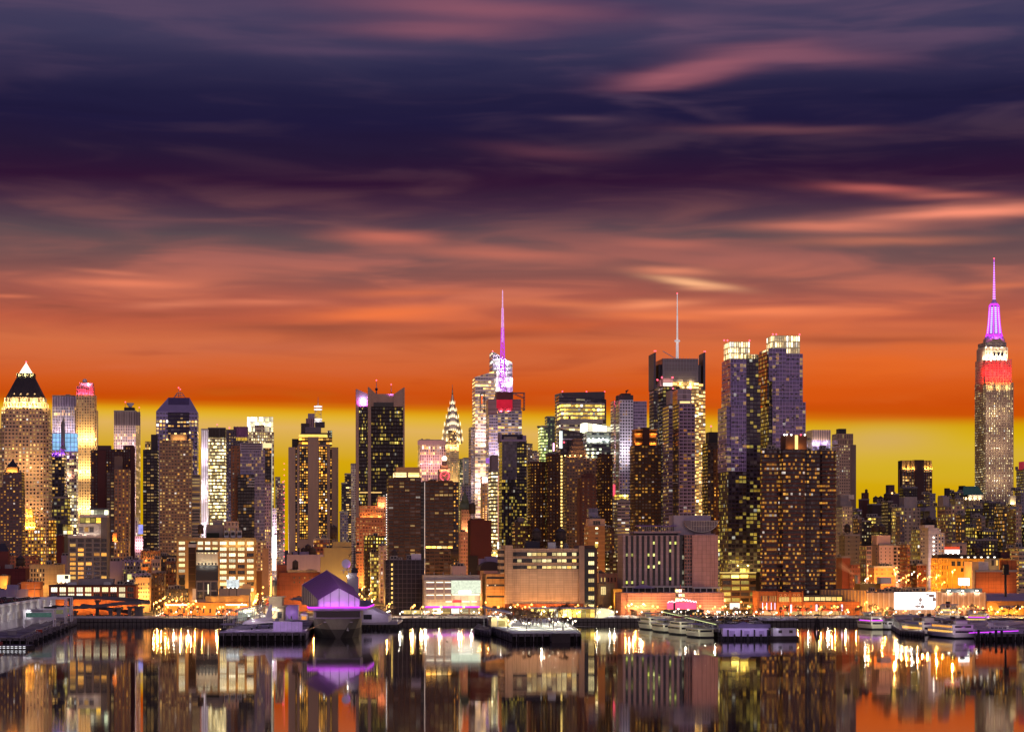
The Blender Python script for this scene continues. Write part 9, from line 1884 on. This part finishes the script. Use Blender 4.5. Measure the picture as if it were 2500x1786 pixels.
for px,py,D in((2374,1478,1512),(2394,1484,1512),(2415,1486,1508),(2346,1480,1516),(2358,1481,1514),(2440,1484,1514),(2476,1492,1508),(2205,1490,1512),(2110,1470,1535)):lamp_at(px,py,'o',D,9,False,3200,'orange lamp between the exhibition hall and the ferry piers','orange lamps along the foot of the exhibition hall')
# cross-street lamps, marching inland on both kerbs
def street_lamps(U,w,vs,lab,group,kind='o',power=9000,h=9.):
 for i,v in enumerate(vs):
  s=-1 if i%2 else 1;x,y=G2W(U+s*w,v);lamp(x,y,ground_z(y),h,kind,False,TH+(pi if s>0 else 0),power,lab,group)
street_lamps(U46,6.5,[58+i*24 for i in range(30)],'orange lamp in the glowing street that ends in the bright signs','lamps of the street with the bright signs');street_lamps(U45,6.,[58+i*26 for i in range(22)],'orange lamp in the street between the ship pavilion and the scaffolded building','lamps of the street right of the ship');street_lamps(U47,5.5,[60+i*26 for i in range(9)],'orange lamp in the short lit street beside the red office','lamps of the street by the red office');street_lamps(U44,5.5,[62+i*28 for i in range(9)],'orange lamp in the street between the garage and the windowless depot','lamps of the street left of the depot');street_lamps(U42,8,[60+i*30 for i in range(8)],'orange lamp in the wide street beneath the purple twin towers','lamps of the street under the twin towers')
# unseen avenue lamps, added behind the first rows for warm glow on the fronts
GA='unseen lamps added between the tower rows for warm glow'
for v in(170,290,430):
 for i in range(17):
  u=-300+i*42+(v%7)*3;x,y=G2W(u,v);lamp(x,y,ground_z(y),9,'o',False,0,32000,'unseen orange lamp added between the rows of towers for warm glow',GA)
# bollard lights of the pier parking lot and park edges
for i in range(9):
 t=i/8;x,y=W2(1650+190*t,1517+10*sin(2*t));lamp(x,y,ZG,8,'w',False,0,900,'slim pale lamp pole among the parked cars on the pier','lamp poles of the parking pier')
# ---- bare winter trees
BARK=M('bark',C(84,62,50),.9);TWIG=M('twigs',C(100,72,56),.9)
def tree_mesh(seed,h):
 r=random.Random(seed);T,Wg=MB(),MB()
 def stick(m,a,b,ra,rb,mat):
  a,b=Vector(a),Vector(b);d=(b-a).normalized();x=d.cross(Vector((.3,.9,.2))).normalized();y=d.cross(x)
  A=[a+(x*cos(t)+y*sin(t))*ra for t in(0,2.1,4.2)];Bq=[b+(x*cos(t)+y*sin(t))*rb for t in(0,2.1,4.2)]
  for i in range(3):j=(i+1)%3;m.face([A[i],A[j],Bq[j],Bq[i]],mat)
 stick(T,(0,0,0),(0,0,h*.34),.3,.24,BARK)
 def grow(p,d,L,rad,k):
  b=p+d*L;stick(T if k<1 else Wg,p,b,rad,rad*.6,BARK if k<2 else TWIG)
  if k>=4:return
  for _ in range(3):
   nd=(d+Vector((r.uniform(-.8,.8),r.uniform(-.8,.8),r.uniform(-.1,.5)))).normalized();grow(b,nd,L*r.uniform(.6,.82),max(.085,rad*.62),k+1)
 for _ in range(4):a=r.uniform(0,2*pi);grow(Vector((0,0,h*r.uniform(.26,.36))),Vector((cos(a)*.7,sin(a)*.7,1)).normalized(),h*.2,.2,0)
 return T.mesh('trunk'),Wg.mesh('crown')
TMS=[tree_mesh(i,9.+i) for i in range(4)]
def tree(x,y,z,i,s,lab,group):
 e=empty('bare_tree',(x,y,z),random.uniform(0,6),lab,'tree',group);e.scale=(s,s,s);obj('trunk',TMS[i%4][0],e);obj('crown',TMS[i%4][1],e)
 return e
rr=random.Random(11)
for i in range(26):
 t=rr.random();x,y=W2(1225+150*rr.random(),1516+22*t)
 tree(x,y,ZG,i,rr.uniform(.7,1.05),'leafless tree rising from the snow of the park pier','bare trees on the park pier')
for i in range(34):
 x,y=W2(1195+290*rr.random(),1500+8*rr.random());tree(x,min(y,1509),ZG,i,rr.uniform(.6,.95),'leafless tree in the dense row behind the park pier','bare trees along the road behind the park pier')
for px in(412,446,470,488,540,560,905,930,955,1060,1540,1800,1830,1860,1885,1905,1925,1950,1970,2005,2025,2050,2085,2105,2130,2150,2175,2290,2330,2375,2400,2425,2445,2462,2482):D=1506+rr.uniform(-3,3);tree(PX(px,D),D,ZG,px,rr.uniform(.6,.95),'small leafless tree planted along the snowy promenade','bare street trees along the promenade')
# ---- low clipped shrubs on the promenade
for px in(953,1030,1078,1128,1146):
 e=empty('shrub',(PX(px,1498),1498,ZG),0,'low dark rounded shrub on the snowy promenade in front of the garage','shrub','shrubs on the promenade');m=MB()
 for k in range(60):a,q=rr.uniform(0,6.28),rr.uniform(0,1);p=Vector((2.6*q*cos(a),1.2*q*sin(a),rr.uniform(.2,1.5)*(1-q*.5)));n=Vector((rr.uniform(-1,1),rr.uniform(-1,1),rr.uniform(-.3,1))).normalized()*.45;t2=n.cross(Vector((0,0,1))).normalized()*.4;m.face([p-n*.5,p+t2,p+n*.6,p-t2],M('shrub_dark',C(40,44,34),.9))
 m.build('foliage',e);m=MB();m.cyl(0,0,0,.5,.2,BARK,5);m.build('stem',e)
# ---- cars
GLS=M('car_glass',C(24,24,30),.1,spec=.7);TYRE=M('tyre',C(26,24,26),.8);HEAD=EM('headlight',(1,.93,.78,1),12.);TAIL=EM('taillight',(1,.05,.03,1),9.)
CM={}
def car_meshes(k,on):
 if(k,on) in CM:return CM[(k,on)]
 pm=M('car_paint_%d'%k,C(*((176,174,178),(52,50,58),(110,44,42),(70,78,92),(190,150,60),(34,32,36))[k]),.3,.2,var=.05);m=MB()
 low=[(-2.2,.35),(2.2,.35),(2.25,.75),(1.3,.95),(-2.2,.98)]
 def ext(m,P,w0,mat):
  m.face([(-w0,a,c) for a,c in reversed(P)],mat);m.face([(w0,a,c) for a,c in P],mat)
  for i in range(len(P)):(a,c),(a2,c2)=P[i],P[(i+1)%len(P)];m.face([(-w0,a,c),(w0,a,c),(w0,a2,c2),(-w0,a2,c2)][::-1],mat)
 ext(m,low,.9,pm);body=m.mesh('body');m=MB();ext(m,[(-1.9,.96),(1.2,.95),(.4,1.5),(-1.3,1.5)],.78,GLS);m.box(-.7,.7,-1.25,.35,1.5,1.54,pm);cab=m.mesh('cabin')
 m=MB();
 for i in range(10):a,c=2*pi*i/10,2*pi*(i+1)/10;m.face([(-.12,.34*cos(a),.34*sin(a)),(.12,.34*cos(a),.34*sin(a)),(.12,.34*cos(c),.34*sin(c)),(-.12,.34*cos(c),.34*sin(c))],TYRE)
 m.face([(-.12,.34*cos(2*pi*i/10),.34*sin(2*pi*i/10)) for i in range(10)],TYRE);m.face([(.12,.34*cos(2*pi*i/10),.34*sin(2*pi*i/10)) for i in reversed(range(10))],TYRE);wh=m.mesh('wheel')
 m=MB();m.box(-.16,.16,-.03,.03,-.09,.09,HEAD if on else STEEL);hl=m.mesh('headlight');m=MB();m.box(-.16,.16,-.03,.03,-.1,.1,TAIL if on else M('tail_red',C(120,20,20),.4));tl=m.mesh('taillight')
 CM[(k,on)]=(body,cab,wh,hl,tl);return CM[(k,on)]
def car(x,y,z,rz,k,on,lab,group):
 e=empty('car',(x,y,z),rz,lab,'car',group);b,c,w,h,t=car_meshes(k,on);obj('body',b,e);obj('cabin',c,e)
 for sx in(-.82,.82):
  for yy in(-1.35,1.4):obj('wheel',w,e,(sx,yy,.34))
 for sx in(-.62,.62):obj('headlight',h,e,(sx,2.24,.68));obj('taillight',t,e,(sx,-2.22,.8))
 return e
CN=['silver','dark grey','dark red','steel blue','yellow','black']
for U,w,n,lab in((U46,5.,30,'street with the bright signs'),(U45,4.,20,'street right of the ship'),(U42,6.,10,'wide street under the twin towers'),(U47,4,8,'short street by the red office')):
 for i in range(n):
  k=rr.randrange(6);s=1 if i%2 else-1;v=66+(i//2)*26+rr.uniform(-4,4);x,y=G2W(U+s*rr.uniform(1.5,w-1.5),v);z=ground_z(y)
  car(x,y,z+.01,TH+(0 if s>0 else pi),k,True,CN[k]+' car with its lights on in the '+lab,CN[k]+' cars driving in the '+lab)
for i in range(44):
 k=rr.randrange(6);y=(1515.6,1521,1537,1542)[i%4];x=-330+i*15.4+rr.uniform(-5,5)
 car(x,y,ZG+.01,-pi/2 if i%4<2 else pi/2,k,True,CN[k]+' car driving with lights on along the riverside road',CN[k]+' cars on the riverside road')
for r_ in range(6):
 for i in range(14):
  if rr.random()<.25:continue
  px,py=1660+r_*8+i*13.5+rr.uniform(-2,2),1501+r_*5.2+i*.55;k=rr.randrange(6)
  if px>1850-r_*2:continue
  x,y=W2(px,py);car(x,y,ZG+.01,radians(95+rr.uniform(-4,4)),k,False,CN[k]+' car parked in the snowy lot of the parking pier',CN[k]+' cars on the parking pier')
t_ang=atan(.06);D0=1275.;x0=PX(4,D0)
for r_ in range(4):
 for i in range(22):
  if rr.random()<.2:continue
  lx,ly=-6-r_*7.5,4+i*8.6;k=rr.choice((1,1,3,5,5,2));car(x0+lx*cos(t_ang)-ly*sin(t_ang),D0+lx*sin(t_ang)+ly*cos(t_ang),ZG+13.25,t_ang+pi/2+rr.uniform(-.06,.06),k,False,CN[k]+' car parked on the roof of the white passenger terminal',CN[k]+' cars on the terminal roof')
# ---- heaps of ploughed snow
for i,(px,py,w) in enumerate(((1466,1507,9),(1500,1508,8),(1540,1507,10),(1520,1505,6),(1860,1512,9),(1890,1513,7),(1925,1512,6),(2060,1507,7))):
 x,y=W2(px,py);y=min(y,1508);m=MB();n=10;R=random.Random(i);P=[[(w*(1-q/4)*cos(2*pi*k/n)*R.uniform(.8,1.2),w*.4*(1-q/4)*sin(2*pi*k/n)*R.uniform(.8,1.2),(0,.8,1.3,1.6)[q]*R.uniform(.7,1.2)) for k in range(n)] for q in range(4)]
 for a,c in zip(P,P[1:]):
  for k in range(n):j=(k+1)%n;m.face([a[k],a[j],c[j],c[k]],SNOW)
 m.face(P[-1],SNOW);o=m.build('snow_heap');o.location=(x,y,ZG-.1);tag(o,'grey white heap of ploughed snow on the promenade','snow heap','heaps of ploughed snow')
b=B('bird','small dark water bird floating alone in front of the promenade',1090,1094,CH/((1565-HZ)*K),1.,'bird',z0=0.);m=MB();m.ball((.3,0,.2),.35,DARKM,8,5);m.ball((.75,0,.55),.14,DARKM,6,4);m.bar((.5,0,.3),(.75,0,.55),.14,DARKM);b.part(m,'body')
